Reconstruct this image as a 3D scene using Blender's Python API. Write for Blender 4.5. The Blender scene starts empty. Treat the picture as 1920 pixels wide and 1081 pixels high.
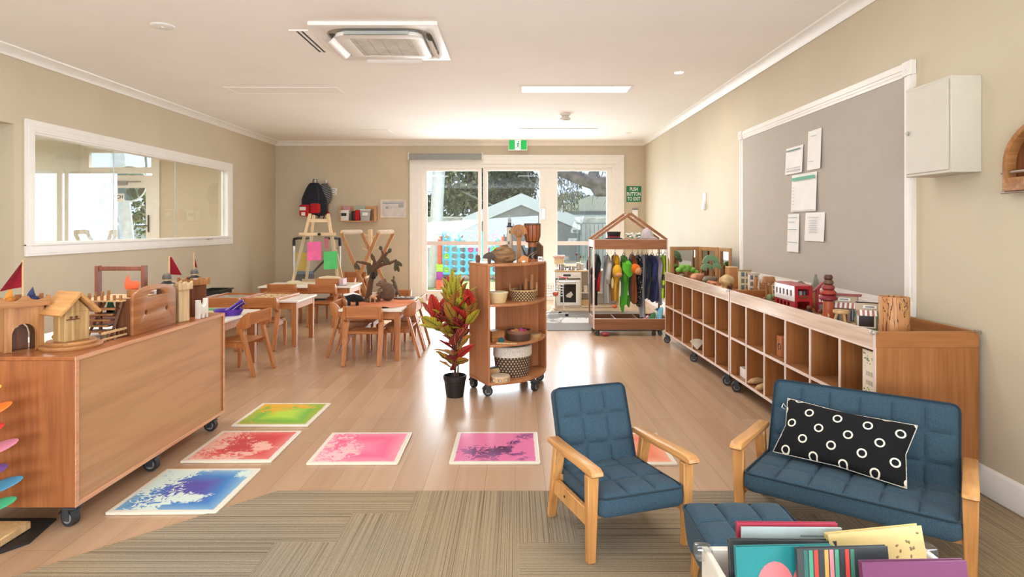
import bpy, bmesh, math, random
from math import sin, cos, pi, radians as R
from mathutils import Vector, Matrix

SC = bpy.context.scene
COL = SC.collection
V = Vector
random.seed(7)
# ------------------------------------------------------------------ camera
FPX, CX, CY, EYE = 1140.0, 966.0, 424.0, 1.30     # focal length in pixels, optical axis in the 1920x1081 frame, eye height
cam = bpy.data.cameras.new('camera')
cam.sensor_width = 36
cam.lens = FPX * 36 / 1920
cam.shift_x = (960 - CX) / 1920
cam.shift_y = -(540.5 - CY) / 1920
cam.clip_start = .05
camo = bpy.data.objects.new('camera', cam)
COL.objects.link(camo)
camo.location = (0, 0, EYE)
camo.rotation_euler = (R(90), 0, 0)
SC.camera = camo
# ------------------------------------------------------------------ sky, sun, fill lamps, exposure
SC.view_settings.view_transform = 'Standard'
SC.view_settings.look = 'None'
SC.view_settings.gamma = 1
SC.view_settings.exposure = 1.0
SC.view_settings.use_curve_mapping = False
SC.cycles.use_denoising = True
SC.cycles.max_bounces = 8
SC.cycles.diffuse_bounces = 5
SC.cycles.glossy_bounces = 4
SC.cycles.transparent_max_bounces = 16
SC.cycles.transmission_bounces = 6
SC.cycles.sample_clamp_indirect = 6
SC.cycles.caustics_reflective = False
SC.cycles.caustics_refractive = False
world = bpy.data.worlds.new('sky')
SC.world = world
world.use_nodes = True
wt = world.node_tree
bg = wt.nodes['Background']
bg.inputs['Strength'].default_value = .82
tc = wt.nodes.new('ShaderNodeTexCoord')
no = wt.nodes.new('ShaderNodeTexNoise')
no.inputs['Scale'].default_value = 2.2
no.inputs['Detail'].default_value = 6
wr = wt.nodes.new('ShaderNodeValToRGB')
wr.color_ramp.elements[0].position = .42
wr.color_ramp.elements[0].color = (.62, .78, 1.0, 1)
wr.color_ramp.elements[1].position = .60
wr.color_ramp.elements[1].color = (.92, .95, 1.0, 1)
wt.links.new(tc.outputs['Generated'], no.inputs['Vector'])
wt.links.new(no.outputs['Fac'], wr.inputs['Fac'])
wt.links.new(wr.outputs['Color'], bg.inputs['Color'])


def lamp(name, kind, loc, rot, energy, color=(1, 1, 1), size=None, size_y=None, angle=None):
    l = bpy.data.lights.new(name, kind)
    l.energy = energy
    l.color = color
    if kind == 'AREA':
        l.shape = 'RECTANGLE'
        l.size, l.size_y = size, size_y
    if angle is not None:
        l.angle = angle
    o = bpy.data.objects.new(name, l)
    COL.objects.link(o)
    o.location = loc
    o.rotation_euler = rot
    return o


# the sun stands behind the shed, high, and reaches in through the glazed doors
sun = lamp('sun', 'SUN', (3, 30, 20), (0, 0, 0), 5.5, (1, .95, .88), angle=R(.6))
sun.rotation_euler = V((-.12, -.78, -.66)).to_track_quat('-Z', 'Y').to_euler()
# fill lamps added behind and beside the camera, before plain walls
lamp('fill_rear', 'AREA', (-1.5, -2.4, 1.35), (R(131), 0, R(3)), 225, (.81, .905, 1), 4.8, 2.3)
lamp('fill_side', 'AREA', (2.2, .1, 1.4), (R(108), 0, R(90)), 70, (.83, .915, 1), 3.0, 1.8)
yard = lamp('fill_doors', 'AREA', (.03, 11.0, 1.15), (R(-84), 0, 0), 105, (.87, .935, 1), 3.3, 2.2)   # fill lamp added outside the doors, standing in for glare off the paving
yard.data.spread = R(170)
for lx, lw_ in ((.655, 5), (-2.53, 17)):      # fill lamps added overhead, above the frame's top, with no panels built
    lamp('fill_overhead', 'AREA', (lx, 3.70, 2.78), (0, 0, 0), lw_, (.94, .965, 1), 1.15, .28)
lamp('neighbour_room_fill', 'AREA', (-6.0, 7.4, 2.6), (0, 0, 0), 66, (1, .98, .95), 2.4, 3.5)  # lamp added to brighten the neighbouring room, no fitting built


# ------------------------------------------------------------------ helpers
def fl(px, py, z=0.0):
    """the point at height z seen at a pixel of the photograph"""
    Y = FPX * (EYE - z) / (py - CY)
    return V(((px - CX) * Y / FPX, Y, z))


def at(px, py, Y):
    """the point at distance Y seen at a pixel of the photograph"""
    return V(((px - CX) * Y / FPX, Y, EYE - (py - CY) * Y / FPX))


def fr(o, x, y):
    x = V(x).normalized()
    y = V(y)
    z = x.cross(y).normalized()
    y = z.cross(x)
    m = Matrix((x, y, z)).transposed().to_4x4()
    m.translation = V(o)
    return m


def front(o): return fr(o, (1, 0, 0), (0, 0, 1))          # a plate facing -Y
def onleft(o): return fr(o, (0, 1, 0), (0, 0, 1))         # a plate facing +X
def onright(o): return fr(o, (0, -1, 0), (0, 0, 1))       # a plate facing -X
def flat(o, a=0): return Matrix.Translation(V(o)) @ Matrix.Rotation(a, 4, 'Z')
def rect(x0, y0, x1, y1): return [(x0, y0), (x1, y0), (x1, y1), (x0, y1)]


def circ(x, y, r, n=24, ry=None, a0=0, a1=2 * pi):
    full = abs(a1 - a0 - 2 * pi) < 1e-6
    return [(x + r * cos(a0 + (a1 - a0) * i / (n if full else n - 1)), y + (ry or r) * sin(a0 + (a1 - a0) * i / (n if full else n - 1))) for i in range(n)]


def rrect(x0, y0, x1, y1, r, n=5):
    o = []
    for cx, cy, a in ((x1 - r, y0 + r, -pi / 2), (x1 - r, y1 - r, 0), (x0 + r, y1 - r, pi / 2), (x0 + r, y0 + r, pi)):
        o += [(cx + r * cos(a + pi / 2 * i / n), cy + r * sin(a + pi / 2 * i / n)) for i in range(n + 1)]
    return o


class MB:
    def __init__(s): s.bm, s.mi = bmesh.new(), 0

    def m(s, i):
        s.mi = i
        return s

    def _add(s, t, M=None):
        if M is not None: t.transform(M)
        for f in t.faces:
            f.material_index = s.mi
            f.smooth = True
        me = bpy.data.meshes.new('t')
        t.to_mesh(me)
        t.free()
        s.bm.from_mesh(me)
        bpy.data.meshes.remove(me)
        return s

    def _mesh(s, me, M=None):
        t = bmesh.new()
        t.from_mesh(me)
        bpy.data.meshes.remove(me)
        bmesh.ops.remove_doubles(t, verts=t.verts, dist=1e-6)
        return s._add(t, M)

    def box(s, c, d, M=None, bev=0.0, seg=1, rot=None):
        t = bmesh.new()
        bmesh.ops.create_cube(t, size=1, matrix=Matrix.Diagonal((*d, 1)))
        if bev: bmesh.ops.bevel(t, geom=t.edges[:], offset=min(bev, min(d) * .45), segments=seg, affect='EDGES', profile=.5)
        L = Matrix.Translation(V(c))
        if rot is not None: L = L @ rot
        return s._add(t, L if M is None else M @ L)

    def bx(s, x0, x1, y0, y1, z0, z1, bev=0.0, M=None, seg=1):
        return s.box(((x0 + x1) / 2, (y0 + y1) / 2, (z0 + z1) / 2), (abs(x1 - x0), abs(y1 - y0), abs(z1 - z0)), M, bev, seg)

    def bar(s, p, q, w, h, up=(0, 0, 1), bev=0.0, w1=None, h1=None):
        p, q = V(p), V(q)
        z = (q - p).normalized()
        x = V(up).cross(z)
        if x.length < 1e-4: x = V((1, 0, 0)).cross(z)
        x.normalize()
        y = z.cross(x)
        t = bmesh.new()
        w1, h1 = w1 or w, h1 or h
        vs = [t.verts.new(c + x * a * ww / 2 + y * b * hh / 2) for c, ww, hh in ((p, w, h), (q, w1, h1)) for a, b in ((-1, -1), (1, -1), (1, 1), (-1, 1))]
        for f in ((3, 2, 1, 0), (4, 5, 6, 7), (0, 1, 5, 4), (1, 2, 6, 5), (2, 3, 7, 6), (3, 0, 4, 7)): t.faces.new([vs[i] for i in f])
        if bev: bmesh.ops.bevel(t, geom=t.edges[:], offset=bev, segments=1, affect='EDGES')
        return s._add(t)

    def lathe(s, prof, c=(0, 0, 0), n=20, M=None, sx=1, sy=1):
        t = bmesh.new()
        rings = []
        for r, z in prof:
            if r < 1e-6: rings.append([t.verts.new((0, 0, z))])
            else: rings.append([t.verts.new((r * sx * cos(2 * pi * i / n), r * sy * sin(2 * pi * i / n), z)) for i in range(n)])
        for a, b in zip(rings, rings[1:]):
            for i in range(n):
                j = (i + 1) % n
                if len(a) == 1 and len(b) == 1: continue
                if len(a) == 1: t.faces.new((a[0], b[j], b[i]))
                elif len(b) == 1: t.faces.new((a[i], a[j], b[0]))
                else: t.faces.new((a[i], a[j], b[j], b[i]))
        bmesh.ops.recalc_face_normals(t, faces=t.faces)
        L = Matrix.Translation(V(c))
        return s._add(t, L if M is None else M @ L)

    def cyl(s, p, q, r, r1=None, n=14):
        p, q = V(p), V(q)
        L = (q - p).length
        M = Matrix.Translation(p) @ (q - p).to_track_quat('Z', 'Y').to_matrix().to_4x4()
        r1 = r if r1 is None else r1
        return s.lathe([(0, 0), (r, 0), (r1, L), (0, L)], n=n, M=M)

    def ball(s, c, r, M=None, n=14, rot=None):
        if not hasattr(r, '__len__'): r = (r, r, r)
        t = bmesh.new()
        bmesh.ops.create_uvsphere(t, u_segments=n, v_segments=max(6, n * 2 // 3), radius=1, matrix=Matrix.Diagonal((*r, 1)))
        L = Matrix.Translation(V(c))
        if rot is not None: L = L @ rot
        return s._add(t, L if M is None else M @ L)

    def tube(s, pts, r, n=8, M=None, closed=False, flatten=1.0):
        pts = [V(p) for p in pts]
        k = len(pts)
        rs = r if hasattr(r, '__len__') else [r] * k
        t = bmesh.new()
        rings = []
        x = None
        for i, p in enumerate(pts):
            a = pts[(i - 1) % k] if closed else pts[max(i - 1, 0)]
            b = pts[(i + 1) % k] if closed else pts[min(i + 1, k - 1)]
            z = (b - a)
            z = z.normalized() if z.length > 1e-9 else V((0, 0, 1))
            if x is None: x = z.orthogonal().normalized()
            x = (x - z * x.dot(z)).normalized()
            y = z.cross(x)
            rings.append([t.verts.new(p + (x * cos(2 * pi * j / n) + y * sin(2 * pi * j / n) * flatten) * rs[i]) for j in range(n)])
        for i in range(k if closed else k - 1):
            a, b = rings[i], rings[(i + 1) % k]
            for j in range(n):
                t.faces.new((a[j], a[(j + 1) % n], b[(j + 1) % n], b[j]))
        if not closed:
            t.faces.new(rings[0][::-1])
            t.faces.new(rings[-1])
        bmesh.ops.recalc_face_normals(t, faces=t.faces)
        return s._add(t, M)

    def plate(s, loops, th, M=None, bev=0.0):
        if not hasattr(loops[0][0], '__len__'): loops = [loops]
        cu = bpy.data.curves.new('c', 'CURVE')
        cu.dimensions = '2D'
        cu.fill_mode = 'BOTH'
        cu.extrude = max(th / 2 - bev, 1e-5)
        cu.bevel_depth = bev
        cu.bevel_resolution = 1
        if bev: cu.offset = -bev
        for lp in loops:
            sp = cu.splines.new('POLY')
            sp.points.add(len(lp) - 1)
            for p, (a, b) in zip(sp.points, lp): p.co = (a, b, 0, 1)
            sp.use_cyclic_u = True
        return s._curve(cu, M)

    def text(s, body, size, th, M=None, bold=0.0, space=1.0):
        cu = bpy.data.curves.new('c', 'FONT')
        cu.body = body
        cu.size = size
        cu.align_x, cu.align_y = 'CENTER', 'CENTER'
        cu.extrude = th / 2
        cu.offset = bold
        cu.space_character = space
        return s._curve(cu, M)

    def _curve(s, cu, M):
        ob = bpy.data.objects.new('c', cu)
        me = bpy.data.meshes.new_from_object(ob)
        bpy.data.objects.remove(ob)
        bpy.data.curves.remove(cu)
        return s._mesh(me, M)

    def surf(s, fn, nu, nv, M=None, uv=False, close_u=False):
        """a sheet: fn(u, v) -> point, u and v in 0..1"""
        t = bmesh.new()
        g = [[t.verts.new(fn(i / nu, j / nv)) for j in range(nv + 1)] for i in range(nu + (0 if close_u else 1))]
        L = t.loops.layers.uv.new('UVMap') if uv else None
        for i in range(nu):
            for j in range(nv):
                i2 = (i + 1) % len(g)
                f = t.faces.new((g[i][j], g[i2][j], g[i2][j + 1], g[i][j + 1]))
                if uv:
                    for lp, (a, b) in zip(f.loops, ((i, j), (i + 1, j), (i + 1, j + 1), (i, j + 1))): lp[L].uv = (a / nu, b / nv)
        return s._add(t, M)

    def build(s, name, mats, parent=None, loc=None, rz=0.0, sharp=38):
        me = bpy.data.meshes.new(name)
        s.bm.to_mesh(me)
        s.bm.free()
        for mm in (mats if isinstance(mats, (list, tuple)) else [mats]): me.materials.append(mm)
        me.set_sharp_from_angle(angle=R(sharp))
        o = bpy.data.objects.new(name, me)
        COL.objects.link(o)
        if parent is not None: o.parent = parent
        if loc is not None: o.location = loc
        if rz: o.rotation_euler = (0, 0, rz)
        return o


def tag(o, label, cat, group=None):
    o['label'] = label
    o['category'] = cat
    if group: o['group'] = group
    return o


def T(name, label, cat, loc=(0, 0, 0), rz=0.0, group=None):
    o = bpy.data.objects.new(name, None)
    o.empty_display_size = .1
    COL.objects.link(o)
    o.location = loc
    o.rotation_euler = (0, 0, rz)
    return tag(o, label, cat, group)


def S(mb, name, label, cat, mats, loc=(0, 0, 0), rz=0.0, group=None):
    return tag(mb.build(name, mats, None, loc, rz), label, cat, group)


def struct(mb, name, mats, parent=None, **k):
    o = mb.build(name, mats, parent, **k)
    if parent is None: o['kind'] = 'structure'
    return o


def dup(root, loc, rz=0.0, label=None, group=None):
    r = root.copy()
    COL.objects.link(r)
    r.location = loc
    r.rotation_euler = (0, 0, rz)
    if label: r['label'] = label
    if group: r['group'] = group
    for ch in list(root.children):
        c = ch.copy()
        COL.objects.link(c)
        c.parent = r
        for g in list(ch.children):
            d = g.copy()
            COL.objects.link(d)
            d.parent = c
    return r


# ------------------------------------------------------------------ materials
def lin(c):
    return tuple(((x / 255) / 12.92 if x / 255 <= .04045 else ((x / 255 + .055) / 1.055) ** 2.4) for x in c) + (1,)


class N:
    """a material with short node helpers"""
    def __init__(s, name, rough=.5, metal=0.0, spec=.5):
        s.mat = bpy.data.materials.new(name)
        s.mat.use_nodes = True
        s.t = s.mat.node_tree
        s.b = s.t.nodes['Principled BSDF']
        s.b.inputs['Roughness'].default_value = rough
        s.b.inputs['Metallic'].default_value = metal
        s.b.inputs['Specular IOR Level'].default_value = spec

    def n(s, kind, **k):
        o = s.t.nodes.new('ShaderNode' + kind)
        for a, b in k.items(): setattr(o, a, b)
        return o

    def l(s, a, b): s.t.links.new(a, b)

    def coord(s, scale=(1, 1, 1), out='Object', rot=(0, 0, 0)):
        c = s.n('TexCoord')
        m = s.n('Mapping')
        m.inputs['Scale'].default_value = scale
        m.inputs['Rotation'].default_value = rot
        s.l(c.outputs[out], m.inputs['Vector'])
        return m.outputs['Vector']

    def noise(s, vec, scale=1, detail=3, dist=0.0, rough=.5):
        o = s.n('TexNoise')
        o.inputs['Scale'].default_value = scale
        o.inputs['Detail'].default_value = detail
        o.inputs['Distortion'].default_value = dist
        o.inputs['Roughness'].default_value = rough
        s.l(vec, o.inputs['Vector'])
        return o.outputs['Fac']

    def ramp(s, fac, stops, interp='LINEAR'):
        o = s.n('ValToRGB')
        o.color_ramp.interpolation = interp
        e = o.color_ramp.elements
        while len(e) < len(stops): e.new(.5)
        for x, (p, c) in zip(e, stops):
            x.position = p
            x.color = c
        s.l(fac, o.inputs['Fac'])
        return o.outputs['Color']

    def mix(s, f, a, b, mode='MIX'):
        o = s.n('MixRGB', blend_type=mode)
        for sock, v in ((o.inputs[0], f), (o.inputs[1], a), (o.inputs[2], b)):
            if isinstance(v, (int, float)): sock.default_value = v
            elif isinstance(v, tuple): sock.default_value = v
            else: s.l(v, sock)
        return o.outputs[0]

    def math(s, op, a, b=None, c=None):
        o = s.n('Math', operation=op)
        for sock, v in zip(o.inputs, (a, b, c)):
            if v is None: continue
            if isinstance(v, (int, float)): sock.default_value = v
            else: s.l(v, sock)
        return o.outputs[0]

    def xyz(s, vec):
        o = s.n('SeparateXYZ')
        s.l(vec, o.inputs[0])
        return o.outputs

    def comb(s, x, y, z=0.0):
        o = s.n('CombineXYZ')
        for sock, v in zip(o.inputs, (x, y, z)):
            if isinstance(v, (int, float)): sock.default_value = v
            else: s.l(v, sock)
        return o.outputs[0]

    def col(s, c):
        if isinstance(c, tuple): s.b.inputs['Base Color'].default_value = c
        else: s.l(c, s.b.inputs['Base Color'])
        return s

    def bump(s, h, strength=.2, dist=.002):
        o = s.n('Bump')
        o.inputs['Strength'].default_value = strength
        o.inputs['Distance'].default_value = dist
        s.l(h, o.inputs['Height'])
        s.l(o.outputs['Normal'], s.b.inputs['Normal'])
        return s


def dk(c, k): return tuple(min(255, x * k) for x in c)


MC = {}


def paint(c, rough=.5, metal=0.0, var=.05, sc=9, name=None, spec=.5):
    key = ('p', c, rough, metal, var, sc, spec)
    if key in MC: return MC[key]
    m = N(name or 'paint_%d_%d_%d' % c, rough, metal, spec)
    m.col(m.ramp(m.noise(m.coord(), sc, 3), [(.3, lin(dk(c, 1 - var))), (.7, lin(dk(c, 1 + var)))]))
    MC[key] = m.mat
    return m.mat


def wood(a, b, axis='Z', rough=.42, sc=1.0, spec=.4, dist=.9, name='wood'):
    key = ('w', a, b, axis, rough, sc, dist)
    if key in MC: return MC[key]
    m = N(name, rough, 0, spec)
    k = {'X': (1.3, 22, 22), 'Y': (22, 1.3, 22), 'Z': (22, 22, 1.3)}[axis]
    v = m.coord(tuple(x * sc for x in k))
    g = m.noise(v, 1, 5, dist)
    f = m.noise(m.coord(tuple(x * sc * 5 for x in k)), 1, 2, .2)
    c = m.ramp(g, [(.30, lin(a)), (.50, lin(tuple((x + y) / 2 for x, y in zip(a, b)))), (.68, lin(b))])
    c = m.mix(.22, c, m.ramp(f, [(.35, (.25, .2, .16, 1)), (.6, (1, 1, 1, 1))]), 'MULTIPLY')
    m.col(c)
    MC[key] = m.mat
    return m.mat


def cloth(c, rough=.9, sc=220, var=.18, name='cloth', big=.06):
    key = ('c', c, rough, sc, var)
    if key in MC: return MC[key]
    m = N(name, rough, 0, .2)
    f = m.noise(m.coord(), sc, 2)
    g = m.noise(m.coord(), 6, 3)
    k = m.ramp(f, [(.3, lin(dk(c, 1 - var))), (.7, lin(dk(c, 1 + var)))])
    k = m.mix(big * 4, k, m.ramp(g, [(.3, (.7, .7, .7, 1)), (.7, (1, 1, 1, 1))]), 'MULTIPLY')
    m.col(k)
    m.bump(f, .25, .001)
    m.b.inputs['Sheen Weight'].default_value = .15
    MC[key] = m.mat
    return m.mat


def glassy(name, tint=(1, 1, 1, 1), refl=.08, rough=.0, fk=.3):
    m = N(name)
    t = m.n('BsdfTransparent')
    t.inputs['Color'].default_value = tint
    g = m.n('BsdfGlossy')
    g.inputs['Roughness'].default_value = rough
    lw = m.n('LayerWeight')
    lw.inputs['Blend'].default_value = .25
    f = m.math('MULTIPLY_ADD', lw.outputs['Fresnel'], fk, refl)
    mx = m.n('MixShader')
    m.l(f, mx.inputs[0])
    m.l(t.outputs[0], mx.inputs[1])
    m.l(g.outputs[0], mx.inputs[2])
    m.l(mx.outputs[0], m.t.nodes['Material Output'].inputs['Surface'])
    return m.mat


def glow(name, c, strength):
    m = N(name, .5)
    m.b.inputs['Base Color'].default_value = lin(c)
    m.b.inputs['Emission Color'].default_value = lin(c)
    m.b.inputs['Emission Strength'].default_value = strength
    return m.mat


WHITE = paint((236, 232, 226), .38, name='white_gloss_paint', var=.01)
WPLAST = paint((238, 237, 234), .4, name='white_plastic', var=.01)
CEIL = paint((246, 243, 239), .8, name='ceiling_paint', var=.008, sc=1.5)
WALL = paint((202, 189, 165), .62, name='wall_paint', var=.015, sc=2)
BLACK = paint((26, 26, 28), .5, name='black_plastic')
DGREY = paint((58, 60, 63), .5, name='dark_grey_plastic')
GREY = paint((140, 141, 142), .5, name='grey_plastic')
CHROME = paint((205, 206, 208), .22, 1.0, .02, name='chrome')
PAPER = paint((238, 237, 233), .7, name='paper', var=.01)
RUBBER = paint((44, 43, 45), .6, name='rubber')
CHERRY_Z = wood((146, 84, 46), (172, 106, 62), 'Z', .38, .6, name='cherry_laminate')
CHERRY_Y = wood((150, 86, 48), (178, 110, 66), 'Y', .3, .6, name='cherry_laminate_long')
CURV_Z = wood((176, 112, 72), (198, 136, 94), 'Z', .36, .6, name='curved_shelf_laminate')
CURV_Y = wood((180, 118, 76), (202, 142, 98), 'Y', .3, .6, name='curved_shelf_board')
BEECH = wood((186, 138, 96), (194, 147, 105), 'Y', .3, .22, name='beech_laminate')
LIP = wood((208, 150, 112), (222, 168, 132), 'Y', .3, .5, name='edge_banding')
LIPW = paint((228, 208, 196), .32, name='pale_edge_banding', var=.02)
LIPC = wood((172, 106, 58), (200, 132, 80), 'Z', .35, .7, name='table_wood')
LIPX = wood((172, 106, 58), (200, 132, 80), 'X', .35, .7, name='table_wood_long')
OAK_Z = wood((156, 98, 54), (178, 118, 70), 'Z', .36, .55, name='oak_laminate')
OAK_X = wood((156, 98, 54), (178, 118, 70), 'X', .36, .55, name='oak_laminate_wide')
OAK_Y = wood((150, 100, 60), (180, 126, 82), 'Y', .3, .55, name='oak_laminate_long')
PINE = wood((230, 198, 154), (242, 216, 178), 'Z', .5, .8, name='pine')
PINE_X = wood((230, 198, 154), (242, 216, 178), 'X', .5, .8, name='pine_long')
TOYW = wood((150, 98, 54), (188, 132, 80), 'Z', .5, 1.6, name='toy_wood')
TOYX = wood((150, 98, 54), (188, 132, 80), 'X', .5, 1.6, name='toy_wood_wide')
TOYY = wood((146, 88, 48), (188, 124, 72), 'Y', .42, 1.2, name='toy_wood_board')
TOYD = wood((92, 52, 28), (128, 76, 42), 'Z', .5, 1.6, name='dark_toy_wood')
TOYL = wood((206, 164, 112), (226, 190, 142), 'Z', .5, 1.6, name='pale_toy_wood')
RUBW = wood((192, 132, 74), (216, 160, 98), 'Z', .36, .8, name='lacquered_rubberwood')
RUBY = wood((198, 138, 80), (222, 168, 106), 'Y', .34, .8, name='lacquered_rubberwood_arm')
FRAMEW = wood((132, 84, 52), (160, 108, 70), 'X', .45, .8, name='rack_wood')
FRAMEZ = wood((132, 84, 52), (160, 108, 70), 'Z', .45, .8, name='rack_wood_upright')
RED = paint((176, 34, 40), .5, name='red_paint')
GLASS = glassy('door_glass', (.97, .985, .98, 1), .03)
GLASSW = glassy('window_glass', (.96, .98, .97, 1), .008, fk=.14)
MIRROR = paint((210, 214, 212), .03, 1.0, .0, name='mirror')
# ------------------------------------------------------------------ the room
XL, XR, YB, YF, ZC = -4.235, 2.28, 10.74, -2.6, 2.80


def vinyl():
    m = N('vinyl_planks', .3, 0, .5)
    v = m.coord((1, 1, 1), 'Object', (0, 0, R(90)))
    b = m.n('TexBrick')
    b.offset = .37
    b.inputs['Scale'].default_value = 1
    b.inputs['Brick Width'].default_value = 1.22
    b.inputs['Row Height'].default_value = .152
    b.inputs['Mortar Size'].default_value = .0012
    b.inputs['Color1'].default_value = lin((176, 142, 112))
    b.inputs['Color2'].default_value = lin((188, 155, 125))
    b.inputs['Mortar'].default_value = lin((150, 122, 98))
    m.l(v, b.inputs['Vector'])
    g = m.noise(m.coord((16, .8, 1)), 1, 5, .6)
    c = m.mix(.5, b.outputs['Color'], m.ramp(g, [(.3, (.80, .77, .75, 1)), (.65, (1, 1, 1, 1))]), 'MULTIPLY')
    m.col(c)
    m.b.inputs['Roughness'].default_value = .26
    return m.mat


def carpet_mat():
    """250 x 1000 mm carpet planks laid in a herringbone, their stripes along each plank"""
    m = N('carpet_planks', .95, 0, .1)
    x, y, _ = m.xyz(m.coord())
    c = m.math('FLOOR', m.math('MULTIPLY', m.math('SUBTRACT', x, .015), 4))
    r = m.math('FLOOR', m.math('MULTIPLY', m.math('SUBTRACT', y, 2.49), 4))
    k = m.math('FLOORED_MODULO', m.math('SUBTRACT', m.math('SUBTRACT', c, r), 1), 8)
    h = m.math('LESS_THAN', k, 3.5)                          # 1 where the plank lies across the room
    ac = m.math('ADD', m.math('MULTIPLY', h, y), m.math('MULTIPLY', m.math('SUBTRACT', 1, h), x))
    al = m.math('ADD', m.math('MULTIPLY', h, x), m.math('MULTIPLY', m.math('SUBTRACT', 1, h), y))
    vec = m.comb(m.math('MULTIPLY', ac, 230), m.math('MULTIPLY', al, .45), m.math('MULTIPLY', h, 9))
    n1 = m.noise(vec, 1, 3, 0)
    loop = m.noise(m.coord((240, 240, 240)), 1, 1)
    st = m.ramp(n1, [(.36, lin((112, 95, 77))), (.44, lin((151, 131, 106))), (.55, lin((175, 155, 127))), (.68, lin((136, 118, 98)))])
    blue = m.ramp(m.noise(m.coord((1.1, 1.1, 1)), 1, 1), [(.44, (1, 1, 1, 1)), (.62, (.82, .93, 1.08, 1))])
    st = m.mix(.8, st, blue, 'MULTIPLY')
    st = m.mix(.5, st, m.ramp(loop, [(.3, (.6, .6, .6, 1)), (.65, (1, 1, 1, 1))]), 'MULTIPLY')
    m.col(st)
    m.bump(loop, .5, .003)
    return m.mat


b = MB().bx(XL - .12, XR + .12, YF - .12, YB + .12, -.1, 0)
struct(b, 'floor', vinyl())
pts = [(-3.1, .95), (-1.163, 2.975), (XR - .02, 2.975), (XR - .02, YF + .02), (-3.1, YF + .02)]
b = MB().plate(pts, .007, flat((0, 0, .0035)))
tag(b.build('carpet', carpet_mat()), 'striped beige carpet of planks laid in a herringbone', 'carpet')
struct(MB().bx(XL - .12, XR + .12, YF - .12, YB + .12, ZC, ZC + .1), 'ceiling', CEIL)
WY0, WY1, WZ0, WZ1 = 5.345, 8.98, 1.14, 2.13
b = MB().plate([rect(YF, -.06, YB + .1, ZC), rect(WY0, WZ0, WY1, WZ1), rect(3.75, -.01, 5.135, 2.165)], .1, onleft((XL - .05, 0, 0)))
struct(b, 'wall_left', WALL)
b = MB().bx(XL - .52, XL - .42, 3.6, 5.30, 0, 2.3).bx(XL - .42, XL - .1, 3.65, 3.75, 0, 2.3).bx(XL - .42, XL - .1, 5.135, 5.235, 0, 2.3).bx(XL - .42, XL - .1, 3.75, 5.135, 2.165, 2.265)
struct(b, 'wall_recess', WALL)
struct(MB().bx(XR, XR + .1, YF, YB + .1, 0, ZC), 'wall_right', WALL)
struct(MB().bx(XL, XR, YF - .1, YF, 0, ZC), 'wall_front', WALL)
DX0, DX1, DZ = -1.705, 1.765, 2.40
b = MB().plate([rect(XL - 3.6, -.06, XR, ZC), rect(DX0, -.01, DX1, DZ + .02), rect(-7.6, -.01, -6.36, 2.66)], .1, front((0, YB + .05, 0)))
struct(b, 'wall_back', WALL)
COR = [(0, 0), (0, -.075), (.012, -.078), (.02, -.06), (.04, -.035), (.066, -.018), (.078, -.012), (.082, 0)]
for nm, o, inn, L in (('trim_1', (XL, (YF + YB) / 2, ZC), (1, 0, 0), YB - YF), ('trim_2', (XR, (YF + YB) / 2, ZC), (-1, 0, 0), YB - YF), ('trim_3', ((XL + XR) / 2, YB, ZC), (0, -1, 0), XR - XL)):
    struct(MB().plate(COR, L, fr(o, inn, (0, 0, 1))), nm, WHITE)
BAS = [(0, 0), (.018, 0), (.018, .105), (.013, .115), (.013, .124), (.006, .135), (0, .14)]
for nm, o, inn, L in (('baseboard_left', (XL, (5.14 + YB) / 2, 0), (1, 0, 0), YB - 5.14), ('baseboard_right', (XR, (YF + YB) / 2, 0), (-1, 0, 0), YB - YF),
                      ('baseboard_back', ((XL - 1.86) / 2, YB, 0), (0, -1, 0), -1.86 - XL), ('baseboard_back_2', ((XR + 1.925) / 2, YB, 0), (0, -1, 0), XR - 1.925)):
    struct(MB().plate(BAS, L, fr(o, inn, (0, 0, 1))), nm, WHITE)

# ---- observation window into the neighbouring room
w = bpy.data.objects.new('window_1', None)
COL.objects.link(w)
w['kind'] = 'structure'
w.location = (XL, 0, 0)
b = MB()
for i, (g, d) in enumerate(((.0, .018), (.022, .024), (.05, .019), (.075, .015))):
    e = .1 - g
    b.plate([rect(WY0 - e, WZ0 - e, WY1 + e, WZ1 + e), rect(WY0 - max(e - .03, .0), WZ0 - max(e - .03, 0), WY1 + max(e - .03, 0), WZ1 + max(e - .03, 0))], d, onleft((d / 2, 0, 0)))
b.plate([rect(WY0, WZ0, WY1, WZ1), rect(WY0 + .018, WZ0 + .018, WY1 - .018, WZ1 - .018)], .1, onleft((-.05, 0, 0)))
b.bx(-.06, .026, WY0 - .10, WY1 + .1, WZ0 - .012, WZ0 + .004, .004)
b.build('window_frame', WHITE, w)
for i, (a, c, dx) in enumerate(((WY0 + .018, 6.52, -.066), (6.48, 7.72, -.078), (7.68, WY1 - .018, -.066))):
    g = MB().bx(dx - .003, dx + .003, a, c, WZ0 + .018, WZ1 - .018).build('pane', GLASSW, w)
    MB().bx(dx - .004, dx + .004, c - .012, c - .004, WZ0 + .018, WZ1 - .018).build('pane_edge', paint((214, 226, 222), .2, name='glass_edge'), w)
b = MB().bx(.026, .04, 8.3, 8.36, WZ0 - .02, WZ0 - .006, .003).bx(.026, .036, 8.4, 8.44, WZ0 - .02, WZ0 - .008, .003)
b.build('window_latch', CHROME, w)

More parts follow.
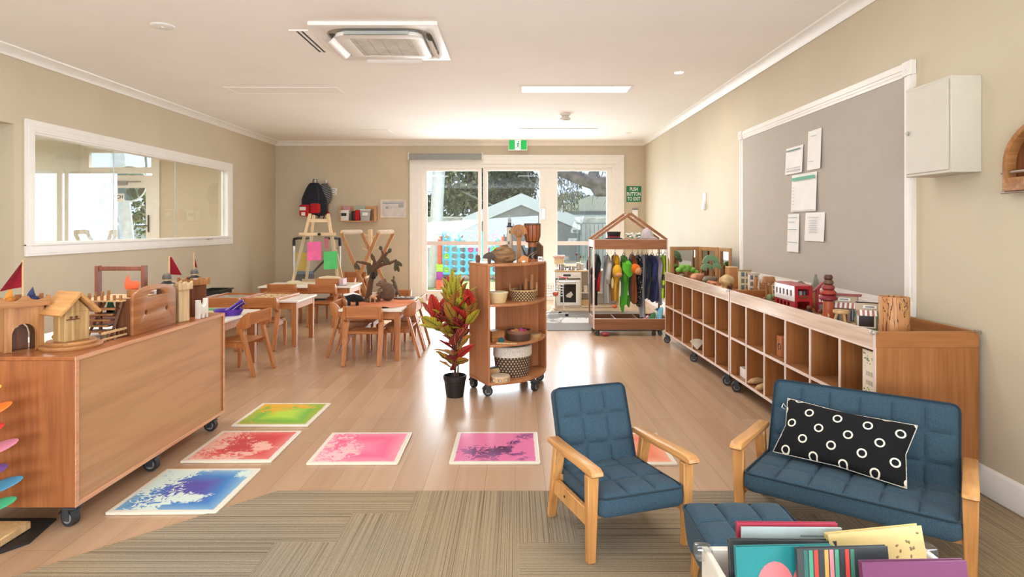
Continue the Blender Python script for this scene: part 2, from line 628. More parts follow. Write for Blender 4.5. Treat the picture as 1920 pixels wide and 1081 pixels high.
# ---- the neighbouring room seen through it
NW = paint((228, 226, 214), .7, name='pale_room_paint', var=.01)
b = MB().bx(-7.8, -7.68, 3.5, YB, 0, ZC)
struct(b, 'wall_neighbour', NW)
struct(MB().bx(-7.8, XL - .1, 3.5, 3.62, 0, ZC), 'wall_neighbour_front', NW)
struct(MB().bx(-7.8, XL - .12, 3.5, YB + .1, -.1, 0), 'floor_neighbour', paint((176, 150, 124), .4, name='neighbour_vinyl'))
struct(MB().bx(-7.8, XL - .12, 3.5, YB + .1, ZC, ZC + .1), 'ceiling_neighbour', CEIL)
d = bpy.data.objects.new('door_2', None)
COL.objects.link(d)
d['kind'] = 'structure'
d.location = (0, YB, 0)
nx0, nx1 = -7.6, -6.36
b = MB().plate([rect(nx0 - .09, -.06, nx1 + .09, 2.75), rect(nx0, -.01, nx1, 2.66)], .03, front((0, -.015, 0)))
b.plate([rect(nx0, -.06, nx1, 2.66), rect(nx0 + .05, -.01, nx1 - .05, 2.24), rect(nx0 + .07, 2.34, nx1 - .07, 2.60)], .08, front((0, .04, 0)))
b.build('door_frame', WHITE, d)
b = MB().plate([rect(nx0 + .4, 0.01, nx1 - .05, 2.2), rect(nx0 + .53, .25, nx1 - .18, 1.98)], .05, front((0, .05, 0)))
b.build('door_leaf', WHITE, d)
MB().bx(nx0 + .05, nx1 - .05, .05, .056, .02, 2.62).build('door_pane', GLASS, d)
b = MB().cyl((nx1 - .12, 0, 1.2), (nx1 - .12, 0, 1.5), .012).bx(nx1 - .34, nx1 - .12, -.01, .0, 1.30, 1.32)
b.build('door_handle', DGREY, d)
b = MB().bx(nx1 - .75, nx1 - .5, -.02, .02, 2.03, 2.1).bx(nx1 - .55, nx1 - .25, -.015, 0, 2.08, 2.1)
b.build('door_closer', GREY, d)
b = MB().m(0).bx(0, .30, -.004, .004, 0, .15).m(1).text('BEACH', .085, .002, front((.15, -.0055, .088)), .002).bx(.1, .2, -.006, -.004, .025, .032)
S(b, 'room_sign', 'white BEACH room sign on glass of the door seen through the wall window', 'sign', [PAPER, DGREY], (-7.22, YB + .02, 1.73))

# ---- glazed sliding doors to the yard
d = bpy.data.objects.new('door_1', None)
COL.objects.link(d)
d['kind'] = 'structure'
d.location = (0, YB, 0)
b = MB()
for e0, e1, t in ((.155, .125, .034), (.13, .07, .024), (.075, .0, .016)):
    b.bx(DX0 - e0, DX0 - e1, -t, 0, 0, DZ + e1).bx(DX1 + e1, DX1 + e0, -t, 0, 0, DZ + e1).bx(DX0 - e0, DX1 + e0, -t, 0, DZ + e1, DZ + e0)
b.build('architrave', WHITE, d)
b = MB().bx(DX0, DX0 + .07, 0, .1, 0, DZ).bx(DX1 - .05, DX1, 0, .1, 0, DZ).bx(DX0 + .07, DX1 - .05, .004, .097, DZ - .06, DZ + .02).bx(DX0 + .07, DX1 - .05, .003, .098, 0, .05)
b.bx(.53, .72, .02, .09, .05, DZ - .06).bx(DX0 + .071, DX0 + .14, .055, .096, .05, DZ - .06).bx(DX1 - .14, DX1 - .051, .055, .096, .05, DZ - .06)
b.build('door_frame', WHITE, d)
gx = [(DX0 + .07, -.60, .075), (-.57, .55, .045), (.70, DX1 - .05, .075)]
for i, (a, c, y) in enumerate(gx):
    sw = (.06, .06) if i == 0 else (.085, .12) if i == 1 else (.05, .06)
    b = MB().plate([rect(a, .05, c, DZ - .05), rect(a + sw[0], .16, c - sw[1], DZ - .12)], .035, front((0, y, 0)), .003)
    sa = b.build('sash' if i != 1 else 'sliding_sash', WHITE, d)
    MB().bx(a + .04, c - .04, y - .003, y + .003, .1, DZ - .08).build('pane', GLASS, sa)
    fm = paint((226, 214, 210), .6, name='frosted_strip', var=.01)
    MB().bx(a + .04, c - .04, y - .006, y - .0035, .965, 1.035).build('safety_strip', fm, sa)
b = MB().bx(.455, .535, .012, .028, 1.42, 1.62, .006).bx(.47, .51, -.015, .012, 1.45, 1.58, .006).ball((.50, 0, 1.56), .014)
b.tube([(.475, .02, 1.60), (.452, -.03, 1.60), (.452, -.03, 1.44), (.475, .02, 1.44)], .008)
b.build('door_handle', CHROME, d)
b = T('roller_blind', 'rolled up grey roller blind above the glazed doors', 'blind', (0, YB, 0))
MB().cyl((-1.86, -.07, 2.53), (-.585, -.07, 2.53), .045).bx(-1.86, -.585, -.115, -.108, 2.46, 2.53).build('blind_roll', cloth((150, 153, 150), name='blind_fabric'), b)
MB().bx(-1.875, -1.86, -.12, -.0, 2.47, 2.59, .004).bx(-.585, -.57, -.12, -.0, 2.47, 2.59, .004).build('bracket', WPLAST, b)
MB().tube([(-1.845, -.1, 2.5), (-1.845, -.1, .95)], .004, 6).build('chain', paint((214, 214, 208), .4, name='chain_plastic'), b)

# ---- ceiling fittings
def cassette():
    t = T('air_conditioner', 'square white ceiling cassette air conditioner with open louvres', 'air conditioner', (-1.045, 4.92, ZC))
    h = .475
    b = MB().plate([rect(-h, -h, h, h), rrect(-.40, -.40, .40, .40, .17)], .03, flat((0, 0, -.015)), .003)
    b.build('surround', WPLAST, t)
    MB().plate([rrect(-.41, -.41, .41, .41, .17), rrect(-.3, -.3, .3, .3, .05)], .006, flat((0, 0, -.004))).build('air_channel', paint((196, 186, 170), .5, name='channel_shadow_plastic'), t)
    MB().plate([rrect(-.335, -.335, .335, .335, .09), rrect(-.235, -.235, .235, .235, .015)], .03, flat((0, 0, -.045)), .006).build('centre_panel', WPLAST, t)
    g = MB().plate(rect(-.24, -.24, .24, .24), .004, flat((0, 0, -.04)))
    for i in range(24):
        g.bx(-.235, .235, -.23 + i * .02 - .003, -.23 + i * .02 + .003, -.055, -.042)
    for i in range(5): g.bx(-.2 + i * .1 - .002, -.2 + i * .1 + .002, -.235, .235, -.056, -.042)
    g.build('intake_grille', paint((206, 194, 178), .5, name='grille_plastic'), t)
    for i in range(4):
        b = MB().surf(lambda u, v: V((-.24 + .48 * u, -.345 - .06 * v, -.03 - .045 * v - .012 * sin(pi * v))), 10, 5)
        b.surf(lambda u, v: V((-.24 + .48 * u, -.345 - .06 * v, -.036 - .045 * v - .012 * sin(pi * v))), 10, 5)
        o = b.build('louvre', WPLAST, t)
        o.rotation_euler = (0, 0, i * pi / 2)
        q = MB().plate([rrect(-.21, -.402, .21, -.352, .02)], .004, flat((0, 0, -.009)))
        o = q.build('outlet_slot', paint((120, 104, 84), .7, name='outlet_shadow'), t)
        o.rotation_euler = (0, 0, i * pi / 2)


cassette()
t = T('slot_diffuser', 'narrow two-slot white air vent on ceiling beside the air conditioner', 'vent', (-1.655, 4.95, ZC))
MB().plate([rect(-.075, -.31, .075, .31), rect(-.03, -.29, -.008, .29), rect(.008, -.29, .03, .29)], .008, flat((0, 0, -.004))).build('vent_frame', CEIL, t)
MB().bx(-.035, .035, -.295, .295, -.002, -.0005).build('slot_backing', BLACK, t)
LENS_ON = glow('lit_diffuser', (255, 250, 240), 3.0)
LENS_OFF = paint((245, 241, 237), .6, name='unlit_diffuser', var=.005)
for (x, y, lab, on) in ((.655, 6.64, 'lit rectangular recessed light panel in white ceiling', 1), (-2.53, 6.70, 'unlit rectangular ceiling panel level with the lit one', 0),
                        (-2.57, 9.58, 'unlit rectangular ceiling panel near the corner over the easel', 0), (.66, 9.47, 'unlit rectangular ceiling panel just before the exit sign', 0)):
    t = T('ceiling_light', lab, 'ceiling light', (x, y, ZC), 0, 'recessed ceiling light panels')
    MB().plate([rect(-.61, -.165, .61, .165), rect(-.58, -.135, .58, .135)], .01, flat((0, 0, -.005)), .002).build('trim_frame', CEIL, t)
    MB().bx(-.585, .585, -.14, .14, -.006, -.001).build('diffuser', LENS_ON if on else LENS_OFF, t)
    if on:
        lo = lamp('panel_light', 'AREA', (0, 0, -.02), (0, 0, 0), 22, (1, .97, .93), 1.1, .24)
        lo.parent = t
S(MB().lathe([(0, -.012), (.07, -.012), (.082, -.006), (.085, 0)], n=28).lathe([(0, -.016), (.01, -.016), (.012, -.012)], n=10), 'ceiling_speaker', 'round white ceiling speaker cover near the camera', 'speaker', WPLAST, (-2.64, 4.55, ZC))
t = T('smoke_detector', 'white smoke detector hanging below ceiling behind the lit panel', 'smoke detector', (.67, 8.14, ZC))
MB().lathe([(.075, 0), (.075, -.02), (.055, -.03), (.03, -.035), (0, -.035)], n=24).build('detector_base', WPLAST, t)
MB().lathe([(.05, -.034), (.05, -.05), (.07, -.052), (.07, -.075), (.05, -.09), (0, -.095)], n=24).build('sensor_head', paint((216, 212, 206), .4, name='sensor_plastic'), t)
S(MB().lathe([(0, -.006), (.03, -.006), (.042, -.003), (.045, 0)], n=20), 'downlight', 'small round downlight near the pinboard wall', 'light', glow('downlight_lens', (255, 248, 236), 1.1), (1.60, 5.94, ZC))
S(MB().lathe([(0, -.01), (.05, -.01), (.06, 0)], n=20), 'sprinkler_cover', 'small white disc on ceiling in front of the exit sign corner', 'ceiling disc', WPLAST, (1.81, 9.77, ZC))
# ---- signs and switches
GRN = paint((20, 160, 72), .5, name='sign_green')
t = T('exit_sign', 'green running man exit sign box above the glazed doors', 'sign', (.045, YB - .13, 2.715))
MB().bx(-.165, .165, -.03, .03, -.09, .09, .004).bx(-.02, .02, -.01, .13, -.02, .03).build('sign_case', WPLAST, t)
b = MB().bx(-.155, .155, -.0325, -.031, -.08, .08)
b.build('sign_face', glow('exit_green', (22, 168, 78), .3), t)
b = MB().bx(-.05, .05, -.0345, -.033, -.08, .08)
b.build('doorway_symbol', glow('exit_white', (245, 250, 246), .4), t)
M0 = front((.004, -.0362, 0))
b = MB().plate(circ(.012, .055, .014, 14), .002, M0)
for pl in ([(-.004, .038), (.014, .032), (.004, -.006), (-.014, 0)], [(-.004, .036), (-.03, .018), (-.036, -.004), (-.028, -.006), (-.022, .012), (.0, .024)],
           [(.014, .032), (.03, .01), (.044, .014), (.044, .006), (.027, 0), (.01, .016)], [(.004, -.004), (.016, -.034), (.034, -.06), (.024, -.066), (.005, -.038), (-.01, -.006)],
           [(-.012, 0), (-.012, -.03), (-.042, -.052), (-.036, -.06), (-.002, -.036), (.0, -.006)]):
    b.plate(pl, .002, M0)
b.build('running_man', GRN, t)
t = T('door_release_sign', 'green PUSH BUTTON TO EXIT sign beside the glazed doors', 'sign', (2.095, YB - .003, 1.87))
MB().bx(-.132, .132, -.003, .003, -.14, .14).build('sign_plate', paint((24, 120, 70), .5, name='push_green', var=.01), t)
b = MB()
for i, s in enumerate(('PUSH', 'BUTTON', 'TO EXIT')): b.text(s, .088, .002, front((0, -.0042, .083 - i * .085)) @ Matrix.Diagonal((.70, 1, 1, 1)), .0012)
b.build('lettering', WPLAST, t)
t = T('exit_button', 'white exit button box on wall under the green sign', 'button', (2.115, YB, 1.52))
MB().bx(-.05, .05, -.04, 0, -.08, .07, .004).build('button_box', WPLAST, t)
MB().bx(-.05, .05, -.044, -.001, .07, .095, .004).build('button_cap', GREY, t)
t = T('light_switch', 'pair of white switch plates on wall beyond the pinboard', 'switch', (XR, 7.30, 1.60))
MB().bx(-.012, 0, -.05, .04, 0, .10, .003).build('upper_plate', WPLAST, t)
MB().bx(-.03, 0, -.035, .03, -.10, -.005, .004).build('lower_box', paint((226, 226, 230), .4, name='switch_box'), t)
# ------------------------------------------------------------------ shared builders
def caster(parent, loc, rz=0.0, r=.038, twin=True, fork=DGREY):
    """a swivel caster: the wheel (disc hub inside) and its bracket, hung under z"""
    x, y, z = loc
    e = bpy.data.objects.new('caster', None)
    COL.objects.link(e)
    e.parent = parent
    e.location = (x, y, 0)
    e.rotation_euler = (0, 0, rz)
    ww = .032
    b = MB().cyl((-ww / 2, .012, r), (ww / 2, .012, r), r, n=20)
    b.build('wheel', RUBBER, e)
    b = MB().cyl((-ww / 2 - .003, .012, r), (ww / 2 + .003, .012, r), r * .62, n=18)
    b.build('hub', GREY, e)
    b = MB().bx(-.03, .03, -.03, .03, z - .006, z).cyl((0, 0, z - .02), (0, 0, z), .016)
    b.surf(lambda u, v: V(((u - .5) * .05, .012 + (r + .006) * cos(.3 + v * 2.2), r + (r + .006) * sin(.3 + v * 2.2))), 1, 8)
    b.bx(-.026, -.021, -.005, .028, r - .01, z - .004).bx(.021, .026, -.005, .028, r - .01, z - .004)
    b.build('fork', fork, e)
    return e


def cushion(w, d, h, nu, nv, puff=.014, rad=.03, taper=0.0, res=11):
    """an upholstered block, its top quilted into nu x nv pads; origin at the middle of the underside"""
    t = MB()
    U, W = nu * res, nv * res

    def pad(k, n):
        x = abs(sin(pi * k * n))
        return x ** .2

    def rc(x, y):
        ax, ay = abs(x) - (w / 2 - rad), abs(y) - (d / 2 - rad)
        if ax > 0 and ay > 0:
            L = math.hypot(ax, ay)
            if L > rad:
                ax, ay = ax / L * rad, ay / L * rad
                x = math.copysign(w / 2 - rad + ax, x)
                y = math.copysign(d / 2 - rad + ay, y)
        return x, y

    def top(u, v):
        x, y = rc((u - .5) * w, (v - .5) * d)
        e = min(min(u, 1 - u) * w, min(v, 1 - v) * d)
        z = h - puff + puff * pad(u, nu) * pad(v, nv)
        if e < .012: z = h - puff * 1.15
        crown = .01 * sin(pi * u) ** .5 * sin(pi * v) ** .5
        return V((x, y, z + crown))
    t.surf(top, U, W)
    per = [(i / 40 - .5, -.5) for i in range(40)] + [(.5, i / 20 - .5) for i in range(20)] + [(.5 - i / 40, .5) for i in range(40)] + [(-.5, .5 - i / 20) for i in range(20)]
    per = [rc(a * w, c * d) for a, c in per]
    k = len(per)

    def side(u, v):
        x, y = per[int(round(u * k)) % k]
        s = 1 - taper * (1 - v) + .012 * sin(pi * v)
        if v < .02: s -= .03
        return V((x * s, y * s, h * v - puff * 1.1 * v))
    t.surf(side, k, 6)
    t.plate([[(x * (1 - taper - .03), y * (1 - taper - .03)) for x, y in per]], .004, flat((0, 0, .002)))
    return t, [V((x, y, h - puff * .9)) for x, y in per]


BLUE = cloth((57, 79, 94), .95, 300, .16, 'blue_upholstery', .03)
BLUE.node_tree.nodes['Principled BSDF'].inputs['Sheen Weight'].default_value = .05
BLUED = cloth((38, 53, 64), .95, 300, .2, 'blue_piping', .03)


def soft(parent, name, w, d, h, nu, nv, M, **k):
    b, edge = cushion(w, d, h, nu, nv, **k)
    b.bm.transform(M)
    o = b.build(name, BLUE, parent, sharp=60)
    p = MB().tube([M @ e for e in edge], .0045, 6, closed=True)
    p.build('piping', BLUED, o)
    return o


def lounge(name, label, loc, rz, w, cols):
    """a low upholstered seat on a lacquered wooden frame; +x to its own right, backrest towards +y"""
    t = T(name, label, 'armchair' if cols == 3 else 'sofa', loc, rz)
    hx = w / 2 + .026
    soft(t, 'seat', w, .43, .085, cols, 3, Matrix.Translation((0, -.022, .167)) @ Matrix.Rotation(R(-3), 4, 'X'), puff=.014)
    L = .375
    M = Matrix.Translation((0, .168, .216)) @ Matrix.Rotation(R(-20), 4, 'X') @ fr((0, .03, L / 2 - .03), (1, 0, 0), (0, 0, 1))
    soft(t, 'backrest', w - .015, L, .07, cols, 3, M, puff=.014)
    for s in (-1, 1):
        x = s * hx
        MB().bar((x, -.198, 0), (x, -.205, .341), .028, .036, (1, 0, 0), .004, .036, .048).build('front_leg', RUBW, t)
        MB().bar((x, .205, 0), (x, .115, .338), .028, .034, (1, 0, 0), .004, .034, .05).build('rear_leg', RUBW, t)
        MB().bar((x, -.19, .165), (x, .165, .155), .022, .068, (0, 0, 1), .003).build('side_rail', RUBW, t)
        pr = [(-.252, .0), (-.262, .008), (-.258, .02), (-.235, .03), (-.12, .03), (.0, .026), (.185, .026), (.2, .016), (.19, .0), (.0, -.004), (-.12, .0)]
        Ma = Matrix.Translation((x, 0, .339)) @ Matrix.Rotation(R(-1.5), 4, 'X') @ fr((0, 0, 0), (0, 1, 0), (0, 0, 1))
        MB().plate(pr, .052, Ma, .007).build('armrest', RUBY, t)
        for (y, z) in ((-.2, .2), (-.2, .15), (.03, .16)):
            b = MB()
            b.cyl((x + s * .0185 - (s * .006 if y > -.1 else 0), y, z), (x + s * .0205 - (s * .006 if y > -.1 else 0), y, z), .0055, n=10)
            b.build('bolt', DGREY, t)
    MB().bx(-hx + .014, hx - .014, -.2, -.18, .165, .188, .002).build('front_rail', RUBW, t)
    MB().bx(-hx + .014, hx - .014, .13, .15, .165, .21, .002).build('rear_rail', RUBW, t)
    return t


# ------------------------------------------------------------------ reading corner
lounge('armchair', 'small blue quilted armchair with wooden arms standing on carpet edge', (.429, 2.594, .007), R(18.5), .372, 3)
sofa = lounge('sofa', 'blue quilted two-seat sofa with wooden arms against the shelf end', (1.404, 2.539, .007), R(-36.8), .745, 6)
t = T('ottoman', 'blue quilted footstool between the armchair and the book crate', 'footstool', (.81, 2.125, .007))
soft(t, 'seat', .375, .31, .165, 3, 2, Matrix.Translation((0, 0, .10)), puff=.018, taper=.09)
for sx in (-1, 1):
    for sy in (-1, 1):
        MB().bar((sx * .15, sy * .12, 0), (sx * .14, sy * .115, .108), .022, .022, (1, 0, 0), .003, .032, .032).build('leg', RUBW, t)


def throw_cushion():
    W_, H_, D_ = .52, .265, .085

    def f(side):
        def g(u, v):
            a, c = 2 * u - 1, 2 * v - 1
            pin = 1 - .09 * (1 - abs(c)) * abs(a) ** 6
            pin2 = 1 - .10 * (1 - abs(a)) * abs(c) ** 6
            k = max(0, (1 - a * a) * (1 - c * c)) ** .42
            return V((a * W_ / 2 * pin, c * H_ / 2 * pin2, side * D_ / 2 * k))
        return g
    M = Matrix.Translation((-.06, -.02, .262)) @ Matrix.Rotation(R(-8), 4, 'Z') @ Matrix.Rotation(R(1), 4, 'Y') @ Matrix.Rotation(R(-38), 4, 'X') @ fr((0, .0, H_ / 2 + .012), (1, 0, 0), (0, 0, 1))
    M = Matrix.LocRotScale((1.404, 2.539, .007), Matrix.Rotation(R(-36.8), 3, 'Z'), (1, 1, 1)) @ M
    # printed rings: a lattice of rows, each shifted half a step
    m = N('ring_print_fabric', .85, 0, .2)
    x, y, _ = m.xyz(m.coord())
    row = m.math('FLOOR', m.math('DIVIDE', m.math('ADD', y, .516), .062))
    sh = m.math('MULTIPLY', m.math('FLOORED_MODULO', row, 2), .055)
    dx = m.math('SUBTRACT', m.math('FLOORED_MODULO', m.math('ADD', m.math('ADD', x, .5), sh), .118), .059)
    dy = m.math('SUBTRACT', m.math('FLOORED_MODULO', m.math('ADD', y, .516), .062), .031)
    r = m.math('SQRT', m.math('ADD', m.math('MULTIPLY', dx, dx), m.math('MULTIPLY', dy, dy)))
    ring = m.math('LESS_THAN', m.math('ABSOLUTE', m.math('SUBTRACT', r, .0158)), .0032)
    m.col(m.mix(ring, lin((24, 24, 26)), lin((236, 228, 212))))
    t = T('cushion', 'black cushion printed with cream rings lying on the blue sofa', 'cushion', M.translation, 0)
    t.matrix_world = M
    MB().surf(f(1), 30, 20).build('ring_print_face', m.mat, t)
    MB().surf(f(-1), 30, 20).build('back_face', cloth((216, 208, 196), name='cream_backing'), t)
    ed = [f(1)(u, v) for u, v in [(i / 20, 0) for i in range(20)] + [(1, i / 12) for i in range(12)] + [(1 - i / 20, 1) for i in range(20)] + [(0, 1 - i / 12) for i in range(12)]]
    MB().tube(ed, .0018, 6, closed=True).build('piping', cloth((216, 208, 196), name='cream_backing'), t)
    MB().tube([(-.255, .085, .004), (-.27, .1, .006), (-.272, .08, .006), (-.257, .075, .004)], .003, 6).build('zip_pull', CHROME, t)


throw_cushion()

# ---- book crate
t = T('book_crate', 'white book crate with clear corner guards in front of the footstool', 'crate', (.79, 1.39, .007))
HX, HY, ZT = .295, .225, .445
CRT = paint((232, 224, 212), .4, name='crate_white', var=.01)
MB().bx(-HX, -HX + .018, -HY, HY, .03, ZT, .003).build('side_panel', CRT, t)
MB().bx(HX - .018, HX, -HY, HY, .03, ZT, .003).build('side_panel', CRT, t)
MB().bx(-HX + .018, HX - .018, HY - .018, HY, .03, ZT, .003).build('back_panel', CRT, t)
MB().bx(-HX + .018, HX - .018, -HY, -HY + .018, .03, ZT - .08, .003).build('front_panel', CRT, t)
MB().bx(-HX + .018, HX - .018, .03, .042, .05, ZT - .02, .002).build('divider', CRT, t)
MB().bx(-HX, HX, -HY, HY, 0, .03, .003).build('base', CRT, t)
for s in (-1, 1):
    MB().bx(s * HX - .022, s * HX + .022, HY - .032, HY + .008, ZT - .028, ZT + .009, .008, None, 2).build('corner_guard', glassy('clear_vinyl', (.93, .95, .95, 1), .12, .1), t)


def book(label, w, h, th, cx, y, top_z, lean, rz, cover, deco=None, skew=0.0):
    """a hardback standing in the crate: covers, page block and the printed design on its front"""
    M = Matrix.Translation((cx, y - h * sin(lean), top_z - h * cos(lean))) @ Matrix.Rotation(rz, 4, 'Z') @ Matrix.Rotation(skew, 4, 'Y') @ Matrix.Rotation(-lean, 4, 'X')
    t = T('picture_book', label, 'book', (0, 0, 0), 0, 'picture books in the white crate')
    t.matrix_world = M
    b = MB().bx(-w / 2, w / 2, -th / 2, -th / 2 + .003, 0, h, .001).bx(-w / 2, w / 2, th / 2 - .003, th / 2, 0, h, .001).bx(-w / 2 - .002, -w / 2 + .002, -th / 2, th / 2, 0, h, .001)
    b.build('cover', cover, t)
    MB().bx(-w / 2 + .002, w / 2 - .005, -th / 2 + .003, th / 2 - .003, .004, h - .005).build('pages', PAPER, t)
    if deco: deco(t, w, h, -th / 2)


def d_lines(c, x0, z0, n, L, dots=0):
    def f(t, w, h, y):
        rn = random.Random(n)
        b = MB()
        for i in range(n): b.bx(x0, x0 + L * rn.uniform(.55, 1), y - .0009, y - .0001, h - z0 - i * .011, h - z0 - i * .011 + .0035)
        for i in range(dots):
            b.ball((x0 + L + .03 + rn.uniform(-.03, .05), y, h - rn.uniform(.01, .15)), (.0045, .0009, .0028), rot=Matrix.Rotation(rn.uniform(0, 3), 4, 'Y'), n=8)
        b.build('cover_print', paint(c, .6, name='print_ink'), t)
    return f


def d_heart(t, w, h, y):
    hp = []
    for i in range(48):
        a = 2 * pi * i / 48
        hp.append((16 * sin(a) ** 3, 13 * cos(a) - 5 * cos(2 * a) - 2 * cos(3 * a) - cos(4 * a)))
    MB().plate([(.085 * x / 16 + .015, h - .108 + .10 * z / 16) for x, z in hp], .0008, front((0, y - .0005, 0))).build('cover_print', paint((226, 108, 112), .6, name='coral_print'), t)


def d_stripes(t, w, h, y):
    cols = [(38, 92, 84), (62, 132, 104), (178, 52, 42), (44, 48, 48), (196, 140, 70), (216, 120, 128), (72, 140, 110), (44, 48, 48), (196, 60, 46), (60, 116, 96)]
    mats = [paint(c, .6) for c in cols]
    b = MB()
    for i in range(10):
        x0 = -w / 2 + .014 + i * .0125
        b.m(i).plate([(x0 - .012, .0), (x0 - .001, .0), (x0 + .009, h - .004), (x0, h - .004)], .0006 + .0001 * (i % 3), front((0, y - .0005, 0)))
    b.build('cover_print', mats, t)


book('crimson thin picture book standing at back of the white crate', .255, .28, .012, .699, 1.567, .5385, R(5), R(-1), paint((158, 44, 66), .5), d_lines((120, 132, 134), 0, .03, 3, .1))
book('pale grey paperback leaning on the crimson book in the crate', .252, .27, .006, .703, 1.548, .535, R(5), R(-1), paint((162, 174, 172), .5), d_lines((112, 124, 128), .02, .022, 3, .09))
book('charcoal picture book with white specks behind the teal book', .262, .27, .014, .660, 1.505, .526, R(7), R(-1), paint((54, 56, 58), .5), d_lines((220, 220, 214), -.12, .03, 3, .004))
book('mustard yellow picture book with small brown footprints in the white crate', .238, .28, .02, .912, 1.515, .548, R(9), R(3), paint((206, 178, 116), .5), d_lines((132, 106, 70), -.03, .06, 4, .07, 16), R(-4))
book('teal picture book with big coral heart in front row of the crate', .235, .27, .014, .646, 1.462, .534, R(8), R(2), paint((24, 116, 118), .45), d_heart)
book('dark picture book with coloured upright stripes leaning across the crate', .219, .27, .012, .772, 1.435, .545, R(9), R(3), paint((52, 56, 58), .45), d_stripes)
book('purple picture book nearest the camera in the crate', .24, .27, .016, .90, 1.375, .546, R(9), R(2), paint((104, 46, 84), .45))


# ------------------------------------------------------------------ storage unit under the wooden castles
def storage_cabinet():
    x0, x1, y0, y1, z0, z1 = -2.46, -1.895, 2.62, 3.965, .088, .738
    t = T('storage_cabinet', 'long cherry wood cabinet on casters carrying the wooden castles', 'cabinet', (x0, y0, 0))
    x1, y1 = x1 - x0, y1 - y0
    MB().bx(0, x1, 0, .02, z0, z1 - .018, .002).build('end_panel', CHERRY_Z, t)
    MB().bx(0, x1, y1 - .02, y1, z0, z1 - .018, .002).build('end_panel', CHERRY_Z, t)
    MB().bx(-.01, x1, 0, y1, z1 - .018, z1, .003).build('top_board', CHERRY_Y, t)
    MB().bx(0, x1, .02, y1 - .02, z0, z0 + .018, .002).build('bottom_board', LIP, t)
    MB().bx(x1 - .02, x1 - .008, .02, y1 - .02, z0 + .018, z1 - .018).build('back_panel', BEECH, t)
    MB().bx(x1 - .004, x1 + .0015, 0, y1, z1 - .018, z1 - .001).bx(x1 - .003, x1 + .0012, 0, .02, z0, z1 - .018).bx(x1 - .003, x1 + .0012, y1 - .02, y1, z0, z1 - .018).bx(x1 - .003, x1 + .0012, .02, y1 - .02, z0, z0 + .016).build('edge_trim', LIP, t)
    for i in range(1, 3): MB().bx(.0, x1 - .02, y1 * i / 3 - .009, y1 * i / 3 + .009, z0 + .018, z1 - .018).build('partition', CHERRY_Z, t)
    for y in (.05, .62, 1.25):
        for x in (.05, x1 - .03): caster(t, (x, y + (.0 if y > .1 else -.025), z0), R(90) if y > .1 else R(75), .037)


storage_cabinet()
S(MB().bx(-.19, .19, -.36, .36, 0, .0015), 'paper_or_glare_sheet', 'white glare sheet on cabinet top behind the birdhouse', 'paper', PAPER, (-2.265, 3.29, .7385))  # white sheet added in place of glare on the glossy top

# ---- sensory floor tiles
def liquid(name, rim, c0, c1, c2, seed, sc=3.0, thr=.5):
    m = N(name, .25)
    v = m.coord()
    mp = m.n('Mapping')
    mp.inputs['Location'].default_value = (seed * 3.1, seed * 1.7, seed)
    m.l(v, mp.inputs['Vector'])
    vec = mp.outputs['Vector']
    big = m.noise(vec, sc, 2, .6)
    fine = m.noise(vec, sc * 7, 4, 2.2, .6)
    x, y, _ = m.xyz(v)
    lace = m.ramp(m.math('ADD', x, m.math('MULTIPLY', m.noise(vec, 5, 2), .2)), [(.05, (1, 1, 1, 1)), (.16, (.25, .25, .25, 1))])
    f = m.math('ADD', m.math('MULTIPLY', big, .72), m.math('MULTIPLY', m.math('MULTIPLY_ADD', m.math('SUBTRACT', fine, .5), m.math('MULTIPLY', lace, 2.2), .5), .28))
    f = m.math('ADD', f, m.math('MULTIPLY', x, .22))
    blob = m.ramp(f, [(thr - .01, (0, 0, 0, 1)), (thr + .01, (1, 1, 1, 1))])
    rim_d = m.math('MAXIMUM', m.math('ABSOLUTE', x), m.math('ABSOLUTE', y))
    deep = m.ramp(m.math('ADD', rim_d, m.math('MULTIPLY', m.noise(vec, sc * .8, 1), .08)), [(.10, lin(c2)), (.19, lin(c1)), (.27, lin(tuple((p + q) / 2 for p, q in zip(c0, c1))))])
    col = m.mix(blob, lin(c0), deep)
    e = m.math('MAXIMUM', m.math('ABSOLUTE', x), m.math('ABSOLUTE', y))
    e = m.math('ADD', e, m.math('MULTIPLY', m.math('SUBTRACT', m.noise(vec, 22, 3), .5), .012))
    k = m.ramp(e, [(.222, (0, 0, 0, 1)), (.226, (1, 1, 1, 1))])
    m.col(m.mix(k, col, lin(rim)))
    return m.mat


def floor_tile(label, mat, near_l, near_r, far_r, far_l):
    p = [fl(*q) for q in (near_l, near_r, far_r, far_l)]
    c = sum(p, V()) / 4
    u = ((p[1] - p[0]) + (p[2] - p[3])).normalized()
    t = T('sensory_floor_tile', label, 'floor tile', (c.x, c.y, .0005), math.atan2(u.y, u.x), 'liquid floor tiles')
    MB().plate(rrect(-.25, -.25, .25, .25, .008, 3), .011, flat((0, 0, .0055)), .002).build('tile_base', paint((226, 216, 198), .4, name='tile_rim', var=.01), t)
    MB().plate(rrect(-.243, -.243, .243, .243, .01, 3), .001, flat((0, 0, .0112))).build('liquid_window', mat, t)


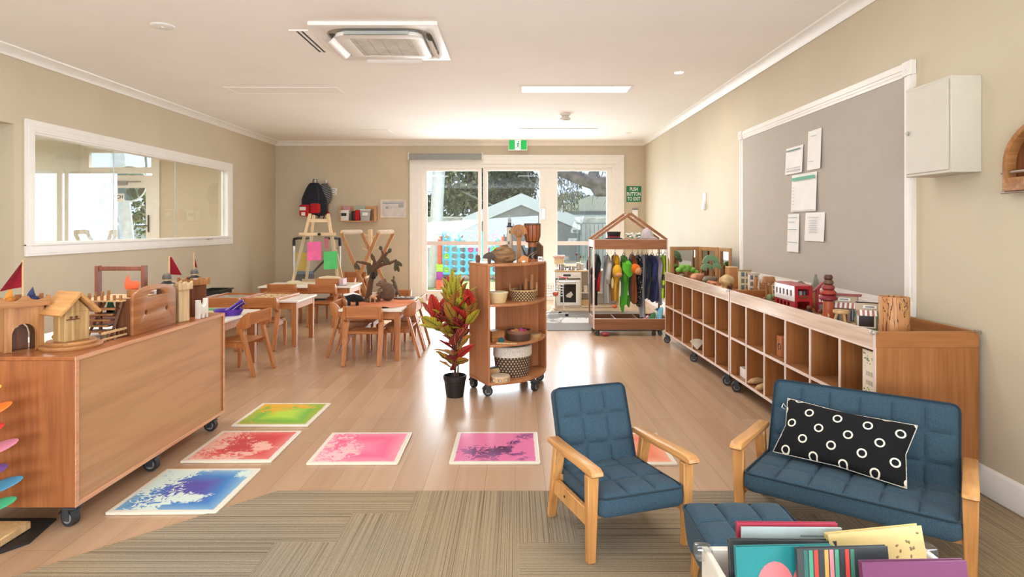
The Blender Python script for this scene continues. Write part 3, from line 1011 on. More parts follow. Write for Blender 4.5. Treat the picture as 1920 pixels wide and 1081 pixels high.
RIM = (226, 218, 204)
floor_tile('green liquid floor tile with orange swirl beside the cabinet', liquid('green_liquid', RIM, (224, 172, 58), (112, 178, 66), (176, 212, 70), 2.2, 2.4, .49), (433, 801), (579, 801), (621, 757.5), (491, 757.5))
floor_tile('red liquid floor tile with pale lace pattern beside the cabinet', liquid('red_liquid', RIM, (232, 176, 160), (206, 70, 74), (190, 52, 62), 5.3, 3.2, .49), (334, 868), (504, 868), (566, 810), (424, 811))
floor_tile('blue liquid floor tile with white froth touching the carpet', liquid('blue_liquid', RIM, (206, 226, 218), (40, 120, 190), (62, 70, 160), 8.7, 2.8, .475), (195, 966), (405, 965), (491, 881), (313, 882))
floor_tile('bright pink liquid floor tile with pale patch in middle of floor', liquid('pink_liquid', RIM, (236, 186, 190), (240, 96, 142), (246, 128, 160), 3.6, 2.6, .44), (573, 872), (747, 872), (774, 813), (622, 814))
floor_tile('magenta liquid floor tile with dark purple blot beside the armchair', liquid('magenta_liquid', RIM, (222, 116, 164), (120, 66, 122), (84, 40, 84), 6.4, 2.5, .56), (841, 872), (1014, 872), (1008, 812), (857, 812))
floor_tile('orange liquid floor tile mostly behind the armchair', liquid('orange_liquid', RIM, (240, 196, 172), (232, 118, 84), (238, 150, 120), 4.1, 2.6, .46), (1086, 873), (1259, 873), (1242, 814), (1092, 814))

# ---- rainbow petal stacker at the frame's edge
t = T('petal_stacker', 'wooden stacker with rainbow coloured petals beside the cabinet end', 'toy', (-2.25, 2.49, 0))
MB().bx(-.22, .185, -.09, .105, .012, .045, .004).build('base_board', TOYL, t)
MB().cyl((0, 0, .045), (0, 0, .80), .018, .012).build('stem', TOYL, t)
PET = [((60, 158, 112), .115, .235, 20), ((70, 130, 160), .185, .205, 20), ((98, 66, 130), .265, .185, 18), ((196, 118, 138), .345, .185, 20), ((206, 48, 44), .42, .17, 22), ((232, 110, 36), .50, .16, 22), ((240, 180, 44), .58, .155, 22)]
for i, (c, z, L, up) in enumerate(PET):
    for k, az in enumerate((-12, -100, 200)):
        b = MB()
        a = R(az + (i % 2) * 14)
        M = Matrix.Translation((0, 0, z)) @ Matrix.Rotation(a, 4, 'Z') @ Matrix.Rotation(-R(up), 4, 'Y')
        L += .025
        b.ball((L / 2 + .015, 0, 0), (L / 2, .030, .006), M @ Matrix.Rotation(R(42), 4, 'X'), 16)
        b.build('petal', paint(c, .45, name='petal_paint'), t)
b = MB().plate([(-.35, -.14), (.16, -.13), (.26, .02), (.22, .22), (-.35, .22)], .01, flat((0, 0, .006)))
S(b, 'floor_tray', 'flat black tray on floor under the petal stacker', 'tray', BLACK, (-2.25, 2.47, 0))
# ------------------------------------------------------------------ wooden castle toys on the storage cabinet
ZT_ = .7385


def scallop(w, z0, z1, n=2, dip=.6):
    """a crown board outline with n round bites out of its top edge"""
    o = [(-w / 2, z0), (w / 2, z0), (w / 2, z1)]
    seg = w / n
    r = seg * .36
    for i in range(n):
        cx = w / 2 - seg * (i + .5)
        o += [(cx + r * cos(a), z1 - r * dip * sin(a)) for a in [pi * k / 10 for k in range(11)]]
    o.append((-w / 2, z1))
    return o


def flag_thing(label, base, h, size, rz, mirror=1):
    t = T('castle_flag', label, 'flag', base, rz, 'red pennants on the wooden castles')
    MB().cyl((0, 0, 0), (0, 0, h), .0045, n=8).build('pole', TOYL, t)
    s = size
    MB().surf(lambda u, v: V((mirror * s * (1.0 - v * .92) * u * .75, .012 * sin(u * 5) * u, h - .004 - s * 1.0 + s * .98 * v - (1 - v) * u * s * .1)), 8, 6).build('pennant', cloth((132, 16, 34), .8, name='red_felt'), t)
    return t


a0, a1 = fl(6, 663, ZT_), fl(85, 653, ZT_)
g_rz = math.atan2(a1.y - a0.y, a1.x - a0.x)
gm = (a0 + a1) / 2 + V((-sin(g_rz), cos(g_rz), 0)) * .05
t = T('castle_gate', 'wooden castle gate tower with arched opening nearest the cabinet end', 'toy castle', gm, g_rz)
arch = [(.046, -.001)] + [(.046 * cos(a), .072 + .052 * sin(a)) for a in [pi * k / 16 for k in range(17)]] + [(-.046, -.001)]
MB().plate([[(-.072, 0), (.072, 0), (.072, .2), (-.072, .2)], arch], .03, front((0, -.032, 0)), .001).build('gate_front', TOYW, t)
MB().bx(-.072, -.058, -.017, .045, 0, .2).bx(.058, .072, -.017, .045, 0, .2).build('gate_side', TOYW, t)
MB().plate([rect(-.058, 0, .058, .2), circ(-.012, .108, .011, 14), [(.03, 0), (.038, 0), (.038, .07), (.03, .1), (.012, .122), (.008, .116), (.024, .096), (.03, .07)]], .012, front((0, .04, 0))).build('gate_back', TOYD, t)
MB().plate(scallop(.185, .2, .248), .018, front((0, -.056, 0)), .002).build('crown', TOYX, t)
MB().plate(scallop(.185, .2, .248), .018, front((0, .056, 0)), .002).bx(-.09, -.075, -.047, .047, .2, .225).bx(.075, .09, -.047, .047, .2, .225).bx(-.075, .075, -.047, .047, .2, .206).build('crown', TOYX, t)
MG = Matrix.Translation(gm) @ Matrix.Rotation(g_rz, 4, 'Z')
flag_thing('red pennant on the castle gate nearest the cabinet end', MG @ V((.004, .0, .2065)), .20, .118, g_rz + .1, -1)


def gnome(label, loc, rz, col, acc, s=1.0):
    t = T('gnome_figure', label, 'toy figure', loc, rz, 'small wooden figures on the castles')
    c = paint(col, .6)
    b = MB().lathe([(0, 0), (.019, 0), (.021, .012), (.018, .028), (.012, .036), (0, .037)], n=14).ball((0, -.0, .04), .011, n=10)
    b.ball((-.019, 0, .024), (.009, .006, .011), n=8).ball((.019, 0, .024), (.009, .006, .011), n=8)
    b.bm.transform(Matrix.Scale(s, 4))
    b.build('body', c, t)
    b = MB().plate([(-.017, .034), (.017, .036), (.012, .05), (.006, .078), (-.002, .066), (-.012, .05)], .02, front((0, 0, 0)), .004)
    b.bm.transform(Matrix.Scale(s, 4))
    b.build('pointed_hood', paint(acc, .6), t)
    return t


gnome('orange hooded gnome standing on the castle gate', MG @ V((-.045, .0, .2065)), g_rz + .3, (206, 128, 44), (214, 138, 50), .95)
gnome('navy hooded gnome standing on the castle gate', MG @ V((.034, -.004, .2065)), g_rz - .2, (32, 44, 92), (26, 38, 84), 1.0)

# birdhouse
bc = fl(134, 649, ZT_)
t = T('birdhouse', 'wooden toy birdhouse with pitched roof on round stepped base', 'toy house', bc, R(68))
MB().lathe([(0, 0), (.122, 0), (.124, .008), (.12, .016), (0, .016)], n=40).build('lower_disc', TOYX, t)
MB().lathe([(0, .016), (.098, .016), (.1, .024), (.096, .032), (0, .032)], n=40).build('upper_disc', TOYX, t)
SPALT = wood((150, 112, 66), (206, 172, 120), 'Z', .55, .5, dist=3.0, name='spalted_wood')
b = MB().m(0).plate(rect(-.055, .032, .055, .165), .085, front((0, 0, 0)), .003).plate([(-.055, .165), (.055, .165), (0, .225)], .085, front((0, 0, 0)))
b.build('trunk', SPALT, t)
b = MB()
for s in (-1, 1):
    b.plate([(0, .258), (s * .098, .160), (s * .098 - s * .012, .152), (0, .238)], .165, front((0, .012, 0)), .002)
b.build('roof', TOYL if 0 else wood((190, 134, 78), (214, 160, 102), 'Y', .5, 1.0, name='roof_board'), t)
b = MB()
for s in (-1, 1): b.cyl((s * .012 - .02, -.048, .142), (s * .012 - .02, -.052, .142), .006, n=10)
b.bx(-.05, .005, -.05, -.042, .13, .134)
b.build('owl_eyes', TOYD, t)
gnome('small yellow gnome half hidden behind the birdhouse trunk', fl(107, 638, ZT_ + .0), R(30), (214, 150, 40), (208, 170, 40), .8)

# folding play castle
t = T('folding_castle', 'wooden carry-case castle with peg terrace and stairs', 'toy castle', (-1.975, 3.315, ZT_), R(90))
n = 15
outl = [(-.197, 0), (.197, 0), (.197, .185)] + [(.197 * cos(a), .185 + .06 * sin(a) ** .8) for a in [pi * (k + .5) / n for k in range(n)]] + [(-.197, .185)]
hand = [(-.07, .186), (.085, .186)] + [(.0075 + .0775 * cos(a), .192 + .026 * sin(a)) for a in [pi * k / 12 for k in range(13)]]
MB().plate([outl, hand, circ(-.085, .105, .0125, 14), circ(.105, .105, .0125, 14)], .016, front((0, -.008, 0)), .002).build('front_board', wood((142, 86, 48), (186, 124, 74), 'X', .42, 1.1, name='castle_board'), t)
MB().bx(-.197, -.182, 0, .075, 0, .19, .001).build('side_wall', TOYD, t)
MB().bx(.182, .197, 0, .075, 0, .19, .001).build('side_wall', TOYD, t)
MB().bx(-.182, .182, .0, .075, .02, .028).build('floor_board', TOYD, t)
MB().bx(-.18, .18, .002, .006, .03, .17).build('inner_shade_board', paint((46, 30, 22), .7, name='inside_shade'), t)  # added dark board: the shade inside the case put into its colour
MB().bx(-.235, .06, .02, .26, .178, .186, .001).build('terrace', TOYL, t)
MB().bx(-.14, -.125, .19, .20, 0, .178).bx(.03, .045, .19, .2, 0, .178).build('terrace_post', TOYD, t)
k = 0
for (x, y) in [(-.225, .03 + .032 * i) for i in range(7)] + [(-.19 + .05 * i, .248) for i in range(5)]:
    MB().bx(x - .0055, x + .0055, y - .0055, y + .0055, .186, .212, .001).build('peg', TOYW, t)
MB().bx(-.10, -.02, .03, .08, .186, .225, .001).build('turret_block', TOYW, t)
b = MB()
for i in range(5):
    z = .03 + i * .028
    y0 = .155 - i * .012
    MB().bx(-.275, -.262, y0 - .075, y0 + .03, z, z + .009, .001).build('stair_tread', TOYX, t)
    MB().bx(-.262, -.2, y0 - .07, y0 + .026, z - .002, z + .005).build('stair_tread', TOYD, t)
MB().bar((-.24, .19, 0), (-.21, .12, .175), .01, .012).build('stringer', TOYD, t)
MB().bar((-.24, .07, 0), (-.21, .035, .175), .01, .012).build('stringer', TOYD, t)

t = T('toy_fence', 'short pale picket fence standing at the castle stairs', 'toy fence', (-2.0, 3.03, ZT_), R(88))
MB().bx(-.09, .09, -.006, .0, .006, .016, .001).build('rail', TOYL, t)
MB().bx(-.09, .09, -.006, .0, .035, .047, .001).build('rail', TOYL, t)
for i in range(5): MB().bx(-.085 + i * .04, -.075 + i * .04, 0, .006, 0, .052, .001).build('picket', TOYD, t)


def tower(label, loc, rz, w, d, h, body, lo, n=2):
    t = T('castle_tower', label, 'toy castle', loc, rz, 'toy towers behind the carry-case castle')
    MB().bx(-w / 2, w / 2, -d / 2, d / 2, 0, h, .002).build('body', body, t)
    for y in (-d / 2 - .008, d / 2 + .008): MB().plate(scallop(w * 1.28, h - .006, h + .042, n), .014, front((0, y, 0)), .0015).build('crown', lo, t)
    MB().bx(-w * .64, -w * .5, -d / 2, d / 2, h - .006, h + .03).bx(w * .5, w * .64, -d / 2, d / 2, h - .006, h + .03).build('crown_side', lo, t)
    return t


LTOW = wood((196, 162, 120), (220, 190, 150), 'Z', .45, 1.0, name='ash_toy_wood')
tower('pale wooden tower with notched crown right behind the carry-case castle', (-1.985, 3.60, ZT_), R(70), .075, .07, .195, LTOW, LTOW)
tower('dark wooden tower at the far end of the cabinet top', (-2.03, 3.84, ZT_), R(66), .105, .1, .20, TOYD, TOYW)
t = T('crown_block', 'small crown-shaped gate block leaning before the dark tower', 'toy block', (-1.925, 3.735, ZT_), R(80))
cb = [(.04, 0), (.04, .118)] + [(.03 - .001 * k - .0, .118 - .0 * k) for k in range(1)] + [(.03 * cos(a) * .9, .112 - .045 * sin(a)) for a in [pi * k / 10 for k in range(11)]] + [(-.04, .112), (-.04, 0)]
cb += [(-.028, 0)] + [(-.018 - .011 * cos(a), .03 * sin(a)) for a in [pi * k / 8 for k in range(9)]] + [(.007, 0)] + [(.018 - .011 * cos(a), .03 * sin(a)) for a in [pi * k / 8 for k in range(9)]]
MB().plate(cb, .03, front((0, 0, 0)), .001).build('block', paint((224, 214, 202), .4, name='pale_block'), t)  # the light falling on the block is put into this pale colour


def knight(label, loc, rz, s=1.0):
    t = T('knight_figure', label, 'toy figure', loc, rz, 'helmeted toy knights')
    b = MB().lathe([(0, 0), (.026, 0), (.03, .02), (.026, .042), (.012, .052), (0, .053)], n=16).bx(-.04, -.02, -.01, .01, .012, .04, .004).bx(.02, .04, -.01, .01, .012, .04, .004)
    b.bm.transform(Matrix.Scale(s, 4))
    b.build('body', paint((34, 34, 38), .6, name='knight_tunic'), t)
    b = MB().lathe([(.0295, .026), (.0302, .031), (.029, .036)], n=16)
    b.bm.transform(Matrix.Scale(s, 4))
    b.build('belt', paint((210, 196, 176), .5, name='pale_band'), t)
    b = MB().ball((0, 0, .062), (.019, .019, .016), n=14)
    b.bm.transform(Matrix.Scale(s, 4))
    b.build('face', paint((222, 190, 160), .6, name='figure_skin'), t)
    b = MB().lathe([(.0215, .06), (.0225, .068), (.02, .08), (.012, .088), (0, .091)], n=16)
    b.bm.transform(Matrix.Scale(s, 4))
    b.build('helmet', paint((92, 84, 76), .5, name='helmet_felt'), t)
    return t


knight('helmeted toy knight standing before the pale tower', (-2.035, 3.535, ZT_ + .19 - .015), R(60), 1.15) if 0 else None
knight('helmeted toy knight standing on the dark tower', (-2.02, 3.83, ZT_ + .2), R(50), 1.05)
# a post for the first knight
t = T('guard_post', 'narrow dark post block beside the carry-case castle', 'toy block', (-2.03, 3.545, ZT_), R(70))
MB().bx(-.022, .022, -.03, .03, 0, .165, .002).build('post', TOYD, t)
MB().bx(-.026, .026, -.034, .034, .165, .185, .002).build('cap', TOYW, t)
knight('helmeted toy knight standing on the narrow dark post', (-2.03, 3.545, ZT_ + .185), R(60), 1.15)
flag_thing('red pennant over the knight on the narrow post', (-2.06, 3.62, ZT_), .385, .105, R(70), 1)
flag_thing('edge-on red pennant over the dark tower', (-2.07, 3.92, ZT_), .39, .085, R(15), .35)

# carrier with handle behind the castle
t = T('wooden_carrier', 'reddish wooden tote with tall handle frame holding animal toys', 'carrier', (-2.28, 3.52, ZT_), R(4))
REDW = wood((112, 58, 40), (146, 84, 60), 'Z', .45, .9, name='mahogany_stain')
for s in (-1, 1): MB().bx(s * .128 - .009, s * .128 + .009, -.07, .07, 0, .06, .002).build('end_wall', REDW, t)
for s in (-1, 1): MB().bx(s * .128 - .010, s * .128 + .010, -.02, .02, .06, .335, .002).build('upright', REDW, t)
MB().bx(-.128, .128, -.012, .012, .305, .33, .003).build('handle', REDW, t)
for y in (-.07, .07): MB().bx(-.12, .12, y - .006, y + .006, 0, .05, .002).build('side_wall', REDW, t)
MB().bx(-.12, .12, -.064, .064, 0, .008).build('bottom', REDW, t)


def cutout(name, label, cat, loc, rz, col, pts, th=.02, group=None):
    b = MB().plate(pts, th, front((0, 0, 0)), .003)
    return S(b, name, label, cat, paint(col, .55), loc, rz, group)


BIRD = [(-.05, .0), (.03, .0), (.045, .03), (.03, .05), (.0, .045), (-.02, .055), (-.03, .085), (-.045, .07), (-.055, .04)]
b = MB()
for i, (dx, a, h) in enumerate(((-.055, 25, .1), (-.03, 8, .125), (0, -5, .135), (.03, -16, .12), (.055, -32, .1))):
    b.plate([(-.014, 0), (.014, 0), (.02, h * .55), (0, h), (-.02, h * .55)], .012, Matrix.Translation((dx * .5, .004 * (i % 2), 0)) @ Matrix.Rotation(R(a), 4, 'Y') @ front((0, 0, 0)))
S(b, 'leaf_toy', 'dark green felt leaf fan standing in the wooden tote', 'toy plant', cloth((24, 60, 44), name='green_felt'), (-2.345, 3.53, ZT_ + .009))
cutout('bird_toy', 'orange wooden bird on the turret behind the castle board', 'toy bird', (-2.045, 3.255, ZT_ + .2255), R(25), (226, 92, 40), [(x * .72, y * .9) for x, y in BIRD], .016)
cutout('bird_toy', 'yellow and dark wooden bird beside the orange bird', 'toy bird', (-2.19, 3.545, ZT_ + .009), R(15), (206, 184, 70), [(x * .6, y * 2.1) for x, y in BIRD], .016)
cutout('plank_toy', 'brown wooden wing piece lying over the tote handle side', 'toy', (-2.10, 3.62, ZT_), R(20), (96, 62, 42), [(-.03, 0), (.03, 0), (.03, .17), (.085, .205), (.06, .21), (-.03, .19)], .02)
t = T('toy_crate', 'small pink and white toy box behind the pale tower', 'toy box', (-2.2, 3.70, ZT_), R(10))
MB().bx(-.075, .015, -.04, .04, 0, .17, .002).build('pink_box', paint((196, 150, 140), .6, name='dusty_pink'), t)
MB().bx(.017, .055, -.04, .04, 0, .175, .002).build('white_box', PAPER, t)

# ------------------------------------------------------------------ pigeonhole shelves along the pinboard wall
LEN, DEP, ZB, ZD, ZTOP = 1.92, .508, .105, .71, .788


def cubby(label, loc, rz):
    t = T('pigeonhole_shelf', label, 'shelf unit', loc, rz, 'low pigeonhole shelves along the pinboard wall')
    for y in (0, LEN - .018):
        e = MB().bx(0, DEP, y, y + .018, ZB, ZD, .001).build('end_panel', OAK_Z, t)
        MB().bx(.0, DEP, y - .001, y + .018, ZD, ZTOP, .001).build('end_rail', OAK_X, t)
    MB().bx(0, .016, .018, LEN - .018, ZD - .012, ZTOP, .0015).build('front_rail', wood((216, 192, 172), (226, 206, 190), 'Y', .12, .4, .6, name='glossy_rail'), t)  # paler than the oak: glare on the laminate put into the colour
    MB().bx(DEP - .016, DEP, .018, LEN - .018, ZD, ZTOP, .001).build('back_rail', OAK_Y, t)
    MB().bx(.016, DEP - .016, .018, LEN - .018, ZD - .018, ZD).build('deck', OAK_Y, t)
    MB().bx(.004, DEP, .018, LEN - .018, .402, .418).build('middle_shelf', OAK_Y, t)
    MB().bx(.0, DEP, .018, LEN - .018, ZB, ZB + .018).build('bottom_shelf', OAK_Y, t)
    MB().bx(DEP - .01, DEP - .004, .018, LEN - .018, ZB + .018, ZD - .018).build('back_panel', OAK_Z, t)
    tr = MB()
    for i in range(1, 6):
        y = LEN * i / 6
        MB().bx(.004, DEP - .012, y - .008, y + .008, ZB + .018, ZD - .018).build('partition', OAK_Z, t)
        tr.bx(-.001, .0045, y - .0085, y + .0085, ZB + .018, ZD - .012)
    tr.bx(-.001, .0045, .018, LEN - .018, .401, .419).bx(-.0015, .003, 0, LEN, ZB - .001, ZB + .019).bx(-.0015, .003, -.001, .018, ZB, ZTOP).bx(-.0015, .003, LEN - .018, LEN + .001, ZB, ZTOP)
    tr.bx(-.0012, .018, 0, LEN, ZTOP - .002, ZTOP + .0008).bx(-.0012, .002, .018, LEN - .018, ZD - .014, ZD - .004)
    tr.build('edge_trim', LIPW, t)
    for y in (.09, LEN - .02 if label.startswith('far') else LEN - .09, LEN / 2):
        for x in (.03, DEP - .05): caster(t, (x, y, ZB), R(70) if x < .1 else R(100), .036)
    for x in (.0, DEP): MB().bx(x - .02, x + .012, -.008, .02, ZTOP - .015, ZTOP + .006, .006, None, 2).build('corner_guard', glassy('clear_guard', (.9, .93, .93, 1), .2, .1), t)
    return t


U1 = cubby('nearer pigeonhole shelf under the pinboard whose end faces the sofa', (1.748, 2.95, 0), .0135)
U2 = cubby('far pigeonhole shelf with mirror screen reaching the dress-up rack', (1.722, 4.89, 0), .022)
ZDK = ZD + .0005
# things in the pigeonholes
t = T('face_box', 'tan box with spectacles print standing in a pigeonhole', 'box', (1.875, 4.12, .4185), R(0))
MB().bx(-.09, .09, -.035, .035, 0, .14, .004).build('box_body', paint((188, 118, 74), .6, name='kraft_box'), t)
b = MB()
for x in (-.045, .02): b.plate([circ(x, .07, .022, 18), circ(x, .07, .015, 18)], .002, front((0, -.036, 0)))
b.bx(-.02, -.003, -.037, -.035, .068, .073)
b.plate([circ(.0, .07, .022, 18), circ(.0, .07, .014, 18)], .002, onright((-.091, -.012, 0)))
b.build('spectacles_print', DGREY, t)
for i, (px, py, a) in enumerate(((1413, 715, 70), (1424, 726, 82))):
    p = fl(px, py + 5, .1235)
    b = MB().tube([(-.1, 0, .02), (-.07, 0, .026), (-.02, 0, .028), (.03, 0, .022), (.07, 0, .013), (.1, 0, .012), (.115, 0, .012)], [.008, .02, .026, .02, .011, .014, .004], 12)
    S(b, 'wooden_skittle', ('pale wooden skittle lying deeper in the bottom pigeonhole', 'pale wooden skittle lying at the front of the bottom pigeonhole')[i], 'toy', TOYL, (p.x + .05, p.y, .1235), R(a - 60), 'wooden skittles in the pigeonhole')
t = T('storage_basket', 'small white basket in the bottom pigeonhole beside the skittles', 'basket', (1.82, 4.74, .1235))
MB().plate([rrect(-.05, -.06, .05, .06, .012), rrect(-.045, -.055, .045, .055, .01)], .07, flat((0, 0, .037))).plate(rrect(-.05, -.06, .05, .06, .012), .004, flat((0, 0, .002))).build('basket_body', PAPER, t)
b = MB().surf(lambda u, v: V((.012 * sin(v * 3.1), (v * .09 + .01) * sin((u - .5) * 1.5), .006 + (v * .1) * cos((u - .5) * 1.5) + .0022 * (1 if int(u * 24) % 2 else -1) * v)), 24, 8)
S(b, 'shell', 'white fan-shaped shell standing in a bottom pigeonhole', 'shell', paint((232, 222, 200), .5, name='shell_white'), (1.735, 5.80, .1235), R(80))
S(MB().bx(-.03, .03, -.035, .035, 0, .05, .005).bx(-.02, .02, -.036, -.034, .015, .035), 'pink_box', 'tiny pink box in an upper pigeonhole of the far shelf', 'box', paint((190, 78, 92), .5, name='pink_card'), (1.80, 6.55, .4185))
t = T('tree_card', 'cream card with drawn family tree standing in the nearest pigeonhole', 'card', (1.766, 3.03, .1235), R(0))
MB().bx(0, .012, -.055, .062, 0, .555, .001).build('card', paint((226, 212, 190), .7, name='cream_card'), t)
Mr = onright((-.0008, 0, 0))
b = MB().plate([(.012, 0), (.034, 0), (.028, .12), (.03, .26), (.05, .33), (.044, .335), (.022, .29), (.0, .31), (-.03, .32), (-.03, .312), (.0, .295), (.014, .25), (.016, .12)], .001, Mr)
b.build('drawn_trunk', paint((112, 84, 66), .7, name='drawn_bark'), t)
rn = random.Random(4)
b = MB()
for i in range(46):
    x, z = rn.uniform(-.05, .055), rn.choice((rn.uniform(.27, .37), rn.uniform(.49, .54), rn.uniform(.3, .36)))
    b.plate(circ(x, z, rn.uniform(.003, .007), 7, rn.uniform(.002, .005)), .001, Mr)
for i in range(9): b.plate(circ(-.03 + rn.uniform(-.012, .012), .14 + i * .017, .004, 6, .007), .001, Mr)
b.build('drawn_leaves', paint((112, 138, 84), .7, name='drawn_leaf'), t)
b = MB()
for z in (.385, .43): 
    for i in range(6): b.plate(rect(-.028 + i * .014, z, -.019 + i * .014, z + .022), .001, Mr)
b.build('lettering', paint((176, 164, 150), .7, name='pale_lettering'), t)

# ---- toys on the nearer shelf
def window_row(b, x0, x1, z0, z1, n, M, gap=.35):
    w = (x1 - x0) / n
    for i in range(n): b.plate(rect(x0 + w * (i + gap / 2), z0, x0 + w * (i + 1 - gap / 2), z1), .002, M)


t = T('toy_bus', 'red wooden double-decker toy bus with white-lit side panel on shelf', 'toy bus', (1.94, 4.25, ZDK), 0)
bl, bw, bh = .31, .115, .185
REDT = paint((168, 30, 38), .4, name='toy_red')
dk_ = paint((62, 24, 26), .5, name='bus_window_shadow')
wn = [rect(-bl / 2 + .018 + i * .056, .115, -bl / 2 + .048 + i * .056, .155) for i in range(5)]
lw_ = [rect(-bl / 2 + .028 + i * .056, .03, -bl / 2 + .062 + i * .056, .07) for i in range(4)]
MB().plate([rect(-bl / 2, .082, bl / 2, bh)] + wn, .006, onright((-bw / 2, 0, 0))).build('side_panel', paint((226, 218, 218), .2, name='bus_side_lit'), t)  # light on this side of the bus put into its white colour
MB().plate([rect(-bl / 2, .012, bl / 2, .082)] + lw_, .006, onright((-bw / 2 + .004, 0, 0))).build('lower_side', REDT, t)
MB().plate([rect(-bl / 2, .012, bl / 2, bh)], .006, onright((bw / 2, 0, 0))).build('far_side', REDT, t)
ewin = [rect(-.038, .125, .038, .168), rect(-.04, .02, .04, .082)]
MB().plate([rect(-bw / 2, .012, bw / 2, bh)] + ewin, .008, front((0, -bl / 2, 0))).build('end_panel', REDT, t)
MB().plate([rect(-bw / 2, .012, bw / 2, bh)], .008, front((0, bl / 2, 0))).build('end_panel', REDT, t)
MB().bx(-bw / 2 - .003, bw / 2 + .003, -bl / 2 - .006, bl / 2 + .006, bh, bh + .008, .003).build('roof', paint((176, 96, 96), .5, name='faded_red'), t)
MB().bx(-bw / 2 + .006, bw / 2 - .003, -bl / 2 + .004, bl / 2 - .004, .09, .098).bx(-bw / 2 + .006, bw / 2 - .003, -bl / 2 + .004, bl / 2 - .004, .012, .02).build('deck', TOYL, t)
b = MB()
b.bx(-.03, .032, -bl / 2 - .006, -bl / 2 - .003, .103, .118)
b.build('name_plate', TOYD, t)
for i, x in enumerate((-.025, .0, .025)):
    MB().bx(x - .009, x + .009, -bl / 2 + .03, -bl / 2 + .05, .098, .15, .004).build('passenger', paint([(110, 112, 110), (168, 166, 160), (90, 92, 90)][i], .6), t)
for y in (-.09, .09):
    for x in (-bw / 2 - .001, bw / 2 + .001): MB().cyl((x - .004, y, .016), (x + .004, y, .016), .016, n=14).build('wheel', DGREY, t)

t = T('clock_tower', 'red toy clock tower house behind the bus', 'toy house', (2.12, 4.20, ZDK), R(-20))
MB().bx(-.04, .04, -.03, .03, 0, .15, .001).plate([(-.04, .15), (.04, .15), (0, .195)], .06, front((0, 0, 0))).build('tower_body', REDT, t)
for s in (-1, 1): MB().plate([(0, .205), (s * .055, .145), (s * .052, .138), (0, .193)], .075, front((0, 0, 0))).build('roof_slope', paint((150, 48, 50), .5, name='roof_red'), t)
MB().plate(circ(0, .152, .018, 18), .003, front((0, -.031, 0))).build('clock_face', PAPER, t)
b = MB()
for i in range(3): b.plate(rect(-.024 + i * .017, .07, -.012 + i * .017, .12), .003, front((0, -.031, 0)))
b.build('tower_window', PAPER, t)
MB().plate(rect(-.024, 0, .022, .055), .003, front((0, -.031, 0))).build('tower_door', GREY, t)

t = T('stacking_tower', 'tapered stack of dark red rounded rings on wooden cylinder', 'toy', (1.915, 3.72, ZDK))
MB().cyl((0, 0, 0), (0, 0, .135), .033, .028, 18).build('post', wood((168, 74, 44), (196, 108, 66), 'Z', .45, 1, name='stained_post'), t)
z = .135
for i, (r, h, c) in enumerate(((.052, .034, (128, 30, 40)), (.046, .032, (158, 54, 34)), (.037, .032, (132, 48, 46)), (.031, .03, (98, 66, 50)), (.026, .03, (84, 50, 40)))):
    MB().lathe([(0, z), (r * .7, z), (r, z + h * .3), (r, z + h * .6), (r * .75, z + h), (0, z + h)], n=20).build('ring', paint(c, .5), t)
    z += h


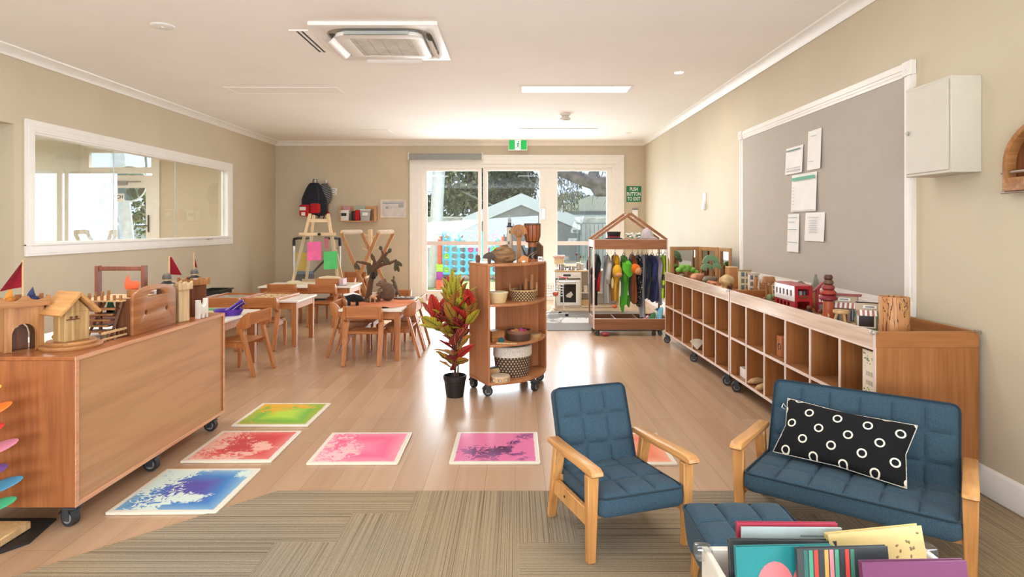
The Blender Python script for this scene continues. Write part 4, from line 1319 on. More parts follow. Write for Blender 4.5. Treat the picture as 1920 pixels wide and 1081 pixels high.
def shop(name, label, loc, rz, wall, w, h, roof):
    t = T(name, label, 'toy shop', loc, rz, 'painted toy shops by the log pot')
    d = .06
    MB().bx(-w / 2, w / 2, -d / 2, d / 2, 0, h, .001).build('shop_body', [paint(wall, .55)], t)
    MB().bx(-w / 2 - .001, w / 2 + .001, -d / 2 - .002, d / 2 + .001, h * .72, h, .001).build('gable_board', paint((186, 170, 146), .6, name='shop_upper'), t)
    MB().plate(rect(-.035, h * .82, .03, h * .93), .004, front((0, -d / 2 - .004, 0))).build('shop_sign', PAPER, t)
    MB().plate(rect(-.026, h * .85, .02, h * .9), .002, front((0, -d / 2 - .0065, 0))).build('sign_lettering', GREY, t)
    aw = MB()
    n_ = 10 if roof else 8
    x0, x1 = (-w / 2 + .004, w / 2 - .004) if roof else (-w / 2 + .006, w * .22)
    for i in range(n_):
        xa, xb = x0 + (x1 - x0) * i / n_, x0 + (x1 - x0) * (i + 1) / n_
        aw.m(i % 2).plate([(h * .74, 0), (h * .76, 0), (h * .58, -.03), (h * .56, -.03)], xb - xa, fr(((xa + xb) / 2, -d / 2, 0), (0, 0, 1), (0, 1, 0)))
    aw.build('awning', [paint((176, 110, 104), .6, name='awning_pink'), PAPER], t)
    if roof:
        MB().bx(-w / 2 - .012, w / 2 + .02, -d / 2 - .012, d / 2 + .006, h, h + .008, .001).build('flat_roof', paint((146, 62, 58), .5, name='shop_roof'), t)
        for i in range(3):
            x = -w * .32 + i * w * .32
            aw = [(x - .014, 0 if i == 1 else .012), (x + .014, 0 if i == 1 else .012), (x + .014, h * .38)] + [(x + .014 * cos(a), h * .38 + .018 * sin(a)) for a in [pi * k / 8 for k in range(9)]]
            MB().plate(aw, .003, front((0, -d / 2 - .001, 0))).build('arched_door' if i == 1 else 'arched_window', paint((150, 62, 66) if i == 1 else (86, 98, 118), .5), t)
            MB().plate([(x - .001, .02), (x + .001, .02), (x + .001, h * .5), (x - .001, h * .5)], .002, front((0, -d / 2 - .003, 0))).build('mullion', PAPER, t)
    else:
        MB().plate([rect(-w / 2 + .004, h * .1, w * .2, h * .6), rect(-w / 2 + .014, h * .15, w * .13, h * .56)], .006, front((0, -d / 2 - .002, 0))).build('window_frame', PAPER, t)
        MB().plate(rect(-w / 2 + .014, h * .15, w * .13, h * .56), .003, front((0, -d / 2 - .001, 0))).build('shop_window', paint((48, 40, 36), .3, name='shop_glass'), t)
        MB().plate(rect(w * .27, 0, w * .46, h * .5), .005, front((0, -d / 2 - .002, 0))).build('shop_door', paint((178, 62, 70), .5, name='shop_door_red'), t)
        b = MB()
        for i in range(2):
            for k in range(2): b.plate(rect(w * .31 + i * .016, h * .3 + k * .024, w * .31 + i * .016 + .01, h * .3 + k * .024 + .018), .002, front((0, -d / 2 - .005, 0)))
        b.build('door_panes', paint((70, 40, 44), .4, name='door_pane'), t)


shop('toy_shop', 'painted toy shop with pink flat roof and arched windows', (2.03, 3.74, ZDK), R(-34), (170, 158, 140), .135, .165, True)
shop('toy_shop', 'painted toy shop with green walls and red door', (2.015, 3.455, ZDK), R(-26), (116, 148, 108), .14, .155, False)
t = T('doll_table', 'small round wooden toy table on splayed legs before the shops', 'toy table', (1.90, 3.545, ZDK))
MB().lathe([(0, .084), (.042, .084), (.044, .092), (.042, .102), (0, .102)], n=22).build('table_top', TOYL, t)
for a in (40, 160, 280): MB().cyl((.02 * cos(R(a)), .02 * sin(R(a)), .085), (.044 * cos(R(a)), .044 * sin(R(a)), 0), .008, n=8).build('leg', TOYL, t)


def doll_chair(label, loc, rz):
    t = T('doll_chair', label, 'toy chair', loc, rz, 'toy chairs at the round toy table')
    MB().bx(-.02, .02, -.018, .018, .026, .034, .002).build('seat', TOYL, t)
    MB().bx(-.02, .02, .014, .02, .034, .068, .002).build('backrest', TOYL, t)
    for x in (-.016, .016):
        for y in (-.014, .014): MB().bx(x - .003, x + .003, y - .003, y + .003, 0, .026).build('leg', TOYL, t)


doll_chair('small wooden toy chair between toy table and green shop', (1.955, 3.485, ZDK), R(-60))
doll_chair('small wooden toy chair near the stack of red rings', (1.885, 3.62, ZDK), R(70))
S(MB().lathe([(0, 0), (.02, 0), (.022, .02), (.012, .045), (0, .047)], n=14).m(1).ball((0, 0, .058), .016, n=12), 'peg_doll', 'dark peg doll with brown head beside the bus end', 'toy figure', [paint((40, 36, 36), .6, name='peg_dark'), TOYD], (1.915, 3.96, ZDK), 0, 'peg dolls')
S(MB().lathe([(0, 0), (.016, 0), (.017, .018), (.01, .038), (0, .04)], n=14).m(1).ball((0, 0, .052), .016, n=12), 'peg_doll', 'wooden peg doll with round brown head beside the ring stack', 'toy figure', [TOYL, TOYD], (1.93, 3.84, ZDK), 0, 'peg dolls')
t = T('log_pot', 'hollow spalted wood log standing at the shelf end', 'log', (1.985, 3.185, ZDK))
m = N('spalted_log', .55)
v = m.coord((9, 9, 2.2))
g = m.noise(v, 1, 4, 2.5)
c = m.ramp(m.noise(m.coord((20, 20, 3)), 1, 4, 1), [(.3, lin((184, 124, 76))), (.7, lin((214, 162, 108)))])
line = m.math('LESS_THAN', m.math('ABSOLUTE', m.math('SUBTRACT', g, .5)), .012)
m.col(m.mix(line, c, lin((86, 52, 30))))
MB().lathe([(.0, .01), (.06, .012), (.061, .222), (.07, .222), (.072, .216), (.071, .1), (.072, 0), (0, 0)], n=40).build('log_wall', m.mat, t)

# ---- toys at the join of the two shelves
def printed_house(label, loc, rz, w, d, h, c, cap):
    t = T('printed_block_house', label, 'toy house', loc, rz, 'printed block houses')
    MB().bx(-w / 2, w / 2, -d / 2, d / 2, 0, h, .002).build('block', paint(c, .6), t)
    MB().bx(-w / 2 - .003, w / 2 + .003, -d / 2 - .003, d / 2 + .003, h, h + .012, .002).build('cap', paint(cap, .6), t)
    rn = random.Random(int(w * 1000))
    b = MB()
    for i in range(3):
        for k in range(2):
            b.m((i + k) % 2).plate(rect(-w * .36 + k * w * .42, .03 + i * h * .3, -w * .36 + k * w * .42 + w * .28, .03 + i * h * .3 + h * .2), .002, front((0, -d / 2 - .001, 0)))
    b.build('printed_windows', [paint((96, 108, 124), .6, name='print_blue'), paint((122, 106, 92), .6, name='print_brown')], t)


printed_house('tall printed block house with green strip at the shelf join', (2.045, 5.42, ZDK), R(-8), .10, .06, .19, (206, 196, 158), (150, 128, 100))
printed_house('printed block house with blue window beside the tall one', (2.03, 5.18, ZDK), R(-12), .085, .06, .18, (222, 206, 184), (188, 170, 150))
printed_house('pale printed block before the low wooden fence', (2.06, 4.86 - .06, ZDK), R(-14), .08, .1, .12, (214, 188, 144), (214, 188, 144))
t = T('feeder_stand', 'wooden bird feeder with hipped roof on forked posts', 'toy house', (1.995, 4.93 - .12, ZDK), R(-10))
for s in (-1, 1): MB().tube([(s * .016, -.035, 0), (s * .013, -.035, .07), (s * .02, -.035, .15)], [.012, .009, .012], 8).build('post', TOYW, t)
MB().plate([(-.055, .145), (.055, .145), (.04, .195), (-.04, .195)], .05, front((0, -.035, 0)), .003).build('hipped_roof', TOYW, t)
S(MB().tube([(0, 0, 0), (.003, 0, .05), (-.004, 0, .1), (.004, 0, .16), (0, 0, .175)], [.016, .02, .014, .017, .005], 10), 'wooden_figure', 'slim brown carved figure between block house and feeder', 'toy figure', TOYW, (1.965, 4.97, ZDK))
S(MB().tube([(0, 0, 0), (.002, 0, .03), (.01, 0, .06), (.0, 0, .075)], [.016, .02, .014, .004], 10), 'red_figure', 'small red carved figure at foot of the feeder', 'toy figure', paint((176, 62, 60), .6, name='red_figure'), (1.90, 4.985, ZDK))
t = T('peg_doll', 'dark peg doll with brown head at the shelf join', 'toy figure', (1.845, 5.22, ZDK), 0, 'peg dolls')
MB().lathe([(0, 0), (.026, 0), (.026, .03), (.013, .06), (0, .062)], n=14).build('body', paint((58, 54, 50), .6, name='peg_grey'), t)
MB().ball((0, 0, .08), .022, n=12).build('head', TOYD, t)
cutout('roof_block', 'amber pointed wooden block beside the dark peg doll', 'toy block', (1.795, 5.30, ZDK), R(20), (196, 128, 58), [(-.05, 0), (.05, 0), (.05, .03), (.0, .07), (-.05, .03)], .04)
for i in range(6):
    S(MB().ball((0, 0, .013), .013, n=10), 'wooden_ball', 'brown wooden ball in the row below the feeder', 'ball', paint((122, 86, 54), .4, name='ball_brown'), (1.79 + i * .031, 4.60 - .012 * (i % 2), ZDK + .03), 0, 'row of brown wooden balls')
t = T('log_tray', 'low wooden tray carrying the row of balls', 'tray', (1.865, 4.60, ZDK))
MB().bx(-.095, .095, -.05, .05, 0, .029, .003).build('tray_block', TOYX, t)
t = T('trough_set', 'low wooden toy trough along back of the shelf', 'toy', (2.09, 4.56, ZDK), R(0))
MB().bx(-.10, -.09, -.14, .14, 0, .05, .002).bx(.09, .10, -.14, .14, 0, .06, .002).bx(-.09, .09, -.14, -.13, 0, .05).bx(-.09, .09, .13, .14, 0, .06).bx(-.09, .09, -.13, .13, 0, .008).build('trough', TOYX, t)
S(MB().lathe([(0, 0), (.02, 0), (.019, .03), (.012, .045), (.02, .06), (.016, .085), (0, .095)], n=14).tube([(.01, 0, .07), (.035, 0, .08), (.045, 0, .085)], [.012, .01, .005], 8), 'green_bird', 'sage green wooden bird figure beside the bus front', 'toy bird', paint((128, 146, 108), .6, name='sage_green'), (1.865, 4.46, ZDK))
b = MB().lathe([(0, 0), (.05, 0), (.012, .1), (.01, .12), (0, .12)], n=4)
S(b, 'grey_tree_block', 'grey-green pointed tree block behind the bus roof', 'toy tree', paint((124, 128, 112), .6, name='grey_green'), (2.185, 4.42, ZDK + .12), R(30), 'tree blocks on the ledge')
S(MB().plate([(-.05, 0), (.05, 0), (.035, .03), (0, .05), (-.035, .03)], .04, front((0, 0, 0)), .003), 'grey_hill_block', 'grey rounded hill block behind the bus roof', 'toy block', paint((124, 120, 104), .6, name='hill_grey'), (2.185, 4.66, ZDK + .12), R(-60))
t = T('shelf_riser', 'narrow wooden riser block against wall behind the bus', 'block', (2.185, 4.56, ZDK))
MB().bx(-.03, .03, -.24, .24, 0, .119, .003).build('riser', TOYX, t)
S(MB().plate([(-.05, 0), (.05, 0), (.055, .02), (.02, .03), (-.05, .022)], .03, front((0, 0, 0)), .003), 'wood_chip', 'brown wooden boat shape beside the pointed tree block', 'toy', TOYX, (2.185, 4.34 + .01, ZDK + .1195), R(-70))

# ---- mirror screen and small world on the far shelf
t = T('mirror_screen', 'folding wooden screen of three mirrors on the far shelf', 'mirror', (0, 0, ZDK))
for (a, c) in (((1.705, 6.70), (2.03, 6.72)), ((2.035, 6.715), (2.165, 6.47)), ((2.168, 6.46), (2.19, 6.17))):
    a, c = V((*a, 0)), V((*c, 0))
    L = (c - a).length
    M = fr(a, c - a, (0, 0, 1))
    f = MB().plate([rect(0, 0, L, .365), rect(.042, .035, L - .042, .325)], .02, M, .002).build('panel_frame', wood((160, 118, 76), (184, 142, 98), 'Z', .5, .9, name='screen_frame'), t)
    MB().plate(rect(.038, .03, L - .038, .33), .004, M @ Matrix.Translation((0, 0, -.002))).build('mirror_glass', MIRROR, t)
t = T('tall_block', 'tall tan wooden block standing before the mirror screen', 'block', (2.09, 5.86, ZDK))
MB().bx(-.05, .04, -.05, .05, 0, .19, .003).build('block', paint((190, 136, 84), .5, name='tan_block'), t)
MB().bx(-.052, .042, -.052, .052, .19, .202, .003).build('block_cap', TOYL, t)
t = T('cloud_tree', 'wooden tree with bright green cloud-shaped crown before mirrors', 'toy tree', (1.80, 6.42, ZDK), R(-5))
MB().tube([(0, 0, 0), (.004, 0, .06), (0, 0, .13)], [.038, .026, .03], 12).build('trunk', wood((130, 92, 58), (160, 118, 78), 'Z', .5, 1), t)
b = MB()
for (x, z, r) in ((-.07, .13, .035), (-.03, .155, .042), (.02, .15, .048), (.07, .13, .036), (.11, .105, .03), (-.0, .13, .045)): b.ball((x, .01 * (x > 0), z), (r, .03, r * .8), n=12)
b.build('crown', paint((108, 164, 62), .6, name='leaf_green'), t)
t = T('palm_tree', 'tall wooden toy palm with drooping sage green crown', 'toy tree', (1.975, 6.14, ZDK), R(0))
MB().tube([(0, 0, 0), (.005, 0, .1), (0, 0, .2), (0, 0, .24)], [.026, .022, .022, .016], 12).build('trunk', wood((140, 92, 58), (168, 118, 78), 'Z', .5, 1), t)
for (dx, dz, R_, th) in ((0, .22, .085, .045), (-.045, .16, .06, .03), (.05, .17, .055, .03)):
    ar = [(dx + R_ * cos(a), dz + R_ * .95 * sin(a)) for a in [pi * (k / 14) for k in range(15)]] + [(dx + (R_ - th) * cos(a), dz - .015 + (R_ - th) * sin(a)) for a in [pi * (1 - k / 12) for k in range(13)]]
    MB().plate(ar, .024, front((0, -.01 * (dx != 0), 0)), .003).build('frond', paint((112, 146, 106), .6, name='frond_green'), t)


def beast(label, loc, rz, s, col, belly, legs=True, kind='pig', group='small animals by the mirror screen'):
    t = T('animal_figure', label, 'toy animal', loc, rz, group)
    b = MB()
    if kind == 'pig':
        b.tube([(-.05, 0, .045), (-.03, 0, .048), (.01, 0, .05), (.04, 0, .05), (.06, 0, .05)], [.008, .03, .033, .026, .012], 12)
        b.ball((.055, 0, .058), (.022, .019, .019), n=10).ball((.055, .014, .075), (.005, .004, .01), n=6).ball((.055, -.014, .075), (.005, .004, .01), n=6)
    elif kind == 'long':
        b.tube([(-.075, 0, .02), (-.04, 0, .026), (.0, 0, .034), (.04, 0, .034), (.07, 0, .04), (.085, 0, .04)], [.003, .01, .02, .018, .012, .005], 10)
    elif kind == 'round':
        b.tube([(-.045, 0, .05), (-.035, 0, .055), (0, 0, .06), (.03, 0, .055), (.045, 0, .05)], [.012, .034, .042, .036, .014], 14).ball((.045, -.0, .045), (.02, .018, .016), n=10)
    if legs:
        for x in (-.028, .03):
            for y in (-.014, .014): b.tube([(x, y, 0), (x, y, .02), (x, y, .045)], [.007, .007, .011], 8)
    s *= 1.25
    b.bm.transform(Matrix.Scale(s, 4))
    b.build('body', paint(col, .6, var=.12, sc=30), t)
    if belly:
        b = MB().ball((0, 0, .036), (.036, .027, .016), n=12) if kind != 'long' else MB().ball((.01, 0, .026), (.03, .014, .008), n=8)
        b.bm.transform(Matrix.Scale(s, 4))
        b.build('belly', paint(belly, .6), t)
    return t


beast('grey-green animal figure beside the trunk of the green cloud tree', (1.745, 6.38, ZDK), R(60), .9, (128, 120, 92), None)
beast('pinkish brown pig figure right before the green cloud tree', (1.83, 6.14, ZDK), R(30), 1.15, (190, 134, 100), (206, 156, 120))
beast('grey animal figure under the middle mirror', (1.90, 5.98, ZDK), R(10), 1.0, (124, 112, 98), None)
beast('low reddish lizard figure before the palm trunk', (1.85, 5.66, ZDK), R(100), 1.2, (186, 118, 82), None, True, 'long')
beast('pale round hedgehog figure before the tall tan block', (1.955, 5.62, ZDK), R(35), 1.15, (206, 178, 130), (176, 104, 66), True, 'round')

# ------------------------------------------------------------------ pinboard wall
t = T('pinboard', 'large grey felt pinboard in white moulded frame on wall', 'pinboard', (XR, 0, 0))
BY0, BY1, BZ0, BZ1 = 3.53, 6.05, .86, 2.17
MB().bx(-.012, 0, BY0, BY1, BZ0, BZ1).build('felt_panel', cloth((182, 174, 164), .95, 160, .05, 'grey_felt', .02), t)
b = MB()
for g0, g1, d in ((-.075, -.055, .02), (-.055, -.035, .028), (-.035, -.015, .022), (-.015, .005, .018)):
    b.plate([rect(-BY1 + g0, BZ0 + g0, -BY0 - g0, BZ1 - g0), rect(-BY1 + g1, BZ0 + g1, -BY0 - g1, BZ1 - g1)], d, onright((-d / 2, 0, 0)))
b.build('frame', WHITE, t)
for y in (BY0 - .036, BY1 + .036):
    for z in (BZ0 - .036, BZ1 + .036):
        MB().bx(-.034, 0, y - .042, y + .042, z - .042, z + .042, .003).cyl((-.038, y, z), (-.03, y, z), .026, n=20).cyl((-.042, y, z), (-.03, y, z), .012, n=14).build('rosette_block', WHITE, t)


def notice(label, px0, px1, py0, py1, deco, tilt=0.0):
    X = XR - .0145
    ya, yb = X * FPX / (px0 - CX), X * FPX / (px1 - CX)
    yc = (ya + yb) / 2
    za, zb = EYE - (py1 - CY) * yc / FPX, EYE - (py0 - CY) * yc / FPX
    w, h = ya - yb, zb - za
    t = T('notice', label, 'notice', (X, yc, (za + zb) / 2), 0, 'paper notices on the pinboard')
    t.rotation_euler = (R(tilt), 0, 0)
    MB().surf(lambda u, v: V((-.004 - .010 * (1 - v) * (2 * u - 1) ** 2, (.5 - u) * w, (v - .5) * h)), 8, 8).build('sheet', PAPER, t)
    b = MB()
    mats = [paint((104, 178, 150), .7, name='print_green'), paint((178, 180, 184), .7, name='print_grey'), paint((92, 138, 124), .7, name='print_dark_green')]
    for (m_, x0, x1, z0, z1) in deco:
        b.m(m_).plate(rect((x0 - .5) * w, (z0 - .5) * h, (x1 - .5) * w, (z1 - .5) * h), .0012, onright((-.0155, 0, 0)))
    b.build('print', mats, t)


notice('landscape notice with thin green header, highest but one on pinboard', 1475, 1507, 275, 325, [(2, .08, .9, .86, .9), (1, .1, .9, .1, .13), (1, .1, .9, .2, .22)])
notice('tall plain white notice highest on the pinboard', 1516.5, 1541.5, 243, 317, [(1, .15, .5, .2, .215), (1, .3, .7, .84, .855)])
notice('large notice with wide green header in middle of the group', 1486, 1533, 325, 396, [(0, .05, .95, .84, .92)] + [(1, .06, .16, .2 + i * .09, .21 + i * .09) for i in range(6)] + [(1, .05, .95, .03, .04)])
notice('narrow strip notice with three green rules low on pinboard', 1478.5, 1500, 401, 472, [(2, .1, .9, .9, .912), (2, .1, .9, .58, .592), (2, .1, .9, .25, .262), (1, .15, .7, .78, .8)])
notice('notice with short text column, lowest beside the strip notice', 1511.5, 1548, 398, 452, [(1, .2, .75, .82, .84)] + [(1, .25, .66, .3 + i * .08, .32 + i * .08) for i in range(6)])
t = T('wall_cabinet', 'grey metal key cabinet on wall at the pinboard corner', 'cabinet', (XR, 0, 0))
CABM = paint((206, 200, 186), .45, name='powder_coat', var=.01)
MB().bx(-.15, 0, 2.97, 3.315, 1.565, 2.04, .003).build('cabinet_body', CABM, t)
MB().bx(-.157, -.151, 2.983, 3.302, 1.58, 2.025, .002).build('cabinet_door', CABM, t)
MB().cyl((-.157, 3.285, 1.80), (-.166, 3.285, 1.80), .011, n=14).build('key_lock', CHROME, t)
t = T('wall_arch_shelf', 'arched wooden wall shelf cut off by the photo edge', 'shelf', (XR, 2.56, 0))
ar = [(-.24, 1.56), (.22, 1.56), (.22, 1.60)] + [(.22 * cos(a), 1.60 + .17 * sin(a)) for a in [pi * k / 18 for k in range(19)]] + [(-.22, 1.56)]
arch_o = [(.225, 1.46), (.225, 1.58)] + [(.225 * cos(a), 1.58 + .19 * sin(a)) for a in [pi * k / 18 for k in range(19)]] + [(-.225, 1.46)]
arch_i = [(.2, 1.52), (.2, 1.58)] + [(.2 * cos(a), 1.58 + .165 * sin(a)) for a in [pi * k / 18 for k in range(19)]] + [(-.2, 1.52)]
MB().plate([arch_o, arch_i], .05, onright((-.025, 0, 0)), .002).build('arch_frame', TOYX, t)
MB().plate(arch_i, .004, onright((-.004, 0, 0))).build('back_board', TOYD, t)
for z in (1.455, 1.545):
    MB().cyl((-.035, -.245, z), (-.035, .245, z), .008, n=10).build('chrome_rod', CHROME, t)
# ------------------------------------------------------------------ curved mobile shelf
CW = .66
cs_rz = math.atan2(.478, .878)
CB = V((-.374, 4.93, 0))
t = T('curved_shelf', 'curved cherry wood shelf on casters standing in mid room', 'shelf', CB, cs_rz)
MCS = Matrix.Translation(CB) @ Matrix.Rotation(cs_rz, 4, 'Z')


def cs_curve(n=20, off=0.0):
    p0, pc, p2 = V((0, -.35 + off)), V((.40, -.485 + off)), V((CW, -.12 + off))
    return [tuple(p0 * (1 - k) ** 2 + pc * 2 * k * (1 - k) + p2 * k * k) for k in [i / n for i in range(n + 1)]]


def cs_board(z0, z1, inset=0.0):
    o = [(CW - .0 - inset, 0), (inset, 0)] + [(max(inset, min(CW - inset, x)), y) for x, y in cs_curve()]
    return MB().plate(o, z1 - z0, flat((0, 0, (z0 + z1) / 2)), .0025)


cs_board(.992, 1.012).build('top_board', CURV_Y, t)
for z in (.704, .396): cs_board(z - .02, z, .019).build('shelf_board', CURV_Y, t)
cs_board(.086, .108).build('bottom_board', CURV_Y, t)
MB().bx(0, .018, -.352, 0, .108, .992, .002).build('side_panel', CURV_Z, t)
MB().bx(CW - .018, CW, -.125, 0, .108, .992, .002).build('side_panel', CURV_Z, t)
MB().bx(.235, CW - .018, -.018, 0, .108, .992, .001).build('back_panel', CURV_Z, t)
for (x, y, a) in ((.03, -.31, 75), (.03, -.04, 10), (.40, -.36, -60), (.62, -.10, 60), (.5, -.04, 30)): caster(t, (x, y, .086), R(a), .037)


def cs(px, z, Y): return V(((px - CX) * Y / FPX, Y, z))


ZC1, ZC2, ZC3, ZC4 = 1.0125, .7045, .3965, .1085
# on top
t = T('lighthouse_model', 'slim pale model lighthouse with dark lantern on the curved shelf', 'lighthouse', cs(955.5, ZC1, 5.02))
MB().lathe([(0, 0), (.03, 0), (.022, .28), (0, .28)], n=18).build('tower', paint((206, 192, 174), .6, name='lighthouse_stone'), t)
MB().lathe([(.026, .28), (.026, .29), (.015, .292), (.015, .318), (0, .318)], n=14).build('gallery', paint((54, 54, 60), .5, name='lantern_dark'), t)
MB().lathe([(0, .318), (.013, .319), (.013, .338), (.016, .342), (.004, .362), (.002, .378), (0, .378)], n=12).build('lantern', paint((166, 166, 168), .5, name='lantern_grey'), t)
b = MB()
for z in (.23, .14, .06): b.bx(-.004 - .006 * (z < .2), .004 - .006 * (z < .2), -.031, -.018, z, z + .024)
b.build('tower_windows', paint((60, 56, 54), .6, name='tower_window_dark'), t)
t = T('baobab_cutout', 'wooden baobab tree cutout with arched crown on the curved shelf', 'toy tree', cs(973, ZC1, 4.93), R(10))
cr = [(.068 * cos(a), .235 + .068 * sin(a)) for a in [pi * (k / 16 * 1.1 - .05) for k in range(17)]]
cr += [(.034 * cos(a), .225 + .03 * sin(a)) for a in [pi * (1 - k / 12) for k in range(13)]]
b = MB().plate(cr, .022, front((0, 0, 0)), .002).plate([(-.018, 0), (.018, 0), (.015, .09), (.018, .2), (-.018, .2), (-.015, .09)], .022, front((0, 0, 0)), .002)
for a in (-34, -16, 2, 20, 36):
    b.bar((.006 * a / 20, 0, .19), (.052 * sin(R(a * 1.4)), 0, .19 + .062 * cos(R(a))), .018, .008, (0, 1, 0))
b.build('tree_cutout', TOYW, t)
t = T('djembe_drum', 'goblet hand drum with painted base on the curved shelf', 'drum', cs(998, ZC1, 5.03))
MB().lathe([(.046, .155), (.058, .175), (.066, .215), (.068, .29), (.064, .312), (0, .312)], n=26).build('bowl', wood((150, 82, 44), (178, 104, 58), 'Z', .4, 1, name='drum_shell'), t)
MB().lathe([(0, .312), (.066, .312), (.07, .308), (.07, .30), (.067, .297)], n=26).build('drum_skin', paint((90, 66, 48), .6, name='drum_skin'), t)
MB().lathe([(.036, .118), (.036, .155), (.046, .156)], n=24).build('neck', wood((150, 82, 44), (178, 104, 58), 'Z', .4, 1, name='drum_shell'), t)
MB().lathe([(0, 0), (.047, 0), (.047, .016), (.044, .018)], n=26).build('base_ring', wood((150, 82, 44), (178, 104, 58), 'Z', .4, 1, name='drum_shell'), t)
m = N('painted_drum_base', .4)
x, y, z = m.xyz(m.coord((14, 14, 16)))
wv = m.math('SINE', m.math('ADD', m.math('MULTIPLY', x, 3.5), m.math('MULTIPLY', m.math('SINE', m.math('MULTIPLY', z, 2.6)), 2.4)))
m.col(m.ramp(wv, [(.0, lin((24, 30, 28))), (.36, lin((26, 26, 24))), (.5, lin((188, 56, 44))), (.62, lin((28, 60, 44))), (.74, lin((210, 190, 150))), (.82, lin((28, 30, 28)))], 'CONSTANT'))
MB().lathe([(.044, .018), (.045, .03), (.04, .08), (.035, .118)], n=26).build('painted_base', m.mat, t)
b = MB()
for i in range(12):
    a = 2 * pi * i / 12
    b.tube([(.0475 * cos(a), .0475 * sin(a), .158), (.061 * cos(a), .061 * sin(a), .178), (.069 * cos(a), .069 * sin(a), .22), (.071 * cos(a), .071 * sin(a), .30)], .0018, 5)
b.tube([(.05 * cos(2 * pi * i / 24), .05 * sin(2 * pi * i / 24), .16) for i in range(24)], .004, 6, closed=True)
b.build('tuning_cord', paint((30, 26, 24), .6, name='drum_cord'), t)
rn = random.Random(11)
m = N('weathered_driftwood', .8)
m.col(m.ramp(m.noise(m.coord((6, 6, 40)), 1, 5, 1.5), [(.3, lin((92, 66, 44))), (.5, lin((142, 108, 72))), (.7, lin((176, 142, 100)))]))
m.bump(m.noise(m.coord((8, 8, 50)), 1, 4, 1), .6, .01)
b = MB()
from mathutils import noise as mn


def lump(u, v):
    a, p = 2 * pi * u, pi * v
    d = V((cos(a) * sin(p), sin(a) * sin(p), -cos(p)))
    r = 1 + .28 * mn.noise(d * 1.6 + V((3, 1, 7))) + .10 * mn.noise(d * 5)
    return V((d.x * .105 * r, d.y * .07 * r, max(0, .052 + d.z * .07 * r)))


b.surf(lump, 36, 20).tube([(-.02, 0, .09), (-.005, 0, .118), (.03, .01, .125), (.05, .01, .11)], [.018, .022, .018, .008], 8)
S(b, 'driftwood', 'rough brown lump of driftwood on the curved shelf', 'driftwood', m.mat, cs(944, ZC1, 4.86), R(15))
t = T('bush_cutout', 'dark brown rounded tree cutout at front of the curved shelf', 'toy tree', cs(917.5, ZC1, 4.72), R(8))
MB().plate([(-.052, .04), (-.046, .062), (-.026, .078), (.0, .09), (.026, .08), (.046, .06), (.052, .04), (.016, .036), (.012, 0), (-.012, 0), (-.014, .036)], .02, front((0, 0, 0)), .003).build('tree_cutout', paint((78, 60, 50), .6, name='dark_stain'), t)
S(MB().plate([(-.016, 0), (.016, 0), (.02, .03), (.014, .058), (-.018, .056), (-.02, .03)], .02, front((0, 0, 0)), .003), 'stump_block', 'small brown stump block at left rear of the curved shelf', 'toy block', TOYD, cs(896, ZC1, 4.86), R(5))
t = T('elephant_block', 'orange wooden elephant block at front of the curved shelf', 'toy animal', cs(984, ZC1, 4.80), R(5))
MB().plate([(-.04, 0), (-.024, 0), (-.022, .014), (.004, .016), (.008, 0), (.024, 0), (.03, .022), (.028, .045), (.0, .058), (-.026, .054), (-.04, .034), (-.052, .026), (-.056, .0), (-.046, 0), (-.044, .018)], .022, front((0, 0, 0)), .003).build('body', paint((202, 132, 66), .5, name='elephant_orange'), t)
t = T('slanted_board', 'dark wooden board with slanted top leaning behind the drum', 'board', cs(1010, ZC1, 5.15), R(-50))
MB().plate([(-.05, 0), (.05, 0), (.05, .12), (.0, .155), (-.05, .125)], .016, front((0, 0, 0)), .002).build('board', wood((98, 74, 50), (126, 98, 66), 'Z', .6, 1, name='dull_board'), t)
t = T('angled_slat', 'dark slat leaning between the tree cutout and drum', 'slat', cs(984, ZC1, 5.06), R(10))
MB().plate([(-.034, .13), (-.028, .13), (.03, .02), (.03, 0), (.008, 0)], .02, front((0, 0, 0)), .001).build('slat', paint((74, 66, 56), .6, name='slat_dark'), t)
t = T('sign_card', 'tiny white sign card beside the drum base', 'card', cs(1013, ZC1, 4.99), R(-12))
MB().bx(-.019, .019, -.004, .004, 0, .04, .001).bx(-.019, .019, -.012, .012, 0, .004).build('card', PAPER, t)
MB().bx(-.013, .013, -.005, -.004, .014, .026).build('lettering', GREY, t)


# baskets and bowls on the shelves
def weave(name, a, b_, nz, na, hz, rough=.8):
    m = N(name, rough)
    x, y, z = m.xyz(m.coord())
    ang = m.math('ARCTAN2', y, x)
    r = m.math('FLOOR', m.math('MULTIPLY', z, nz / hz))
    k = m.math('SINE', m.math('ADD', m.math('MULTIPLY', ang, na), m.math('MULTIPLY', r, pi)))
    s = m.math('ABSOLUTE', m.math('SINE', m.math('MULTIPLY', z, pi * nz / hz)))
    f = m.math('MULTIPLY', m.math('ADD', m.math('MULTIPLY', k, .5), .5), s)
    m.col(m.ramp(f, [(.05, lin(dk(a, .45))), (.3, lin(a)), (.7, lin(b_))]))
    m.bump(f, .8, .006)
    return m.mat


